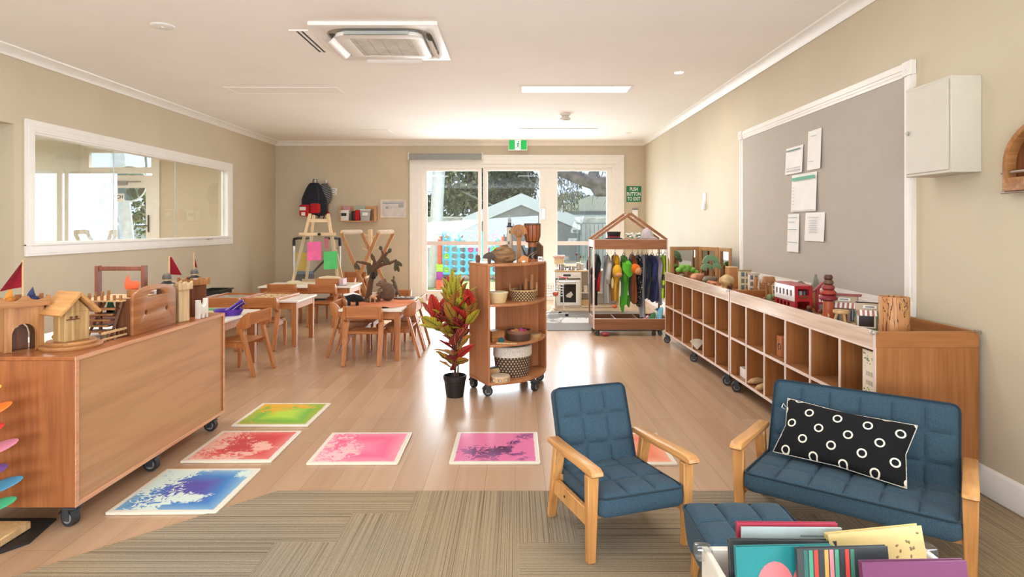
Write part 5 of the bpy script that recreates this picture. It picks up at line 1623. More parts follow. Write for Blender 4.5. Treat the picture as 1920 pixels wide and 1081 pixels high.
t = T('cream_bowl', 'cream oval bowl on upper curved shelf beside the wicker tray', 'bowl', cs(933, ZC2, 4.75))
MB().lathe([(0, .004), (.05, .004), (.072, .075), (.078, .084), (.08, .08), (.06, 0), (0, 0)], n=28, sx=1.05, sy=.8).build('bowl_body', paint((206, 178, 128), .45, name='cream_glaze'), t)
MB().lathe([(.070, .078), (.0785, .0865), (.0815, .081), (.0775, .074)], n=28, sx=1.05, sy=.8).build('rim', paint((232, 220, 190), .45, name='pale_rim'), t)
t = T('wicker_tray', 'round wicker basket tray with two loop handles', 'basket', cs(981, ZC2, 4.93))
MB().lathe([(0, .006), (.098, .006), (.106, .08), (.112, .08), (.104, 0), (0, 0)], n=40).build('woven_wall', weave('wicker', (150, 112, 74), (214, 184, 140), 6, 26, .08), t)
MB().tube([(.109 * cos(2 * pi * i / 36), .109 * sin(2 * pi * i / 36), .082) for i in range(36)], .006, 7, closed=True).build('rim', paint((202, 166, 120), .7, name='cane', var=.15, sc=60), t)
for s in (-1, 1): MB().tube([(s * .108, .035 * cos(a) * -1, .082 + .055 * sin(a)) for a in [pi * k / 10 for k in range(11)]], .005, 7).build('loop_handle', paint((174, 140, 98), .7, name='cane', var=.15, sc=60), t)
for i, (px, h, r, dy) in enumerate(((967, .075, .022, .0), (976, .115, .02, .02), (985, .165, .016, .0), (992, .14, .013, .03), (997, .20, .018, .02))):
    q = cs(px, ZC2 + .007, 4.93 + dy)
    S(MB().cyl((0, 0, 0), (.006 * (i % 3 - 1), .004, h), r, r, 16), 'wood_roller', ('short fat wooden roller', 'dark squat wooden roller', 'middle wooden roller', 'thin wooden roller', 'tallest wooden roller')[i] + ' standing in the round wicker tray', 'wooden roller', TOYD if i % 2 else TOYW, q, 0, 'wooden rollers in the wicker tray')
t = T('offcut_box', 'tan wooden box on middle curved shelf by the side panel', 'box', cs(929, ZC3, 4.80), cs_rz)
MB().bx(-.055, .055, -.05, .05, 0, .085, .002).build('box_body', TOYX, t)
t = T('offering_bowl', 'dark brown straight-sided bowl holding coloured balls', 'bowl', cs(972, ZC3, 4.86))
MB().lathe([(0, .006), (.094, .006), (.097, .08), (.102, .08), (.101, .01), (.097, 0), (0, 0)], n=36).build('bowl_body', paint((84, 58, 44), .4, name='brown_glaze'), t)
MB().lathe([(.0968, .066), (.0968, .0805), (.1025, .0805), (.1022, .056)], n=36).build('rim', paint((128, 88, 62), .4, name='brown_rim'), t)
for i, (dx, dy, c, nm) in enumerate(((-.05, -.01, (206, 60, 44), 'red'), (-.02, .03, (216, 150, 70), 'amber'), (.02, -.03, (200, 90, 120), 'rose'), (.05, .0, (196, 52, 92), 'crimson'), (.02, .045, (186, 76, 150), 'magenta'), (-.045, -.05, (230, 196, 160), 'cream'))):
    q = cs(972, ZC3 + .056, 4.86) + V((dx, dy, 0))
    S(MB().ball((0, 0, 0), .026, n=14), 'felt_ball', nm + ' felt ball in the dark brown bowl', 'ball', cloth(c, name='felt_' + nm), q, 0, 'felt balls in the brown bowl')
S(MB().ball((0, 0, .023), .023, n=14), 'felt_ball', 'blue-green felt ball on shelf before the brown bowl', 'ball', cloth((40, 92, 100), name='felt_teal'), cs(940, ZC3, 4.70))
S(MB().cyl((-.08, 0, .006), (.08, 0, .006), .006, n=8), 'beater_stick', 'thin wooden beater lying in front of the brown bowl', 'stick', TOYL, cs(950, ZC3, 4.66), R(-12))
t = T('cane_ring', 'flat cane ring tambourine lying behind the brown bowl', 'tambourine', cs(1001, ZC3, 4.98))
MB().lathe([(.055, 0), (.066, 0), (.066, .03), (.055, .03)], n=28).build('hoop', paint((176, 136, 84), .6, name='cane_hoop'), t)
MB().lathe([(0, .024), (.056, .024)], n=24).build('skin', paint((150, 126, 104), .6, name='hide'), t)
t = T('rope_basket', 'large dark woven basket with white cloth liner on bottom shelf', 'basket', cs(961, ZC4, 4.90), cs_rz)
MB().lathe([(0, .004), (.118, .004), (.134, .16), (.128, .165), (.12, .01)], n=44, sx=1.15, sy=.92).lathe([(0, 0), (.12, 0), (.136, .16)], n=44, sx=1.15, sy=.92).build('woven_wall', weave('rope_weave', (112, 86, 66), (190, 164, 136), 8, 30, .16), t)
MB().lathe([(.128, .165), (.14, .158), (.1425, .17), (.141, .235), (.132, .24), (.126, .2), (.12, .12), (0, .11)], n=44, sx=1.15, sy=.92).build('cloth_liner', cloth((222, 210, 198), name='liner_cloth'), t)
t = T('tambourine', 'pale tambourine with jingles lying at front of bottom shelf', 'tambourine', cs(938, ZC4, 4.69))
MB().lathe([(.066, 0), (.075, 0), (.075, .042), (.066, .042)], n=30).build('hoop', TOYL, t)
MB().lathe([(0, .0435), (.074, .0435), (.0755, .036)], n=30).build('skin', paint((224, 206, 178), .6, name='drum_hide'), t)
b = MB()
for a in range(0, 360, 45): b.cyl((.07 * cos(R(a)), .07 * sin(R(a)), .012), (.07 * cos(R(a)), .07 * sin(R(a)), .028), .012, n=10)
b.build('jingles', CHROME, t)
t = T('frame_drum', 'dark-edged wooden frame drum leaning in bottom shelf corner', 'drum', cs(929, ZC4, 4.81), cs_rz)
MB().bx(-.07, .07, -.02, .02, 0, .075, .004).build('frame_side', TOYL, t)
MB().bx(-.072, .072, -.022, .022, .075, .084, .003).build('dark_edge', DGREY, t)

# ------------------------------------------------------------------ croton plant
t = T('croton_plant', 'red and yellow leaved croton plant in black pot beside curved shelf', 'plant', (-.462, 4.66, 0))
MB().lathe([(0, .004), (.062, .004), (.066, 0), (.083, .128), (.088, .13), (.09, .16), (.082, .162), (.078, .13), (0, .128)], n=30).build('pot', paint((24, 25, 26), .4, name='black_pot'), t)
MB().lathe([(0, .138), (.079, .136)], n=24).build('soil', paint((40, 32, 26), .9, name='soil', var=.3, sc=60), t)


def croton(name, edge, base, vein, vw=.16):
    m = N(name, .35)
    uv = m.n('UVMap')
    x, y, _ = m.xyz(uv.outputs['UV'])
    d = m.math('ABSOLUTE', m.math('SUBTRACT', y, .5))
    mid = m.math('LESS_THAN', d, .045)
    side = m.math('LESS_THAN', m.math('FLOORED_MODULO', m.math('SUBTRACT', m.math('MULTIPLY', x, 9), m.math('MULTIPLY', d, 3.2)), 1), vw)
    nz = m.noise(m.coord((30, 30, 30)), 1, 2)
    c = m.mix(m.ramp(d, [(.22, (0, 0, 0, 1)), (.46, (1, 1, 1, 1))]), lin(base), lin(edge))
    c = m.mix(m.ramp(nz, [(.42, (0, 0, 0, 1)), (.6, (1, 1, 1, 1))]), c, lin(base))
    c = m.mix(m.math('MAXIMUM', mid, side), c, lin(vein))
    m.col(c)
    m.b.inputs['Specular IOR Level'].default_value = .4
    return m.mat


CR = [croton('croton_red', (222, 84, 62), (190, 50, 44), (96, 40, 34)), croton('croton_yellow', (212, 190, 66), (176, 166, 58), (84, 100, 40)),
      croton('croton_maroon', (150, 58, 56), (110, 40, 42), (222, 120, 100)), croton('croton_orange', (218, 82, 58), (176, 140, 62), (92, 62, 40))]
stems = [[(0, 0, .12), (.005, 0, .3), (.01, .0, .5), (.0, .0, .66), (-.01, 0, .72)], [(.006, .01, .3), (.05, .0, .45), (.10, -.01, .56), (.13, 0, .62)], [(0, 0, .35), (-.05, .01, .46), (-.11, .01, .53), (-.15, 0, .58)], [(.02, .02, .12), (.024, .01, .28)]]
b = MB()
for s in stems: b.tube(s, [.009] * (len(s) - 1) + [.004], 7)
b.build('stem', paint((82, 54, 40), .8, name='stem_bark'), t)


def leaf(b, base, az, el, L, W, curl, mi):
    M = Matrix.Translation(base) @ Matrix.Rotation(az, 4, 'Z') @ Matrix.Rotation(-el, 4, 'Y')
    ro = rnl.uniform(-1.1, 1.1)
    M = M @ Matrix.Rotation(ro, 4, 'X')

    def f(u, v):
        w = W * (sin(pi * min(1, (u * .92 + .04))) ** .8) * (1 - .25 * u)
        y = (v - .5) * w
        return V((L * u, y, abs(v - .5) * w * .35 - curl * L * u * u + .004 * sin(u * 16) * abs(v - .5) * 2))
    b.m(mi).surf(f, 9, 4, M, uv=True)


MCSI = MCS.inverted()
PP = V((-.462, 4.66, 0))
rnl = random.Random(21)
lb = MB()
spots = []
for s_i, (s, n, r0, r1) in enumerate(((stems[0], 50, .08, .98), (stems[1], 18, .30, 1), (stems[2], 17, .30, 1))):
    for i in range(n):
        f = r0 + (r1 - r0) * i / (n - 1)
        k = f * (len(s) - 1)
        a = min(int(k), len(s) - 2)
        p = V(s[a]).lerp(V(s[a + 1]), k - a)
        if p.z < .19: continue
        az = i * 2.4 + s_i * 1.1
        top = (i / n)
        el = R(24 + 52 * top + rnl.uniform(-10, 10)) if s_i == 0 else R(18 + 50 * top + rnl.uniform(-12, 12))
        L = rnl.uniform(.20, .27) * (1 if p.z > .4 else .75)
        mi = rnl.choice((0, 3, 1, 2, 3, 0, 3, 1)) if p.z > .4 else rnl.choice((0, 2, 3, 3))
        for _ in range(12):          # no leaf grows through the shelf beside it
            bad = False
            for q in (.5, 1.0):
                tip = MCSI @ (PP + p + V((cos(az) * cos(el), sin(az) * cos(el), sin(el))) * L * q)
                if tip.x > -.05 and -.45 < tip.y < .1: bad = True
            if not bad: break
            az += .5
        leaf(lb, p, az, el, L, rnl.uniform(.08, .108), rnl.uniform(.0, .3), mi)
lb.build('foliage', CR, t, sharp=180)

# ------------------------------------------------------------------ dress-up rack
RX, RY, RW, RD = 1.365, 7.20, .435, .43
t = T('dress_up_rack', 'house-shaped wooden dress-up rack on casters with pitched top', 'clothes rack', (RX, RY, 0))
for s in (-1, 1):
    for y in (0, RD - .03):
        MB().bx(s * RW - .009, s * RW + .009, y, y + .03, .09, 1.14, .001).build('post', FRAMEZ, t)
        e = MB().bar((s * RW, y + .015, 1.14), (0, y + .015, 1.452), .03, .022, (0, 1, 0), .001)
        e.build('rafter', FRAMEW, t)
    MB().bx(s * RW - .0095, s * RW + .0095, -.002, .004, .085, 1.142).build('pale_edge', LIPW, t)
    MB().bx(s * RW - .008, s * RW + .008, .03, RD - .03, .09, .22, .001).build('bin_side', FRAMEW, t)
    MB().bx(s * RW - .008, s * RW + .008, .03, RD - .03, 1.05, 1.14, .001).build('top_side', FRAMEW, t)
MB().cyl((0, .0, 1.437), (0, RD, 1.437), .012, n=10).build('ridge_rod', FRAMEW, t)
MB().bx(-RW + .009, RW - .009, -.008, .008, 1.028, 1.142, .001).build('front_beam', FRAMEW, t)
MB().bx(-RW + .009, RW - .009, RD - .016, RD, 1.028, 1.142, .001).build('rear_beam', FRAMEW, t)
MB().bx(-RW + .009, RW - .009, .008, RD - .016, 1.118, 1.132).build('top_deck', FRAMEW, t)
MB().bx(-RW + .009, RW - .009, -.008, .008, .075, .205, .001).build('bin_front', FRAMEW, t)
MB().bx(-RW + .009, RW - .009, RD - .016, RD, .075, .205, .001).build('bin_back', FRAMEW, t)
MB().bx(-RW + .009, RW - .009, .008, RD - .016, .075, .089).build('bin_floor', FRAMEW, t)
for x in (-.17, .10): MB().bx(x - .006, x + .006, .008, RD - .016, .089, .2).build('bin_divider', FRAMEW, t)
for z in (.2045, 1.142): MB().bx(-RW, RW, -.009, .0085, z, z + .0027).build('pale_edge', LIPW, t)
MB().cyl((-RW, .215, 1.03), (RW, .215, 1.03), .008, n=10).build('hanging_rail', CHROME, t)
for x in (-RW + .06, RW - .06):
    for y in (.05, RD - .05): caster(t, (x, y, .075), R(80), .026)


def garment(label, px, w, z0, z1, col, dep=.30, extra=None, name='dress_up_costume', sleeve=True, lean=0.0, hanger=DGREY):
    x = (px - CX) * (RY + .2) / FPX
    t = T(name, label, 'costume', (x, RY + .215, 1.03), 0, 'costumes on the dress-up rack')
    t.rotation_euler = (0, R(lean), 0)
    b = MB().tube([(0, 0, -.05), (0, 0, -.012), (.0, .0, .0), (.0, .008, .013), (0, .016, .01), (0, .016, .002)], .0025, 6)
    b.tube([(0, -dep * .36, -.085), (0, -.02, -.052), (0, .02, -.052), (0, dep * .36, -.085)], .004, 6)
    b.build('hanger', hanger, t)
    rn = random.Random(int(px * 7))
    ph = [rn.uniform(0, 6) for _ in range(4)]
    zt = z1 - 1.03

    def f(u, v):
        a = 2 * pi * u
        z = zt + (z0 - z1) * v
        sh = min(1, (v * 9) ** .5 + .15)
        wy = dep / 2 * (.55 + .45 * sh) * (1 - .12 * sin(v * 3 + ph[0]))
        wx = w / 2 * min(1, .35 + v * 6) * (1 + .18 * sin(6 * v + ph[1]))
        fold = 1 + .16 * sin(5 * a + ph[2] + v * 3) * min(1, v * 2)
        cx = .012 * sin(4 * v + ph[3])
        return V((cx + wx * cos(a) * fold, wy * sin(a) * fold, z + .012 * sin(3 * a + ph[2]) * v))
    b = MB().surf(f, 30, 14, close_u=True)
    b.surf(lambda u, v: V((f(u, 0).x * v, f(u, 0).y * v, zt + .004)), 30, 2, close_u=True)
    if sleeve:
        for s in (-1, 1): b.tube([(0, s * dep * .3, zt - .02), (.01, s * dep * .5, zt - .10), (-.006, s * dep * .5, zt - .26), (0, s * dep * .48, zt - .33)], [w * .3, w * .36, w * .33, w * .26], 10, flatten=1.2)
    b.build('garment', cloth(col, .9, 260, .08, 'costume_cloth'), t, sharp=180)
    if extra: extra(t, zt, dep)
    return t


def e_black(t, zt, dep):
    MB().surf(lambda u, v: V((.028 + .016 * sin(pi * u), -.12 + .02 * sin(3 * v), zt - .16 - .27 * v)) + V((.03 * (u - .5), -.02 * sin(pi * u), 0)), 8, 8).ball((.02, -.15, zt - .3), (.026, .03, .14), n=12).build('red_panel', cloth((168, 26, 38), name='red_satin'), t)
    MB().ball((-.035, -.13, zt - .2), (.05, .05, .06), n=14).build('hood', cloth((34, 32, 34), name='black_plush'), t)
    MB().tube([(-.05, -.17, zt - .22), (-.045, -.17, zt - .26), (-.02, -.17, zt - .29)], .01, 8).build('pink_trim', cloth((206, 120, 130), name='pink_trim'), t)


def e_duck(t, zt, dep):
    MB().ball((.0, -.16, zt - .19), (.058, .06, .085), n=16).ball((0, -.14, zt - .06), (.035, .04, .07), n=12).build('hood', cloth((206, 156, 34), .9, 220, .07, name='yellow_plush'), t)
    MB().ball((.01, -.2, zt - .225), (.046, .035, .032), n=12).build('beak', cloth((196, 142, 96), name='tan_plush'), t)
    MB().ball((-.05, -.13, zt - .33), (.018, .012, .07), n=10).build('pale_wing', cloth((232, 206, 150), name='pale_wing'), t)
    MB().ball((-.02, -.1, zt - .615), (.03, .03, .022), n=10).build('foot', cloth((206, 96, 46), name='orange_felt'), t)


def e_dino(t, zt, dep):
    MB().surf(lambda u, v: V((-.05 + .12 * u, -.19 - .03 * sin(pi * u), zt - .07 - .16 * v * (1 - .7 * abs(u - .6)) - .04 * u)), 10, 8).ball((.02, -.16, zt - .14), (.055, .055, .09), n=14).build('hood', cloth((84, 170, 46), .9, 220, .07, name='green_plush'), t)
    MB().tube([(-.02, -.06, zt - .5), (-.035, -.08, zt - .6), (-.03, -.09, zt - .68)], [.04, .03, .012], 10).tube([(.03, -.06, zt - .48), (.04, -.08, zt - .57), (.045, -.08, zt - .62)], [.03, .024, .01], 10).build('costume_legs', cloth((74, 156, 42), name='green_plush'), t)


def e_lion(t, zt, dep):
    MB().ball((.0, -.17, zt - .16), (.066, .05, .06), n=14).build('hood', cloth((206, 100, 30), .9, 220, .07, name='orange_plush'), t)
    MB().ball((.03, -.2, zt - .185), (.045, .035, .045), n=12).build('muzzle', cloth((188, 136, 88), name='tan_plush'), t)


def e_gold(t, zt, dep):
    MB().surf(lambda u, v: V((.042 * cos(2 * pi * u), .155 * sin(2 * pi * u), zt - .26 - .012 * v)), 20, 1, close_u=True).surf(lambda u, v: V((.042 * cos(2 * pi * u), .155 * sin(2 * pi * u), zt - .285 - .012 * v)), 20, 1, close_u=True).build('gold_band', cloth((196, 142, 60), name='gold_braid'), t)


dots = N('dotted_cloth', .9)
vo = dots.n('TexVoronoi')
vo.inputs['Scale'].default_value = 48
dots.l(dots.coord(), vo.inputs['Vector'])
dots.col(dots.ramp(vo.outputs['Distance'], [(.22, lin((226, 222, 216))), (.26, lin((22, 22, 24)))]))
garment('black costume with red front panel and hood, first on the rail', 1119, .085, .36, .955, (30, 29, 31), .3, e_black, lean=3)
garment('pale grey long robe hanging beside the black costume', 1138, .075, .37, .945, (176, 172, 166), .3, hanger=BLACK)
garment('yellow duck costume with hood in the dress-up rack', 1153.5, .085, .40, .95, (200, 150, 36), .27, e_duck)
garment('bright green dinosaur costume with hood in the dress-up rack', 1170, .075, .36, .945, (78, 162, 44), .27, e_dino)
garment('rust brown costume with orange lion hood in the rack', 1186, .07, .38, .955, (134, 74, 42), .27, e_lion)
g = garment('black costume with white dots in the dress-up rack', 1196.5, .05, .34, .95, (24, 24, 26), .28)
for c in g.children:
    if c.name.startswith('garment'): c.data.materials[0] = dots.mat
garment('long grey satin gown reaching the bin', 1204, .055, .20, .95, (164, 162, 166), .28, sleeve=False)
garment('plain navy costume beside the grey gown', 1213, .055, .43, .955, (34, 38, 58), .28)
garment('navy uniform with gold sleeve bands in the rack', 1223.5, .07, .40, .95, (46, 52, 96), .28, e_gold)
garment('lilac grey dress beside the yellow vests', 1234, .055, .36, .94, (160, 152, 164), .27)
HV = N('high_visibility_vest', .8)
zz = HV.xyz(HV.coord())[2]
bnd = HV.math('LESS_THAN', HV.math('ABSOLUTE', HV.math('ADD', zz, .34)), .035)
bnd2 = HV.math('LESS_THAN', HV.math('ABSOLUTE', HV.math('ADD', zz, .45)), .02)
HV.col(HV.mix(HV.math('MAXIMUM', bnd, bnd2), lin((186, 222, 40)), lin((84, 92, 52))))
for i, (px, lab) in enumerate(((1240, 'fluorescent yellow vest in the dress-up rack, nearer of two from the dress'), (1247.5, 'fluorescent yellow vest at the shelf end of the rack'))):
    g = garment(lab, px, .055, .43, .945, (186, 222, 40), .28, sleeve=False)
    for c in g.children:
        if c.name.startswith('garment'): c.data.materials[0] = HV.mat
# hats on top of the rack
t = T('bowler_hat', 'black hat with dark red band on top of the rack', 'hat', (RX - .165, RY + .2, 1.1445), R(4))
MB().lathe([(0, .09), (.05, .092), (.086, .088), (.074, .03), (.074, .02), (.1, .012), (.1, .008), (0, .01)], n=26).build('crown', cloth((40, 38, 38), name='black_felt'), t)
MB().lathe([(.0765, .014), (.0775, .036), (.0745, .04)], n=26).build('hat_band', cloth((120, 26, 34), name='dark_red_ribbon'), t)
MB().lathe([(.07, .012), (.118, .004), (.12, .0), (.07, .002)], n=26).build('brim', cloth((44, 30, 32), name='black_brim'), t)
t = T('flower_garland', 'white and green flower garland on top of the rack', 'garland', (RX + .075, RY + .2, 1.1445))
b = MB()
rn = random.Random(9)
for i in range(34):
    a = 2 * pi * i / 34
    b.m(i % 4 == 0).ball((.075 * cos(a) + rn.uniform(-.01, .01), .06 * sin(a), .02 + rn.uniform(0, .05)), (.018, .014, .01), rot=Matrix.Rotation(a * 3, 4, 'X'), n=7)
b.build('flowers', [paint((228, 228, 220), .7, name='white_petals'), paint((96, 132, 96), .7, name='garland_leaf')], t)
t = T('sun_hat', 'slouched pale grey cloth hat on top of the rack', 'hat', (RX + .24, RY + .2, 1.1445), R(8))
MB().lathe([(0, .0), (.125, .0), (.13, .008), (.085, .03), (.07, .075), (.045, .12), (.02, .135), (0, .135)], n=26, sx=1, sy=.85).build('hat_body', cloth((172, 164, 166), name='grey_cotton'), t)
# cloths spilling from the bin
for i, (c, nm) in enumerate((((206, 96, 128), 'pink'), ((226, 186, 190), 'blush'), ((120, 34, 50), 'maroon'), ((62, 112, 74), 'green'), ((214, 206, 190), 'cream'), ((70, 130, 166), 'blue'), ((122, 182, 206), 'sky blue'))):
    x = RX + .20 + i * .030
    h = .05 + .022 * i
    b = MB().tube([(-.10 + .012 * i, .0, 0), (-.02, 0, h * .55), (.0, .01, h * .9), (.012, .02, h)], [.022, .022, .018, .008], 10, flatten=1.6)
    S(b, 'play_scarf', nm + ' play scarf stuffed into the rack bin', 'scarf', cloth(c, name='scarf_cloth'), (x, RY + .06 + .03 * (i % 3), .15), 0, 'play scarves in the rack bin')
S(MB().ball((0, 0, .028), (.05, .035, .028), n=14).ball((.03, -.01, .03), (.025, .02, .02), n=10), 'red_toy', 'small dark red toy lying on floor before the rack', 'toy', paint((146, 56, 58), .5, name='dull_red'), (fl(1134, 630).x, fl(1134, 630).y, 0))

# ------------------------------------------------------------------ play kitchen corner
KX, KY = .61, 9.36
t = T('play_kitchen', 'cream wooden play kitchen with oven standing before the doors', 'play kitchen', (KX, KY, 0))
KC = paint((232, 214, 186), .45, name='kitchen_cream', var=.01)
KW = paint((238, 232, 222), .4, name='kitchen_white', var=.01)
MB().bx(0, 1.0, .02, .38, .05, .585, .002).build('carcass', KC, t) if 0 else None
MB().bx(0, .012, 0, .36, .02, .6).bx(.395, .41, 0, .36, .02, .6).bx(.985, 1.0, 0, .36, .02, .6).build('upright_panel', KC, t)
MB().bx(0, 1.0, .345, .36, .02, .6).build('rear_panel', KW, t)
MB().bx(-.01, 1.01, -.012, .37, .6, .622, .002).build('worktop', TOYL, t)
MB().bx(.012, .985, .0, .345, .06, .075).bx(.41, .985, .0, .345, .27, .282).bx(.012, .985, .02, .03, .0, .06).build('kitchen_shelf', KC, t)
MB().bx(.012, .395, -.006, .004, .50, .598, .002).build('control_panel', KW, t)
MB().bx(.13, .245, -.009, -.006, .53, .562).build('display', DGREY, t)
for x in (.05, .085, .30, .34): MB().cyl((x, -.006, .545), (x, -.02, .545), .013, n=12).build('knob', KW, t)
d_ = MB().plate([rect(.02, .08, .39, .48), rect(.085, .13, .325, .41)], .014, front((0, -.004, 0)), .002).build('oven_door', KW, t)
MB().plate(rect(.08, .125, .33, .415), .004, front((0, -.002, 0))).build('oven_window', paint((38, 34, 32), .15, name='oven_glass'), d_)
MB().cyl((.06, -.03, .455), (.35, -.03, .455), .006, n=8).bx(.065, .075, -.03, -.004, .45, .46).bx(.335, .345, -.03, -.004, .45, .46).build('oven_handle', CHROME, d_)
MB().plate([(.17, .24), (.25, .30), (.28, .25), (.24, .2), (.18, .21)], .002, front((0, -.0055, 0))).build('oven_print', paint((206, 196, 180), .4, name='oven_print'), d_)
MB().bx(.05, .06, .35, .365, .6, .66).bx(.37, .38, .35, .365, .6, .66).bx(.03, .4, .35, .362, .65, .70).build('splashback', KW, t)
for i, (x, r, h, lab) in enumerate(((.105, .045, .085, 'tall steel toy pot on the play kitchen hob'), (.16, .03, .05, 'tiny steel toy pot between the larger pots'), (.27, .055, .055, 'wide steel toy pan with lid on the play kitchen'))):
    t = T('toy_pot', lab, 'pot', (KX + x, KY + .12, .6245), 0, 'steel toy pots on the play kitchen')
    MB().lathe([(0, 0), (r, 0), (r, h), (r * .92, h), (r * .92, .01), (0, .008)], n=22).build('pot_body', CHROME, t)
    MB().tube([(r, 0, h * .8), (r + .02, 0, h * .85), (r + .02, 0, h * .65), (r, 0, h * .62)], .004, 6).tube([(-r, 0, h * .8), (-r - .02, 0, h * .85), (-r - .02, 0, h * .65), (-r, 0, h * .62)], .004, 6).build('pot_handles', BLACK, t)
t = T('hob_plate', 'dark toy hob plate under the steel pots', 'hob', (KX + .2, KY + .14, .6225))
MB().bx(-.18, .18, -.1, .1, 0, .0018).build('plate', BLACK, t)
cp = at(1048, 488, KY + .22)
t = T('toy_cake', 'pale pink toy cake with frilled icing above the hob', 'toy cake', (cp.x, cp.y, .704))
MB().lathe([(0, 0), (.10, 0), (.10, .006), (0, .006)], n=24).build('cake_board', PAPER, t)
MB().lathe([(0, .006), (.08, .006), (.08, .11), (0, .11)], n=24).build('sponge', paint((232, 204, 160), .7, name='sponge'), t)
b = MB()
for i in range(14):
    a = 2 * pi * i / 14
    b.ball((.075 * cos(a), .075 * sin(a), .118), (.022, .022, .026), n=8)
b.lathe([(0, .11), (.08, .112), (.084, .1)], n=24)
b.build('icing', paint((230, 186, 178), .7, name='pink_icing'), t)
t = T('cake_riser', 'white toy cake stand at the back of the hob', 'stand', (cp.x, cp.y, .6225))
MB().lathe([(0, 0), (.05, 0), (.03, .01), (.02, .06), (.06, .078), (0, .08)], n=20).build('stand', KW, t)
for i, (px, h, c, lab) in enumerate(((1084, .24, (214, 202, 190), 'slim white toy tap stand beside the pans'), (1091, .20, (196, 196, 192), 'pale toy utensil holder behind the pans'))):
    q = at(px, 500, KY + .18)
    t = T('utensil_stand', lab, 'kitchen toy', (q.x, q.y, .6225))
    MB().cyl((0, 0, 0), (0, 0, h * .45), .03, .034, 14).build('holder', paint(c, .4), t)
    for k, (dx, cc) in enumerate(((-.012, (120, 30, 36)), (.012, (90, 140, 90)))):
        MB().cyl((dx, 0, h * .3), (dx * 2, 0, h), .004, n=6).ball((dx * 2, 0, h), (.014, .008, .02), n=8).build('utensil', paint(cc, .5), t)
q = at(1103.5, 500, KY + .15)
S(MB().lathe([(0, 0), (.035, 0), (.036, .12), (.014, .17), (.013, .21), (0, .212)], n=16), 'toy_bottle', 'dark toy bottle on the kitchen beside the rack', 'bottle', paint((34, 34, 36), .3, name='bottle_dark'), (q.x, q.y, .6225))
for i, (x, z, w, h, c, lab) in enumerate(((.44, .283, .06, .1, (206, 196, 176), 'small pale tub on kitchen shelf nearest the oven'), (.53, .283, .07, .13, (222, 214, 200), 'white tub on kitchen middle shelf'), (.46, .076, .16, .09, (196, 160, 112), 'low tan basket under the kitchen shelf'))):
    S(MB().bx(-w / 2, w / 2, -.06, .06, 0, h, .006), 'kitchen_tub', lab, 'tub', paint(c, .6), (KX + x + .04, KY + .12, z), 0)
# shopping trolley
t = T('shopping_trolley', 'small wire toy shopping trolley beside the play kitchen', 'toy trolley', (.50, 8.75, 0), R(25))
b = MB()
for i in range(9):
    x = -.16 + i * .04
    b.tube([(x, -.12, .46), (x, -.09, .30), (x, .09, .30), (x, .12, .46)], .0022, 5)
for z, k in ((.30, .09), (.34, .098), (.38, .106), (.42, .113), (.46, .12)): b.tube([(-.17, -k, z), (.17, -k, z), (.17, k, z), (-.17, k, z)], .003, 6, closed=True)
b.build('wire_basket', CHROME, t)
b = MB()
for s in (-1, 1): b.tube([(.22, s * .11, .56), (.15, s * .11, .44), (.17, s * .11, .12), (.24, s * .11, .05), (-.2, s * .1, .05)], .007, 7)
b.tube([(-.2, -.1, .05), (-.2, .1, .05)], .006, 6)
b.build('tube_frame', paint((216, 218, 220), .3, name='white_tube'), t)
MB().cyl((.22, -.12, .56), (.22, .12, .56), .012, n=10).build('push_handle', paint((206, 52, 44), .5, name='handle_red'), t)
for sx in (-.18, .22):
    for sy in (-.1, .1): MB().cyl((sx, sy - .008, .025), (sx, sy + .008, .025), .025, n=14).build('wheel', BLACK, t)
S(MB().ball((0, 0, .035), (.045, .045, .035), n=14), 'toy_fruit', 'red toy fruit in the wire trolley basket', 'toy fruit', paint((214, 84, 64), .5, name='toy_red_fruit'), (.575, 8.70, .302))
S(MB().plate(rrect(-.72, -.85, .72, .85, .02), .008, flat((0, 0, .004)), .002), 'door_mat', 'grey entrance mat before the play kitchen', 'mat', cloth((128, 124, 120), .95, 120, .15, 'mat_pile'), (1.12, 8.42, 0))
# ------------------------------------------------------------------ tables and chairs
def make_table(label, loc, w, d, rz=0.0, group='low white-topped tables'):
    t = T('play_table', label, 'table', loc, rz, group)
    MB().bx(-w / 2, w / 2, -d / 2, d / 2, .478, .50, .003).build('table_top', paint((238, 231, 220), .3, name='table_laminate', var=.01), t)
    for sx in (-1, 1):
        MB().bx(sx * (w / 2 - .035) - .009, sx * (w / 2 - .035) + .009, -d / 2 + .06, d / 2 - .06, .405, .478).build('apron', LIPC, t)
        for sy in (-1, 1):
            x, y = sx * (w / 2 - .05), sy * (d / 2 - .05)
            MB().bar((x, y, 0), (x, y, .478), .046, .046, (1, 0, 0), .002, .055, .055).build('leg', LIPC, t)
    for sy in (-1, 1): MB().bx(-w / 2 + .07, w / 2 - .07, sy * (d / 2 - .035) - .009, sy * (d / 2 - .035) + .009, .405, .478).build('apron', LIPX, t)
    return t


make_table('white-topped table carrying the orange cloth and felt tree', (-1.397, 6.38, 0), .61, 1.07)
make_table('white-topped table with two puzzle trays in middle of tables', (-2.93, 6.86, 0), 1.18, .64)
make_table('white-topped table farthest from camera with boxes and papers', (-2.80, 8.37, 0), 1.24, .6)
make_table('white-topped table with green and purple trays behind the cabinet', (-2.80, 5.50, 0), .68, .74)


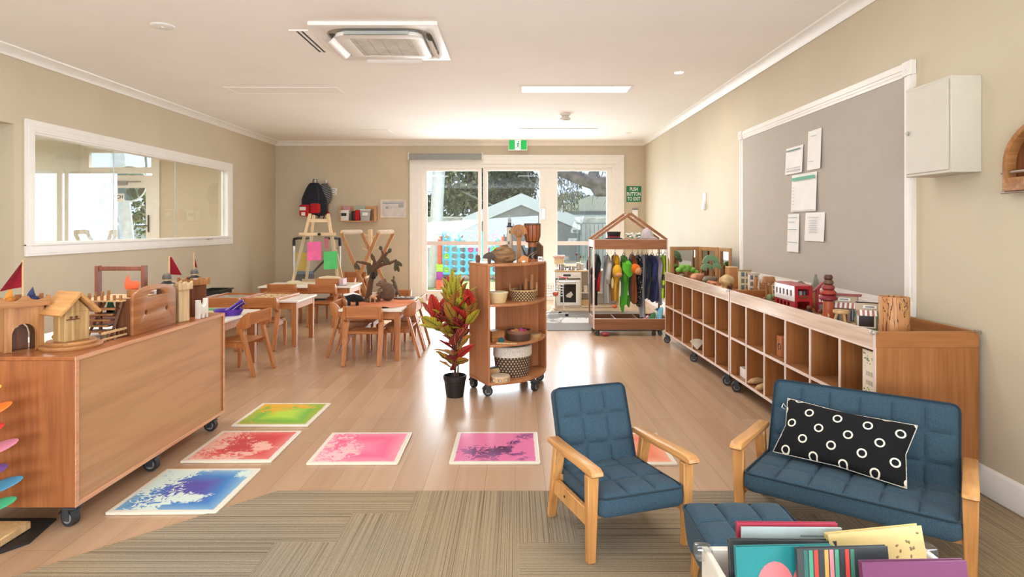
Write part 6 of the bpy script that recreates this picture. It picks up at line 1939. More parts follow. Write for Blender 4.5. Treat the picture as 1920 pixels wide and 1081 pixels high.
def make_chair(label, loc, rz, wd=None):
    t = T('school_chair', label, 'chair', loc, rz, 'small wooden chairs at the low tables')
    A, B_ = LIPC, LIPX
    MB().bx(-.15, .15, -.17, .115, .286, .303, .004).build('seat', B_, t)
    MB().bx(-.145, .145, -.16, -.142, .24, .286).build('apron', B_, t)
    for s in (-1, 1):
        MB().bx(s * .145 - .009, s * .145 + .009, -.16, .09, .24, .286).build('side_rail', A, t)
        x = s * .165
        M = onright((0, 0, 0))
        pent = [(-.03, .435), (-.055, .40), (-.105, .40), (-.155, .43), (-.168, .548), (-.145, .555), (-.10, .53)]
        MB().plate(pent, .026, onright((x, 0, 0)), .002).build('arm_bracket', A, t)
        MB().bar((x, .195, 0), (x, .078, .41), .026, .036, (1, 0, 0), .002, .026, .05).build('rear_leg', A, t)
        MB().bar((x * .93, -.145, 0), (x * .93, -.14, .27), .022, .024, (1, 0, 0), .002, .024, .04).build('front_leg', A, t)
    MB().bx(-.152, .152, .142, .158, .445, .552, .003, Matrix.Translation((0, -.045, 0)) @ Matrix.Shear('XZ', 4, (0, .0)) if 0 else None).build('backrest', B_, t)
    return t


c0 = make_chair('wooden chair with its back to camera at the orange cloth table', (-1.43, 5.83, 0), R(180))
GC = 'small wooden chairs at the low tables'
for (x, y, a, lab) in ((-1.66, 6.165, 90, 'wooden chair at window side of the orange cloth table, nearer camera'), (-1.66, 6.58, 90, 'wooden chair at window side of the orange cloth table, farther back'),
                       (-1.145, 6.205, -90, 'wooden chair at door side of the orange cloth table, nearer camera'), (-1.145, 6.60, -90, 'wooden chair at door side of the orange cloth table, farther back'),
                       (-2.68, 6.525, 180, 'wooden chair with back to camera at puzzle table, beside its free corner'), (-3.07, 6.52, 180, 'wooden chair with back to camera at puzzle table, nearest the window wall'),
                       (-2.505, 8.02, 180, 'wooden chair with back to camera at the farthest table, nearest felt tree'), (-3.03, 8.02, 180, 'wooden chair with back to camera at the farthest table, window side'),
                       (-2.50, 8.72, 0, 'wooden chair beyond the farthest table, facing camera'), (-2.62, 9.88, 8, 'light wooden chair standing behind all tables before the easel'),
                       (-2.425, 5.44, -98, 'wooden chair pulled out beside the purple tub table'), (-1.40, 7.02, 0, 'wooden chair beyond the orange cloth table, facing camera')):
    dup(c0, (x, y, 0), R(a), lab, GC)

# ---- on the orange cloth table
ZTB = .5005
TC = V((-1.40, 6.30, ZTB))
b = MB().surf(lambda u, v: V((v * .33 * cos(2 * pi * u) * 1.0, v * .44 * sin(2 * pi * u), .0015 + .013 * v * max(0, sin(9 * 2 * pi * u) * .6 + sin(4 * 2 * pi * u + 1)))), 54, 8, close_u=True)
tag(b.build('orange_cloth', cloth((204, 112, 54), .85, 240, .1, 'orange_cotton'), None, (-1.385, 6.33, ZTB), sharp=180), 'rumpled orange round cloth under the felt tree', 'tablecloth')
ZO = ZTB + .006
tb = V((-1.56, 6.42, ZO))
t = T('felt_tree', 'dark brown felt tree with drooping leaves on the orange cloth', 'toy tree', tb, 0)
BARK = cloth((92, 68, 50), .95, 140, .25, 'felt_bark')
b = MB().tube([(-.0, 0, 0), (.012, 0, .06), (.035, 0, .2), (.06, 0, .33), (.07, 0, .36)], [.05, .033, .027, .027, .026], 12)
for a in range(0, 360, 72): b.tube([(0, 0, .02), (.06 * cos(R(a)), .06 * sin(R(a)), .012), (.12 * cos(R(a)), .09 * sin(R(a)), .006)], [.03, .02, .008], 8)
b.build('trunk', BARK, t)
b = MB()
br = [[(.06, 0, .33), (.02, 0, .39), (-.05, 0, .41), (-.12, 0, .42)], [(.06, 0, .33), (.075, 0, .42), (.06, 0, .47), (.04, 0, .50)], [(.065, 0, .34), (.13, 0, .42), (.17, .0, .49), (.15, .0, .54)],
      [(.07, 0, .35), (.16, .0, .39), (.25, 0, .41), (.31, 0, .44)], [(.13, 0, .42), (.17, 0, .46), (.21, 0, .52)], [(.06, .0, .34), (.09, .08, .4), (.12, .14, .45)]]
for k in br: b.tube(k, [.024, .018, .016, .009][:len(k)], 9)
b.build('branches', BARK, t)
b = MB()
for (x, z, a, L) in ((-.13, .405, -55, .09), (-.118, .415, -95, .08), (.0, .40, -80, .12), (.03, .40, -100, .13), (.04, .50, -70, .08), (.19, .47, -60, .1), (.22, .51, 60, .06), (.29, .43, -70, .13), (.305, .435, -95, .12), (.30, .43, -40, .09), (.14, .46, -40, .1), (.15, .54, 110, .05), (.06, .36, -100, .1), (.08, .35, -80, .09)):
    M = Matrix.Translation((x, random.uniform(-.006, .006), z)) @ Matrix.Rotation(-R(a), 4, 'Y')
    b.ball((L / 2, 0, 0), (L / 2, .012, .02), M, 10)
b.build('leaves', cloth((82, 76, 56), .95, 140, .25, 'felt_leaf'), t)
MB().ball((.07, -.03, .27), (.03, .03, .035), n=12).ball((.075, -.045, .30), (.02, .02, .02), n=10).build('nest', cloth((44, 36, 34), name='dark_felt'), t)


def critter(label, loc, rz, s, body, pts, rad, legs, extra=None, mat2=None, ears=()):
    t = T('animal_figure', label, 'toy animal', loc, rz, 'animal figures around the felt tree')
    b = MB().tube(pts, rad, 12)
    for (x, y, z, r) in legs: b.tube([(x, y, 0), (x, y, z * .5), (x, y, z)], [r, r * .9, r * 1.4], 8)
    for (x, y, z, r) in ears: b.ball((x, y, z), (r * .6, r * .5, r), n=8)
    b.bm.transform(Matrix.Scale(s, 4))
    b.build('body', body, t)
    if extra:
        b = extra(MB())
        b.bm.transform(Matrix.Scale(s, 4))
        b.build('marking', mat2, t)
    return t


FUR = cloth((98, 78, 64), .95, 120, .3, 'brown_plush')
critter('black animal figure with white back stripe at cloth edge', fl(663, 572, ZO), R(5), 1.0, cloth((30, 30, 32), name='black_plush_toy'), [(-.085, 0, .09), (-.05, 0, .075), (0, 0, .075), (.05, 0, .07), (.08, 0, .055), (.1, 0, .045)], [.006, .035, .045, .036, .026, .008],
        [(-.045, .02, .06, .013), (-.045, -.02, .06, .013), (.035, .02, .06, .013), (.035, -.02, .06, .013)], lambda b: b.tube([(-.1, 0, .105), (-.05, 0, .105), (0, 0, .116), (.05, 0, .098), (.075, 0, .076)], [.01, .016, .016, .014, .005], 8), PAPER)
critter('round brown bear figure sitting on the orange cloth', fl(727, 563, ZO), R(200), 1.0, FUR, [(0, 0, 0), (0, 0, .03), (0, 0, .10), (.01, 0, .16), (.02, 0, .19)], [.03, .07, .085, .06, .02], [], lambda b: b.ball((.05, 0, .185), (.055, .045, .042), n=14).ball((.1, 0, .175), (.025, .022, .02), n=10).ball((.03, .035, .22), (.012, .012, .016), n=8).ball((.03, -.035, .22), (.012, .012, .016), n=8).tube([(.06, .05, .12), (.1, .05, .1)], .018, 8).tube([(.06, -.05, .12), (.1, -.05, .1)], .018, 8), cloth((122, 98, 78), .95, 120, .3, 'pale_fur'))
critter('upright grey kangaroo figure behind the bear figure', fl(741, 556, ZO), R(190), 1.0, cloth((104, 88, 76), .95, 120, .25, 'grey_fur'), [(-.06, 0, .008), (-.03, 0, .03), (0, 0, .07), (.004, 0, .12), (.008, 0, .16), (.022, 0, .185), (.045, 0, .185)], [.008, .02, .036, .028, .018, .02, .01],
        [(.012, .02, .05, .011), (.012, -.02, .05, .011)], None, None, ((.015, .012, .215, .02), (.015, -.012, .215, .02)))
critter('small pale tan animal figure in front of the trunk', fl(699, 568, ZO), R(20), .8, cloth((196, 156, 118), .95, 120, .15, 'tan_fur'), [(-.04, 0, .07), (-.02, 0, .085), (.02, 0, .075), (.04, 0, .1), (.06, 0, .11)], [.008, .022, .02, .012, .008], [(-.03, .012, .07, .007), (-.03, -.012, .07, .007), (.025, .012, .07, .007), (.025, -.012, .07, .007)])
critter('brown wombat figure leaning against the trunk', V((-1.43, 6.53, ZO)), R(30), .9, cloth((120, 84, 60), .95, 120, .25, 'rust_fur'), [(-.08, 0, .05), (-.05, 0, .06), (0, 0, .07), (.05, 0, .075), (.08, 0, .07)], [.01, .04, .05, .036, .012], [(-.04, .025, .05, .014), (-.04, -.025, .05, .014), (.04, .02, .05, .014), (.04, -.02, .05, .014)])
t = T('grey_plate', 'grey oval plate with stones at far end of the orange cloth table', 'plate', (-1.22, 6.72, ZTB))
MB().lathe([(0, .004), (.08, .004), (.12, .018), (.124, .016), (.085, 0), (0, 0)], n=28, sx=1.0, sy=.75).build('plate_body', paint((150, 144, 138), .4, name='stoneware'), t)
for i, (x, y) in enumerate(((-.03, 0), (.02, .02), (.04, -.03))): S(MB().ball((0, 0, .012), (.022, .018, .012), n=10), 'pebble', ('pebble at window side of the grey plate', 'pebble in middle of the grey plate', 'pebble at door side of the grey plate')[i], 'pebble', paint(((206, 200, 190), (120, 112, 104), (176, 168, 158))[i], .7, name='pebble'), (-1.22 + x, 6.72 + y, ZTB + .0045), 0, 'pebbles on the grey plate')
t = T('small_tray', 'low brown tray at far end of the orange cloth table', 'tray', (-1.42, 6.80, ZTB))
MB().plate([rect(-.11, -.05, .11, .05), rect(-.1, -.04, .1, .04)], .03, flat((0, 0, .016))).bx(-.11, .11, -.05, .05, 0, .004).build('tray_body', LIPX, t)


# ---- puzzle trays
def tray(label, loc, rz, w, d):
    t = T('puzzle_tray', label, 'tray', loc, rz, 'wooden trays on the puzzle table')
    MB().plate([rect(-w / 2, -d / 2, w / 2, d / 2), rect(-w / 2 + .012, -d / 2 + .012, w / 2 - .012, d / 2 - .012)], .03, flat((0, 0, .0155)), .002).build('tray_rim', LIPX, t)
    MB().bx(-w / 2 + .012, w / 2 - .012, -d / 2 + .012, d / 2 - .012, 0, .006).build('tray_base', TOYL, t)
    return t


t = tray('wooden tray holding a grey printed board on the puzzle table', (-3.16, 6.80, ZTB), R(-4), .40, .50)
m = N('printed_board', .4)
m.col(m.ramp(m.noise(m.coord((9, 9, 9)), 1, 4), [(.35, lin((96, 88, 84))), (.5, lin((142, 138, 134))), (.62, lin((176, 160, 140)))]))
tag(MB().bx(-.17, .17, -.2, .2, 0, .006, .002).build('printed_board', m.mat, None, (-3.16, 6.80, ZTB + .0065), R(-4)), 'grey printed puzzle board lying in its wooden tray', 'puzzle')
tray('wooden tray full of wood slices on the puzzle table', (-2.73, 6.83, ZTB), R(-4), .40, .54)
rn = random.Random(5)
SL = [paint((214, 186, 146), .6, name='slice_pale'), paint((190, 150, 106), .6, name='slice_tan'), paint((226, 206, 174), .6, name='slice_cream')]
k = 0
for i in range(6):
    for j in range(8):
        x, y = -.15 + i * .06 + rn.uniform(-.008, .008), -.22 + j * .063 + rn.uniform(-.008, .008)
        p = Matrix.Rotation(R(-4), 4, 'Z') @ V((x, y, 0))
        b = MB().m(0).lathe([(0, 0), (.024, 0), (.026, .005), (.024, .012), (0, .012)], n=12, sx=rn.uniform(.9, 1.05), sy=rn.uniform(.8, 1))
        S(b, 'wood_slice', 'thin round wood slice lying in the tray of slices', 'wood slice', SL[(i * 3 + j) % 3], (-2.73 + p.x, 6.83 + p.y, ZTB + .0065 + .0005), rn.uniform(0, 3), 'wood slices in the puzzle tray')

# ---- farthest table
t = T('activity_box', 'brown wooden activity box with pink end on the farthest table', 'box', (-2.50, 8.36, ZTB), R(0))
MB().bx(-.22, .10, -.09, .09, 0, .085, .003).build('box_body', LIPX, t)
MB().bx(.102, .16, -.09, .09, 0, .085, .003).build('pink_end', paint((206, 176, 178), .6, name='pale_pink'), t)
MB().tube([(-.2, 0, .087), (-.1, .02, .095), (0, -.02, .096), (.1, .0, .09)], [.02, .03, .03, .015], 8, flatten=.5).build('shavings', paint((222, 204, 170), .8, name='shavings'), t)
for i, (x, y, a, c, lab) in enumerate(((-2.37, 8.22, 10, (120, 118, 118), 'grey leaf collage sheet lying nearest the table corner'), (-2.30, 8.46, -15, (206, 196, 180), 'cream sheet with shells at back of the farthest table'), (-2.5, 8.20, 30, (196, 192, 186), 'white loose sheet before the activity box'))):
    S(MB().plate(rrect(-.09, -.06, .09, .06, .01), .003, flat((0, 0, .0016))), 'craft_sheet', lab, 'paper', paint(c, .7, var=.25, sc=40), (x, y, ZTB), R(a), 'craft sheets on the farthest table')
t = T('cloth_bundle', 'cream folded cloth bundle at window end of the farthest table', 'cloth', (-3.05, 8.40, ZTB))
MB().surf(lambda u, v: V((.12 * cos(2 * pi * u) * sin(pi * v / 2 + .0), .09 * sin(2 * pi * u) * sin(pi * v / 2), .05 * cos(pi * v / 2) + .006 * sin(14 * u) * sin(pi * v))), 24, 8, close_u=True).build('bundle', cloth((206, 190, 156), name='cream_bundle'), t)
S(MB().bx(-.03, .03, -.02, .02, 0, .02, .003), 'black_clip', 'tiny black clip lying on the farthest table', 'clip', BLACK, (-2.98, 8.18, ZTB))

# ---- table behind the cabinet
t = T('green_tray', 'green plastic tray with pale rim on the nearest table', 'tray', (-2.765, 5.70, ZTB), R(4))
MB().plate([rrect(-.16, -.115, .16, .115, .03), rrect(-.135, -.09, .135, .09, .025)], .022, flat((0, 0, .0115)), .002).build('tray_rim', paint((206, 186, 148), .5, name='tray_rim_tan'), t)
MB().plate(rrect(-.14, -.095, .14, .095, .025), .016, flat((0, 0, .012))).build('green_sand', paint((38, 150, 84), .7, name='green_sand', var=.12, sc=50), t)
t = T('purple_tub', 'purple plastic tub with scoop handle on the nearest table', 'tub', (-2.58, 5.47, ZTB), R(10))
MB().lathe([(0, .006), (.075, .006), (.095, .055), (.104, .056), (.104, .05), (.08, 0), (0, 0)], n=26, sx=1.25, sy=.8).build('tub_body', paint((84, 44, 158), .35, name='purple_plastic'), t)
MB().tube([(-.02, -.02, .03), (.04, -.01, .075), (.10, .0, .12), (.125, .0, .13)], [.02, .014, .014, .012], 8).tube([(.03, .03, .03), (.09, .035, .08), (.13, .035, .105)], [.016, .012, .01], 8).build('scoop_handle', paint((70, 34, 140), .35, name='purple_dark'), t)
S(MB().plate(rrect(-.05, -.035, .05, .035, .012), .03, flat((0, 0, .0155)), .004), 'maroon_dish', 'small maroon dish before the purple tub', 'dish', paint((112, 34, 74), .4, name='maroon_plastic'), (-2.60, 5.33, ZTB), R(10))
# black crate on the low unit by the window wall
t = T('supply_bench', 'low white bench along the window wall carrying a black crate', 'bench', (-3.98, 8.05, 0))
MB().bx(-.2, .18, -.55, .55, .335, .36, .003).build('bench_top', WHITE, t)
for y in (-.5, .5): MB().bx(-.18, .16, y - .012, y + .012, 0, .335).build('leg', LIPC, t)
t = T('black_crate', 'black plastic crate with lip on bench by the window wall', 'crate', (-3.95, 8.0, .3605))
MB().plate([rrect(-.14, -.2, .14, .2, .03), rrect(-.125, -.185, .125, .185, .025)], .1, flat((0, 0, .055))).plate(rrect(-.14, -.2, .14, .2, .03), .006, flat((0, 0, .003))).build('crate_body', BLACK, t)
MB().plate([rrect(-.16, -.22, .16, .22, .03), rrect(-.125, -.185, .125, .185, .025)], .014, flat((0, 0, .105)), .003).build('crate_lip', BLACK, t)
MB().bx(.142, .144, -.08, .08, .03, .07).build('crate_label', GREY, t)

# ------------------------------------------------------------------ easel
EX, EY = -2.94, 9.15
t = T('easel', 'tall double-sided wooden easel with clear panel behind the tables', 'easel', (EX, EY, 0))
for s in (-1, 1):
    MB().bar((s * .43, -.28, 0), (s * .135, -.03, 1.49), .042, .024, (0, 1, 0), .002).build('front_leg', PINE, t)
    MB().bar((s * .36, .30, 0), (s * .10, .03, 1.47), .042, .024, (0, 1, 0), .002).build('rear_leg', PINE, t)
MB().bx(-.16, .16, -.05, -.026, 1.36, 1.41, .002).build('top_rail', PINE_X, t)
MB().bx(-.27, .27, -.125, -.10, 1.16, 1.205, .002).build('paper_rail', PINE_X, t)
MB().cyl((.035, -.126, 1.182), (.035, -.15, 1.182), .022, n=14).build('clamp_knob', BLACK, t)
MB().bx(-.36, .36, -.225, -.205, .44, .49, .002).build('tray_rail', PINE_X, t)
MB().bx(-.34, .34, .20, .22, .44, .49, .002).build('tray_rail', PINE_X, t)
CLR = glassy('clear_acrylic', (.95, .97, .97, 1), .06, .02)
MB().bar((0, -.215, .49), (0, -.105, 1.16), .62, .005, (0, 1, 0)).build('clear_panel', CLR, t)
for (px0, px1, py0, py1, a, c, lab, dz) in ((576, 602, 453, 488, -2, (236, 104, 160), 'bright pink paper sheet pinned on easel', 0), (607, 633, 471, 504.5, -3, (84, 196, 112), 'bright green paper sheet pinned on easel', .0), ):
    zc = EYE - ((py0 + py1) / 2 - CY) * 8.98 / FPX
    y_ = EY - .215 + .11 * (zc - .49) / .67 - .012
    c0_ = at((px0 + px1) / 2, (py0 + py1) / 2, y_)
    w, h = (px1 - px0) * y_ / FPX, (py1 - py0) * y_ / FPX
    o = MB().surf(lambda u, v: V(((u - .5) * w, -.006 * sin(pi * u), (v - .5) * h)), 6, 6)
    o = S(o, 'paper_or_glare_sheet', lab, 'paper', paint(c, .7, name='coloured_paper'), c0_, 0, 'coloured papers on the easel')
    o.rotation_euler = (R(-9), R(a), 0)
for (px0, px1, py0, py1, y_, c, lab) in ((608, 616, 446, 466, EY + .11, (236, 120, 150), 'small pink paper on rear side of easel'), (555, 576, 473, 507, EY + .25, (216, 180, 52), 'yellow paper sheet hanging behind the easel')):
    c0_ = at((px0 + px1) / 2, (py0 + py1) / 2, y_)
    w, h = (px1 - px0) * y_ / FPX, (py1 - py0) * y_ / FPX
    o = S(MB().surf(lambda u, v: V(((u - .5) * w, -.006 * sin(pi * u), (v - .5) * h)), 6, 6), 'paper_or_glare_sheet', lab, 'paper', paint(c, .7, name='coloured_paper'), c0_, 0, 'coloured papers on the easel')
    o.rotation_euler = (R(11), 0, 0)
# folding hand trolley behind the easel
t = T('hand_trolley', 'silver hand trolley with two black grips behind the easel', 'trolley', (-3.20, 9.95, 0))
for s, x in ((-1, -.42), (1, .33)):
    MB().cyl((x, 0, .08), (x, 0, .98), .020, n=12).build('tube', paint((206, 208, 208), .3, .8, name='brushed_tube'), t)
    MB().tube([(x, 0, .98), (x, 0, 1.06), (x - s * .0, 0, 1.09), (x - s * .06, 0, 1.105), (x - s * .25, 0, 1.105)], [.024, .024, .024, .022, .018], 10).build('grip', BLACK, t)
    MB().cyl((x, 0, .36), (x, 0, .44), .03, n=12).build('collar', DGREY, t)
    for y in (-.12, .12): MB().cyl((x - .015, y, .06), (x + .015, y, .06), .06, n=16).build('wheel', BLACK, t)
MB().bx(-.42, .33, -.02, .02, .08, .12).build('base_bar', DGREY, t)
MB().bx(-.38, -.10, -.05, .05, .30, .52, .01).build('black_bag', BLACK, t)
MB().bx(-.38, -.10, -.055, .055, .52, .56, .008).build('blue_flap', paint((74, 108, 140), .6, name='blue_flap'), t)
MB().bar((-.2, 0, .45), (.28, 0, .95), .03, .02, (0, 1, 0)).build('brace', DGREY, t)

# crossed drying frame and peg stand
DFW = wood((168, 114, 70), (194, 142, 94), 'Z', .5, .8, name='frame_pine')
t = T('string_frame', 'crossed wooden frame with string-wrapped top rails', 'frame', (0, 0, 0))
XF = [((640, 437, 9.05), (702, 585, 9.15)), ((709, 437, 9.05), (641, 585, 9.15)), ((678, 436, 9.5), (740, 570, 9.6)), ((737, 437, 9.5), (672, 570, 9.6))]
for i, (a, c) in enumerate(XF):
    p, q = at(*a), at(c[0], c[1], c[2])
    k = (p.z) / (p.z - q.z)
    q = p + (q - p) * k
    MB().bar(q + V((0, .018 * (i % 2), 0)), p + V((0, .018 * (i % 2), 0)), .05, .02, (0, 1, 0), .002).build('cross_bar', DFW, t)
for (a, c) in (((640, 435, 9.05), (678, 434, 9.5)), ((709, 435, 9.07), (737, 434, 9.52))):
    p, q = at(*a), at(*c)
    MB().cyl(p, q, .02, n=10).build('top_rail', PINE, t)
    b = MB()
    for i in range(22):
        w = p.lerp(q, .05 + .9 * i / 21)
        d_ = (q - p).normalized()
        b.tube([w + V((-.0 + .03 * d_.y * sin(x), -.03 * d_.x * sin(x), .03 * cos(x))) for x in [2 * pi * n / 8 for n in range(8)]], .005, 5, closed=True)
    b.build('string_wrap', paint((230, 222, 208), .8, name='white_string'), t)
p, q = at(686, 520, 9.15), at(694, 517, 9.6)
MB().cyl(p, q, .016, n=8).build('lower_rail', PINE, t)
t = T('peg_stand', 'light wooden post with small slanting pegs beside the string frame', 'stand', (at(694, 500, 9.9).x, 9.9, 0))
MB().bx(-.032, .032, -.02, .02, 0.02, 1.25, .003).build('post', PINE, t)
MB().bx(-.2, .2, -.03, .03, 0, .025).bx(-.03, .03, -.2, .2, 0, .025).build('foot', PINE, t)
for (z, s) in ((1.12, 1), (1.14, -1), (.92, 1), (.90, -1)): MB().bar((s * .03, 0, z), (s * .13, 0, z + .045), .018, .018, (0, 1, 0)).build('peg', PINE, t)

# ------------------------------------------------------------------ on the back wall
YW = YB
t = T('hook_strip', 'white wall hook holding the backpacks', 'hook', at(593, 340, YW - .02))
MB().bx(-.02, .02, -.012, .015, -.05, .06, .003).tube([(0, -.012, -.02), (0, -.05, -.04), (0, -.055, -.01)], .006, 6).build('hook', WPLAST, t)
t = T('hook_strip', 'white wall hook holding the red lanyard', 'hook', at(612, 340, YW - .02))
MB().bx(-.014, .014, -.012, .015, -.03, .03, .003).tube([(0, -.012, -.01), (0, -.04, -.02), (0, -.045, .0)], .005, 6).build('hook', WPLAST, t)
bp = at(590, 375, YW - .16)
t = T('backpack', 'navy black backpack hanging from wall hook', 'backpack', bp)
m_ = cloth((40, 44, 54), .9, 200, .2, 'navy_nylon')


def bag(u, v):
    a = 2 * pi * u
    z = .30 - .57 * v
    w = .07 + .15 * min(1, v * 2.0) ** .7
    if v > .92: w *= 1 - (v - .92) * 4
    return V((w * cos(a) * (1 + .06 * sin(3 * a)) - .01, .09 * sin(a) * min(1, .3 + v * 1.5), z))


MB().surf(bag, 26, 16, close_u=True).surf(lambda u, v: V((bag(u, 0).x * v, bag(u, 0).y * v, .30)), 26, 2, close_u=True).build('bag_body', m_, t)
MB().tube([(-.04, 0, .28), (-.02, .0, .36), (.03, .02, .37), (.04, 0, .28)], .008, 7).build('grab_loop', BLACK, t)
MB().tube([(.06, -.06, .25), (.1, -.08, .05), (.08, -.06, -.2), (.07, -.04, -.32)], [.014, .016, .012, .008], 8, flatten=.4).build('strap', BLACK, t)
bp2 = at(608, 367, YW - .10)
t = T('backpack', 'grey striped backpack behind the navy one', 'backpack', bp2)
m = N('ribbed_grey', .9)
wv = m.math('SINE', m.math('MULTIPLY', m.math('ADD', m.xyz(m.coord())[2], m.math('MULTIPLY', m.xyz(m.coord())[0], .5)), 160))
m.col(m.ramp(wv, [(.3, lin((74, 76, 80))), (.7, lin((122, 124, 128)))]))
MB().ball((0, 0, .02), (.135, .07, .2), n=20).build('bag_body', m.mat, t)
MB().tube([(-.06, -.05, -.14), (-.08, -.05, -.26), (-.07, -.05, -.38)], .012, 7).tube([(.03, -.05, -.15), (.03, -.05, -.27), (.0, -.05, -.4)], .009, 7).build('strap', BLACK, t)
wb = at(580.5, 391, YW - .22)
t = T('waist_bag', 'red first-aid waist bag hanging under the backpack', 'bag', wb, R(-8))
MB().bx(-.17, .02, -.06, .06, -.13, .07, .03, None, 3).bx(.02, .19, -.06, .05, -.08, .09, .03, None, 3).build('pouch', cloth((196, 40, 44), .9, 200, .15, 'red_nylon'), t)
MB().bx(-.15, -.04, -.063, -.06, -.03, .03).bx(-.12, -.05, -.063, -.06, -.12, -.06).build('white_label', PAPER, t)
MB().bx(-.16, -.01, -.064, -.059, .034, .04).bx(.04, .17, -.064, -.058, .03, .036).bx(.03, .04, -.064, .05, -.07, .08).build('zip', BLACK, t)
t = T('red_lanyard', 'red lanyard with whistle hanging on the second hook', 'lanyard', at(614, 350, YW - .055))
MB().tube([(0, 0, .08), (-.005, -.0, .04), (.008, 0, -.05), (.0, 0, -.16), (.01, 0, -.3), (.008, 0, -.44)], [.004, .012, .01, .007, .006, .005], 7).build('cord', paint((186, 40, 44), .6, name='lanyard_red'), t)
MB().ball((.012, 0, -.49), (.04, .02, .05), n=12).build('tag_pouch', cloth((196, 48, 50), name='red_pouch'), t)
for i, (x0, x1, y0, y1, lab) in enumerate(((616.5, 632, 352.5, 358.5, 'small white label on wall beside backpacks, upper of two'), (619, 631, 359.5, 365, 'small white label on wall beside backpacks, lower of two'))):
    c_ = at((x0 + x1) / 2, (y0 + y1) / 2, YW - .003)
    w, h = (x1 - x0) * YW / FPX, (y1 - y0) * YW / FPX
    t = T('wall_label', lab, 'label', c_, 0, 'white labels by the wall hooks')
    MB().bx(-w / 2, w / 2, -.002, .002, -h / 2, h / 2).build('card', PAPER, t)
    MB().bx(-w * .3, w * .3, -.003, -.002, -.008, .006).build('lettering', GREY, t)
a_, c_ = at(636.5, 413.5, YW - .2), at(703, 413.5, YW - .2)
t = T('wall_shelf', 'pale wooden wall shelf with raised ends holding tubs', 'shelf', ((a_.x + c_.x) / 2, YW, a_.z))
L = c_.x - a_.x
SHW = wood((196, 140, 92), (216, 166, 118), 'X', .45, .6, name='shelf_birch')
MB().bx(-L / 2, L / 2, -.2, 0, -.016, 0, .002).build('shelf_board', SHW, t)
MB().bx(-L / 2, L / 2, -.014, 0, 0, .26, .002).build('back_board', SHW, t)
for s in (-1, 1): MB().plate([(0, 0), (.2, 0), (.2, .2), (.14, .26), (0, .26)], .016, fr((s * (L / 2 - .008), 0, 0), (0, -1, 0), (0, 0, 1)), .002).build('end_board', SHW, t)
zs = a_.z + .0005


def tub(label, px0, px1, h, mat, lid, lab):
    x0, x1 = at(px0, 400, YW - .12).x, at(px1, 400, YW - .12).x
    w = x1 - x0
    t = T('storage_tub', label, 'tub', ((x0 + x1) / 2, YW - .11, zs), 0, 'tubs on the wall shelf')
    MB().lathe([(0, 0), (.40, 0), (.47, h), (.44, h), (.38, .008), (0, .008)], n=4, M=Matrix.Diagonal((w * 1.45, .2, 1, 1)) @ Matrix.Rotation(R(45), 4, 'Z')).build('tub_body', mat, t)
    MB().bx(-w / 2, w / 2, -.075, .075, h, h + .016, .004).build('lid', lid, t)
    MB().bx(-w * .25, w * .25, -.078, -.069, h * .5, h * .8).build('tub_label', lab, t)


tub('white lidded tub on the wall shelf', 637, 656, .165, WPLAST, WPLAST, BLACK)
tub('translucent grey tub with dark clip on the wall shelf', 676, 696, .18, paint((176, 174, 172), .3, name='milky_plastic'), WPLAST, PAPER)
t = T('red_pouch', 'red and black pouch between the two tubs', 'pouch', (at(666, 400, YW - .12).x, YW - .11, zs))
MB().bx(-.06, .02, -.06, .06, 0, .17, .025, None, 3).build('black_half', BLACK, t)
MB().bx(.0, .085, -.07, .06, 0, .19, .03, None, 3).build('red_half', cloth((190, 36, 44), name='red_pouch_nylon'), t)
for i, (px, w, h, c, lab) in enumerate(((648, .17, .25, (196, 150, 160), 'pink booklet box behind the white tub'), (674, .20, .27, (170, 178, 166), 'pale green booklet behind the grey tub'))):
    S(MB().bx(-w / 2, w / 2, -.012, .012, 0, h, .002), 'booklet', lab, 'booklet', paint(c, .6), (at(px, 400, YW - .03).x, YW - .029, zs))
c_ = at(737.5, 391, YW - .01)
w, h = 48 * YW / FPX, 34 * YW / FPX
t = T('framed_notice', 'white framed notice on wall beside the glazed doors', 'frame', (c_.x, YW, c_.z))
MB().plate([rect(-w / 2, -h / 2, w / 2, h / 2), rect(-w / 2 + .018, -h / 2 + .018, w / 2 - .018, h / 2 - .018)], .022, front((0, -.011, 0)), .002).build('frame_moulding', paint((226, 214, 196), .5, name='pale_frame'), t)
MB().bx(-w / 2 + .015, w / 2 - .015, -.008, -.003, -h / 2 + .015, h / 2 - .015).build('sheet', paint((212, 206, 204), .6, name='notice_sheet'), t)
b = MB().m(0).bx(-w * .42, w * .4, -.0095, -.0085, h * .28, h * .315)
b.m(0).text('EDUCATOR PROFILE', .034, .001, front((-.04, -.0095, h * .37)), .0005) if 0 else None
for i in range(14): b.m(1).bx(-w * .40 + i * .026, -w * .40 + i * .026 + .016, -.0095, -.0085, h * .35, h * .39)
b.m(1).bx(w * .2, w * .4, -.0095, -.0085, .02, h * .25).bx(-w * .3, -w * .2, -.0095, -.0085, 0, .04)
for i in range(5): b.m(2).bx(-w * .4, w * .38, -.0095, -.0085, -h * .3 + i * .03, -h * .3 + i * .03 + .004)
b.build('print', [paint((110, 134, 168), .6, name='notice_blue'), paint((168, 168, 166), .6, name='notice_grey'), paint((190, 186, 186), .6, name='notice_line')], t)
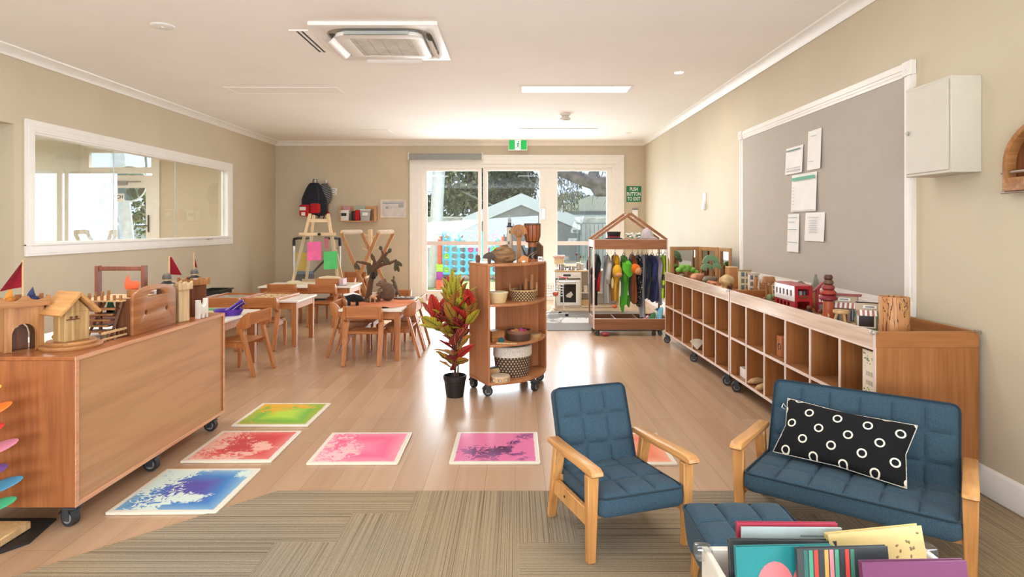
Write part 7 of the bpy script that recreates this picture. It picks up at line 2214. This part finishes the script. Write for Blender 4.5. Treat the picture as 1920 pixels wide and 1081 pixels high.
# ------------------------------------------------------------------ the yard beyond the doors
PAVE = paint((196, 192, 186), .8, name='yard_concrete', var=.06, sc=6)
o = MB().bx(-14, 12, YB + .12, 12.6, -.12, -.02)
struct(o, 'yard_paving', PAVE)
m = N('lawn_grass', .9)
m.col(m.ramp(m.noise(m.coord((40, 40, 40)), 1, 4), [(.35, lin((96, 122, 56))), (.6, lin((140, 160, 84)))]))
struct(MB().bx(-30, 30, 12.6, 70, -.14, -.02), 'lawn', m.mat)
rn = random.Random(3)
for i in range(46):
    x = -2.6 + i * .062 + rn.uniform(-.02, .02)
    y = 15.2 + rn.uniform(-.35, .35)
    r = rn.uniform(.05, .12)
    S(MB().ball((0, 0, r * .4), (r, r * .8, r * .65), n=9), 'garden_stone', 'rounded stone in the border behind the blue game', 'stone', paint(rn.choice(((150, 140, 128), (112, 108, 104), (186, 178, 166))), .9, name='stone'), (x, y, -.02), rn.uniform(0, 3), 'stones in the yard border')


def conn():
    t = T('giant_disc_game', 'giant blue upright disc-dropping game in the yard', 'garden game', (-.94, 12.9, -.02))
    BL = paint((74, 176, 214), .4, name='game_blue')
    w, z0, z1 = 1.20, .30, 1.215
    holes = []
    nx, nz = 7, 6
    for i in range(nx):
        for k in range(nz): holes.append(circ(-w / 2 + w * (i + .5) / nx, z0 + .03 + (z1 - z0 - .06) * (k + .5) / nz, .063, 18))
    top = []
    for i in range(nx):
        x = -w / 2 + w * (i + .5) / nx
        top += [(x - w / nx / 2 * cos(a), z1 - .02 + .03 * sin(a)) for a in [pi * j / 6 for j in range(7)]]
    outl = [(w / 2, z0), (-w / 2, z0)] + top
    for y in (-.045, .045): MB().plate([outl] + holes, .02, front((0, y, 0)), .003).build('grid_panel', BL, t)
    dv = MB()
    for i in range(nx + 1): MB().bx(-w / 2 + w * i / nx - .006, -w / 2 + w * i / nx + .006, -.035, .035, z0, z1 - .03).build('divider', BL, t)
    for s in (-1, 1):
        MB().bx(s * (w / 2 + .055) - .045, s * (w / 2 + .055) + .045, -.05, .05, .52, 1.12, .01).build('orange_post', paint((232, 92, 60), .45, name='game_orange'), t)
        MB().bx(s * (w / 2 + .055) - .075, s * (w / 2 + .055) + .075, -.07, .07, .36, .52, .01).build('lime_joint', paint((160, 206, 60), .45, name='game_lime'), t)
        MB().bx(s * (w / 2 + .055) - .07, s * (w / 2 + .055) + .07, -.07, .07, .2, .36, .01).build('purple_joint', paint((150, 60, 150), .45, name='game_purple'), t)
        MB().bx(s * (w / 2 + .055) - .05, s * (w / 2 + .055) + .05, -.3, .3, 0, .2, .02).build('foot', paint((232, 92, 60), .45, name='game_orange'), t)
    rn = random.Random(8)
    cols = {(4, 5): 0, (5, 5): 0, (6, 5): 0, (3, 3): 0, (4, 3): 0, (4, 2): 0, (5, 3): 0, (0, 2): 1, (0, 0): 1, (5, 0): 1, (6, 3): 1}
    for (i, k), c in cols.items():
        x, z = -w / 2 + w * (i + .5) / nx, z0 + .03 + (z1 - z0 - .06) * (k + .5) / nz
        o = MB().lathe([(.024, -.02), (.07, -.02), (.072, 0), (.07, .02), (.024, .02), (.02, 0), (.024, -.02)], n=20, M=front((0, 0, 0)))
        S(o, 'game_disc', '%s ring disc in the blue game grid' % ('pink' if c == 0 else 'lime green'), 'game disc', paint(((216, 60, 130), (150, 206, 60))[c], .45, name='disc_plastic'), (-.94 + x, 12.9, z - .02), 0, '%s discs in the blue game' % ('pink' if c == 0 else 'lime'))


conn()
# leaning shade-sail post
p0, p1 = at(812, 535, 13.3), at(823, 316, 13.3)
t = T('sail_post', 'leaning grey-white metal post in the yard', 'post', (p0.x, p0.y, -.02))
d_ = (p1 - p0) / (p1.z - p0.z)
MB().cyl((0, 0, 0), (d_.x * 3.6, d_.y * 3.6, 3.6), .145, .13, 20).build('post_tube', paint((186, 196, 200), .45, .2, name='galvanised_post'), t)
# shed
SX, SY, SW, PK, EV = .17, 17.0, 1.62, 2.08, 1.36
t = T('garden_shed', 'grey gabled garden shed with white barge boards', 'shed', (SX, SY, -.02))
MB().plate([(-SW, 0), (SW, 0), (SW, EV), (0, PK - .05), (-SW, EV)], .04, front((0, 0, 0))).build('gable_wall', paint((132, 134, 140), .6, name='shed_cladding', var=.03), t)
for s in (-1, 1):
    MB().bx(s * SW - .02, s * SW + .02, 0, 3, 0, EV).build('side_wall', paint((132, 134, 140), .6, name='shed_cladding', var=.03), t)
    MB().plate([(0, PK - .16), (0, PK + .16), (s * (SW + .02), EV + .20), (s * (SW + .02), EV - .14)], .06, front((0, -.05, 0))).build('barge_board', paint((206, 214, 224), .5, name='barge_white', var=.01), t)
    MB().bar((s * (SW + .02) / 2, -.04, (PK + EV) / 2 + .2), (s * (SW + .02) / 2, 3, (PK + EV) / 2 + .2), math.hypot(SW, PK - EV), .03, (-s * (PK - EV), 0, SW)).build('roof_sheet', paint((120, 124, 130), .5, name='roof_metal'), t)
# fences
for (x0, x1, y, h, lab) in ((-9, -1.55, 18.2, 1.56, 'pale corrugated metal fence behind the leaning post'), (1.95, 9, 17.8, 1.56, 'pale barred fence behind the shed, under the house')):
    t = T('yard_fence', lab, 'fence', ((x0 + x1) / 2, y, -.02), 0)
    hw = (x1 - x0) / 2
    MB().surf(lambda u, v: V((-hw + 2 * hw * u, .03 * sin(u * 2 * hw * 16), h * v)), int(hw * 2 * 18), 1).build('fence_sheet', paint((206, 206, 204), .6, name='fence_metal', var=.02), t)
    MB().bx(-hw, hw, -.05, -.02, h, h + .05).build('top_cap', paint((226, 226, 224), .5, name='fence_cap'), t)
t = T('pool_fence', 'grey upright-bar fence in front of the pale fence', 'fence', (2.6, 16.6, -.02))
for i in range(16): MB().bx(-.9 + i * .115 - .012, -.9 + i * .115 + .012, -.01, .01, 0, 1.42).build('upright', paint((140, 146, 152), .5, name='bar_grey'), t)
for z in (.15, 1.38): MB().bx(-.95, .95, -.015, .015, z, z + .04).build('rail', paint((140, 146, 152), .5, name='bar_grey'), t)
# neighbouring house
t = T('house', 'neighbouring house with pale hipped roof beyond the fence', 'house', (4.4, 27, 0))
MB().bx(-2.2, 6, 0, 5, 0, 1.95).build('wall', paint((176, 190, 206), .7, name='house_wall'), t)
MB().plate([(-2.9, 1.95), (6, 1.95), (6, 4.6), (2.2, 3.9)], .12, front((0, -.6, 0))).build('roof', paint((196, 192, 188), .7, name='roof_tiles', var=.04, sc=20), t)
MB().bx(-2.9, 6, -.72, -.5, 1.80, 1.96).build('gutter', paint((110, 114, 120), .5, name='gutter_grey'), t)
MB().bx(-1.5, 1.5, -.02, .03, .9, 1.6).build('window', paint((120, 140, 160), .2, name='house_window'), t)


# trees
def tree(label, x, y, blobs, n, cols, lw=.16, seed=1, trunk=None, droop=.4, name='garden_tree'):
    rn = random.Random(seed)
    t = T(name, label, 'tree', (x, y, -.02))
    mats = [paint(c, .8, var=.2, sc=3, name='tree_leaf') for c in cols]
    b = MB()
    bm = b.bm
    tot = sum(q[3] * q[4] * q[5] for q in blobs) ** 1
    for (cx, cy, cz, rx, ry, rz_) in blobs:
        k = int(n * (rx * ry * rz_) / tot)
        for _ in range(k):
            d = V((rn.gauss(0, 1), rn.gauss(0, 1), rn.gauss(0, 1))).normalized()
            r = rn.uniform(.45, 1.05) ** .5
            p = V((cx + d.x * rx * r, cy + d.y * ry * r, cz + d.z * rz_ * r))
            a = V((rn.uniform(-1, 1), rn.uniform(-1, 1), rn.uniform(-1.4, .2) * droop - .1)).normalized()
            s = V((rn.uniform(-1, 1), rn.uniform(-1, 1), rn.uniform(-1, 1)))
            s = (s - a * s.dot(a)).normalized()
            L, W = lw * rn.uniform(.7, 1.5), lw * rn.uniform(.25, .5)
            f = bm.faces.new([bm.verts.new(q) for q in (p, p + a * L * .5 + s * W, p + a * L, p + a * L * .5 - s * W)])
            f.material_index = rn.randrange(len(mats))
    b.build('foliage', mats, t, sharp=180)
    b = MB()
    for pts, rad in (trunk or [([(0, 0, 0), (0, 0, 2)], [.25, .2])]): b.tube(pts, rad, 8)
    b.build('trunk', paint((96, 84, 74), .9, var=.25, sc=8, name='bark'), t)
    return t


tree('large weeping grey-green tree filling the middle door panes', -1.55, 23, [(0, 0, 1.9, 1.15, 1.0, 1.3), (-.35, 0, 3.0, .95, 1.0, 1.1), (.5, 0, 3.5, .85, 1.0, 1.0), (.75, 0, 2.3, .8, .9, 1.2), (.2, 0, 4.6, .9, .9, .9)], 7000, [(98, 106, 74), (126, 130, 92), (70, 80, 54), (150, 148, 110)], .17, 2, [([(0, 0, 0), (.1, 0, 2), (.3, 0, 4)], [.3, .25, .12])], 1.2)
tree('dark bushy tree behind the shed gable', .0, 21.5, [(0, 0, 2.1, .75, .6, 1.2), (.15, 0, 2.9, .6, .6, .7), (-.3, 0, 3.2, .55, .5, .7)], 3600, [(60, 72, 52), (78, 90, 62), (44, 54, 40)], .14, 5)
tree('low dark shrub beyond the corrugated fence', -3.6, 20.5, [(0, 0, 1.6, 1.2, .8, 1.0), (-1.6, 0, 1.5, 1.0, .8, .9), (1.0, 0, 1.7, .8, .7, .8)], 2600, [(70, 84, 56), (92, 102, 70)], .15, 6, [([(0, 0, 0), (0, 0, 1.2)], [.12, .1])], .5, 'garden_shrub')
tree('tall grey-leaved tree beyond the house roof', 3.4, 36, [(0, 0, 2.5, 1.6, 1, .9), (2.4, 0, 2.6, 1.3, 1, .9)], 1500, [(120, 124, 112), (140, 140, 126)], .22, 9, [([(0, 0, 0), (0, 0, 2.4)], [.2, .12]), ([(2.4, 0, 0), (2.4, 0, 2.5)], [.2, .12])])
# the big overhanging limb at the right pane
lp = [at(1010, 300, 14.6), at(1045, 318, 14.5), at(1085, 334, 14.4), at(1112, 342, 14.3), at(1150, 349, 14.2), at(1200, 346, 14.1), at(1290, 420, 14.1), at(1330, 540, 14.1)]
t = T('overhanging_tree', 'thick bare tree limb crossing the door pane nearest the green sign', 'tree', (lp[-1].x, lp[-1].y, -.02))
o_ = V((lp[-1].x, lp[-1].y, -.02))
BK = paint((98, 92, 90), .9, var=.25, sc=6, name='grey_bark')
b = MB().tube([q - o_ for q in lp] + [V((.1, 0, -.0))], [.10, .13, .15, .17, .22, .26, .3, .34, .4], 12)
b.tube([at(1108, 340, 14.3) - o_, at(1116, 318, 14.35) - o_, at(1122, 300, 14.4) - o_], [.14, .11, .10], 10)
b.tube([at(1110, 346, 14.3) - o_, at(1120, 358, 14.25) - o_, at(1136, 358, 14.2) - o_, at(1150, 352, 14.2) - o_], [.09, .14, .13, .12], 10)
b.build('limb', BK, t)
b = MB()
rn = random.Random(12)
for i in range(34):
    a = at(rn.uniform(985, 1150), rn.uniform(312, 336), 14.4) - o_
    p = [a]
    for k in range(4): p.append(p[-1] + V((rn.uniform(-.12, .12), rn.uniform(-.1, .1), rn.uniform(-.26, .02))))
    b.tube(p, [.014, .011, .008, .006, .003], 4)
b.build('twigs', BK, t)
b = MB()
bm = b.bm
for i in range(750):
    px = rn.uniform(1040, 1092) if rn.random() < .75 else rn.uniform(990, 1150)
    p = at(px, rn.uniform(318, 392) if px > 1036 and px < 1085 else rn.uniform(312, 350), 14.4) - o_
    a = V((rn.uniform(-.5, .5), rn.uniform(-.5, .5), -1)).normalized()
    s = V((rn.uniform(-1, 1), rn.uniform(-1, 1), 0)).normalized()
    f = bm.faces.new([bm.verts.new(q) for q in (p, p + a * .05 + s * .014, p + a * .1, p + a * .05 - s * .014)])
b.build('hanging_leaves', paint((110, 112, 96), .8, var=.2, sc=4, name='dull_leaf'), t, sharp=180)
t = T('power_lines', 'thin power lines crossing the sky outside', 'cable', (0, 26, 0))
for (y0, y1) in ((353, 366), (366, 372)): 
    a, c = at(640, y0 - 14, 26), at(980, y1 + 6, 26)
    MB().tube([a - V((0, 26, 0)), (a + c) / 2 - V((0, 26, .1)), c - V((0, 26, 0))], .012, 4).build('cable', DGREY, t)
for px in (640, 980):
    a = at(px, 360, 26)
    MB().cyl((a.x, 0, -.02), (a.x, 0, max(a.z, 3.4)), .12, n=10).build('utility_pole', BK, t)
# what is seen through the neighbouring room's door
t = T('sail_post', 'slanting white post outside the neighbouring room door', 'post', (at(243, 490, 11.9).x, 11.9, -.02))
p0, p1 = at(240, 460, 11.9), at(222, 280, 11.9)
d_ = (p1 - p0) / (p1.z - p0.z)
oo = V((at(243, 490, 11.9).x, 11.9, -.02))
MB().cyl(p0 - d_ * (p0.z + .02) - oo + V((0, 0, -.0)), p1 + d_ * 1.0 - oo, .12, .11, 18).build('post_tube', paint((206, 212, 216), .45, .1, name='white_post'), t)
t = T('convex_mirror', 'round convex safety mirror outside the neighbouring room door', 'mirror', (0, 0, 0))
c_ = at(242, 344, 11.55)
MB().lathe([(0, .10), (.12, .09), (.24, .055), (.33, 0)], n=36, M=fr(c_, (1, 0, 0), (0, 0, 1))).build('mirror_dome', paint((96, 112, 104), .08, 1.0, .0, name='dark_mirror'), t)
MB().tube([c_ + V((.335 * cos(a), 0, .335 * sin(a))) for a in [2 * pi * k / 36 for k in range(36)]], .016, 8, closed=True).build('mirror_rim', paint((210, 214, 214), .4, name='mirror_rim'), t)
MB().tube([c_ + V((0, .02, 0)), c_ + V((.45, -.2, .3)), V((c_.x + .75, YB + .09, c_.z + .45))], .02, 8).build('wall_arm', GREY, t)
tree('leafy shrub outside the neighbouring room door', -8.0, 13.6, [(0, 0, 1.5, .5, .4, .8), (1.2, 0, 1.2, .45, .4, .7), (-.6, 0, 2.0, .8, .5, .6)], 1500, [(70, 88, 52), (110, 122, 80), (150, 150, 110)], .1, 14, [([(0, 0, 0), (0, 0, 1.2)], [.05, .04])], .6, 'garden_shrub')
tree('bare twiggy tree above the neighbouring room door', -8.6, 18, [(0, 0, 2.8, 1.6, 1, .7), (2.0, 0, 2.7, 1.3, 1, .7)], 1300, [(120, 110, 100), (150, 140, 126)], .14, 15, [([(0, 0, 0), (.4, 0, 3)], [.16, .06]), ([(.2, 0, 1.5), (1.6, 0, 3.2)], [.1, .03])])
t = T('yard_fence', 'pale blue-white fence outside the neighbouring room door', 'fence', (-9, 15.5, -.02))
MB().surf(lambda u, v: V((-3 + 6 * u, .03 * sin(u * 96), 1.35 * v)), 110, 1).build('fence_sheet', paint((206, 214, 226), .6, name='fence_blue', var=.02), t)
for (z, c, nm) in ((1.42, (70, 140, 120), 'green_rail'), (1.55, (150, 60, 56), 'red_rail')): MB().bx(-3, 3, .3, .36, z, z + .07).build(nm, paint(c, .6), t)
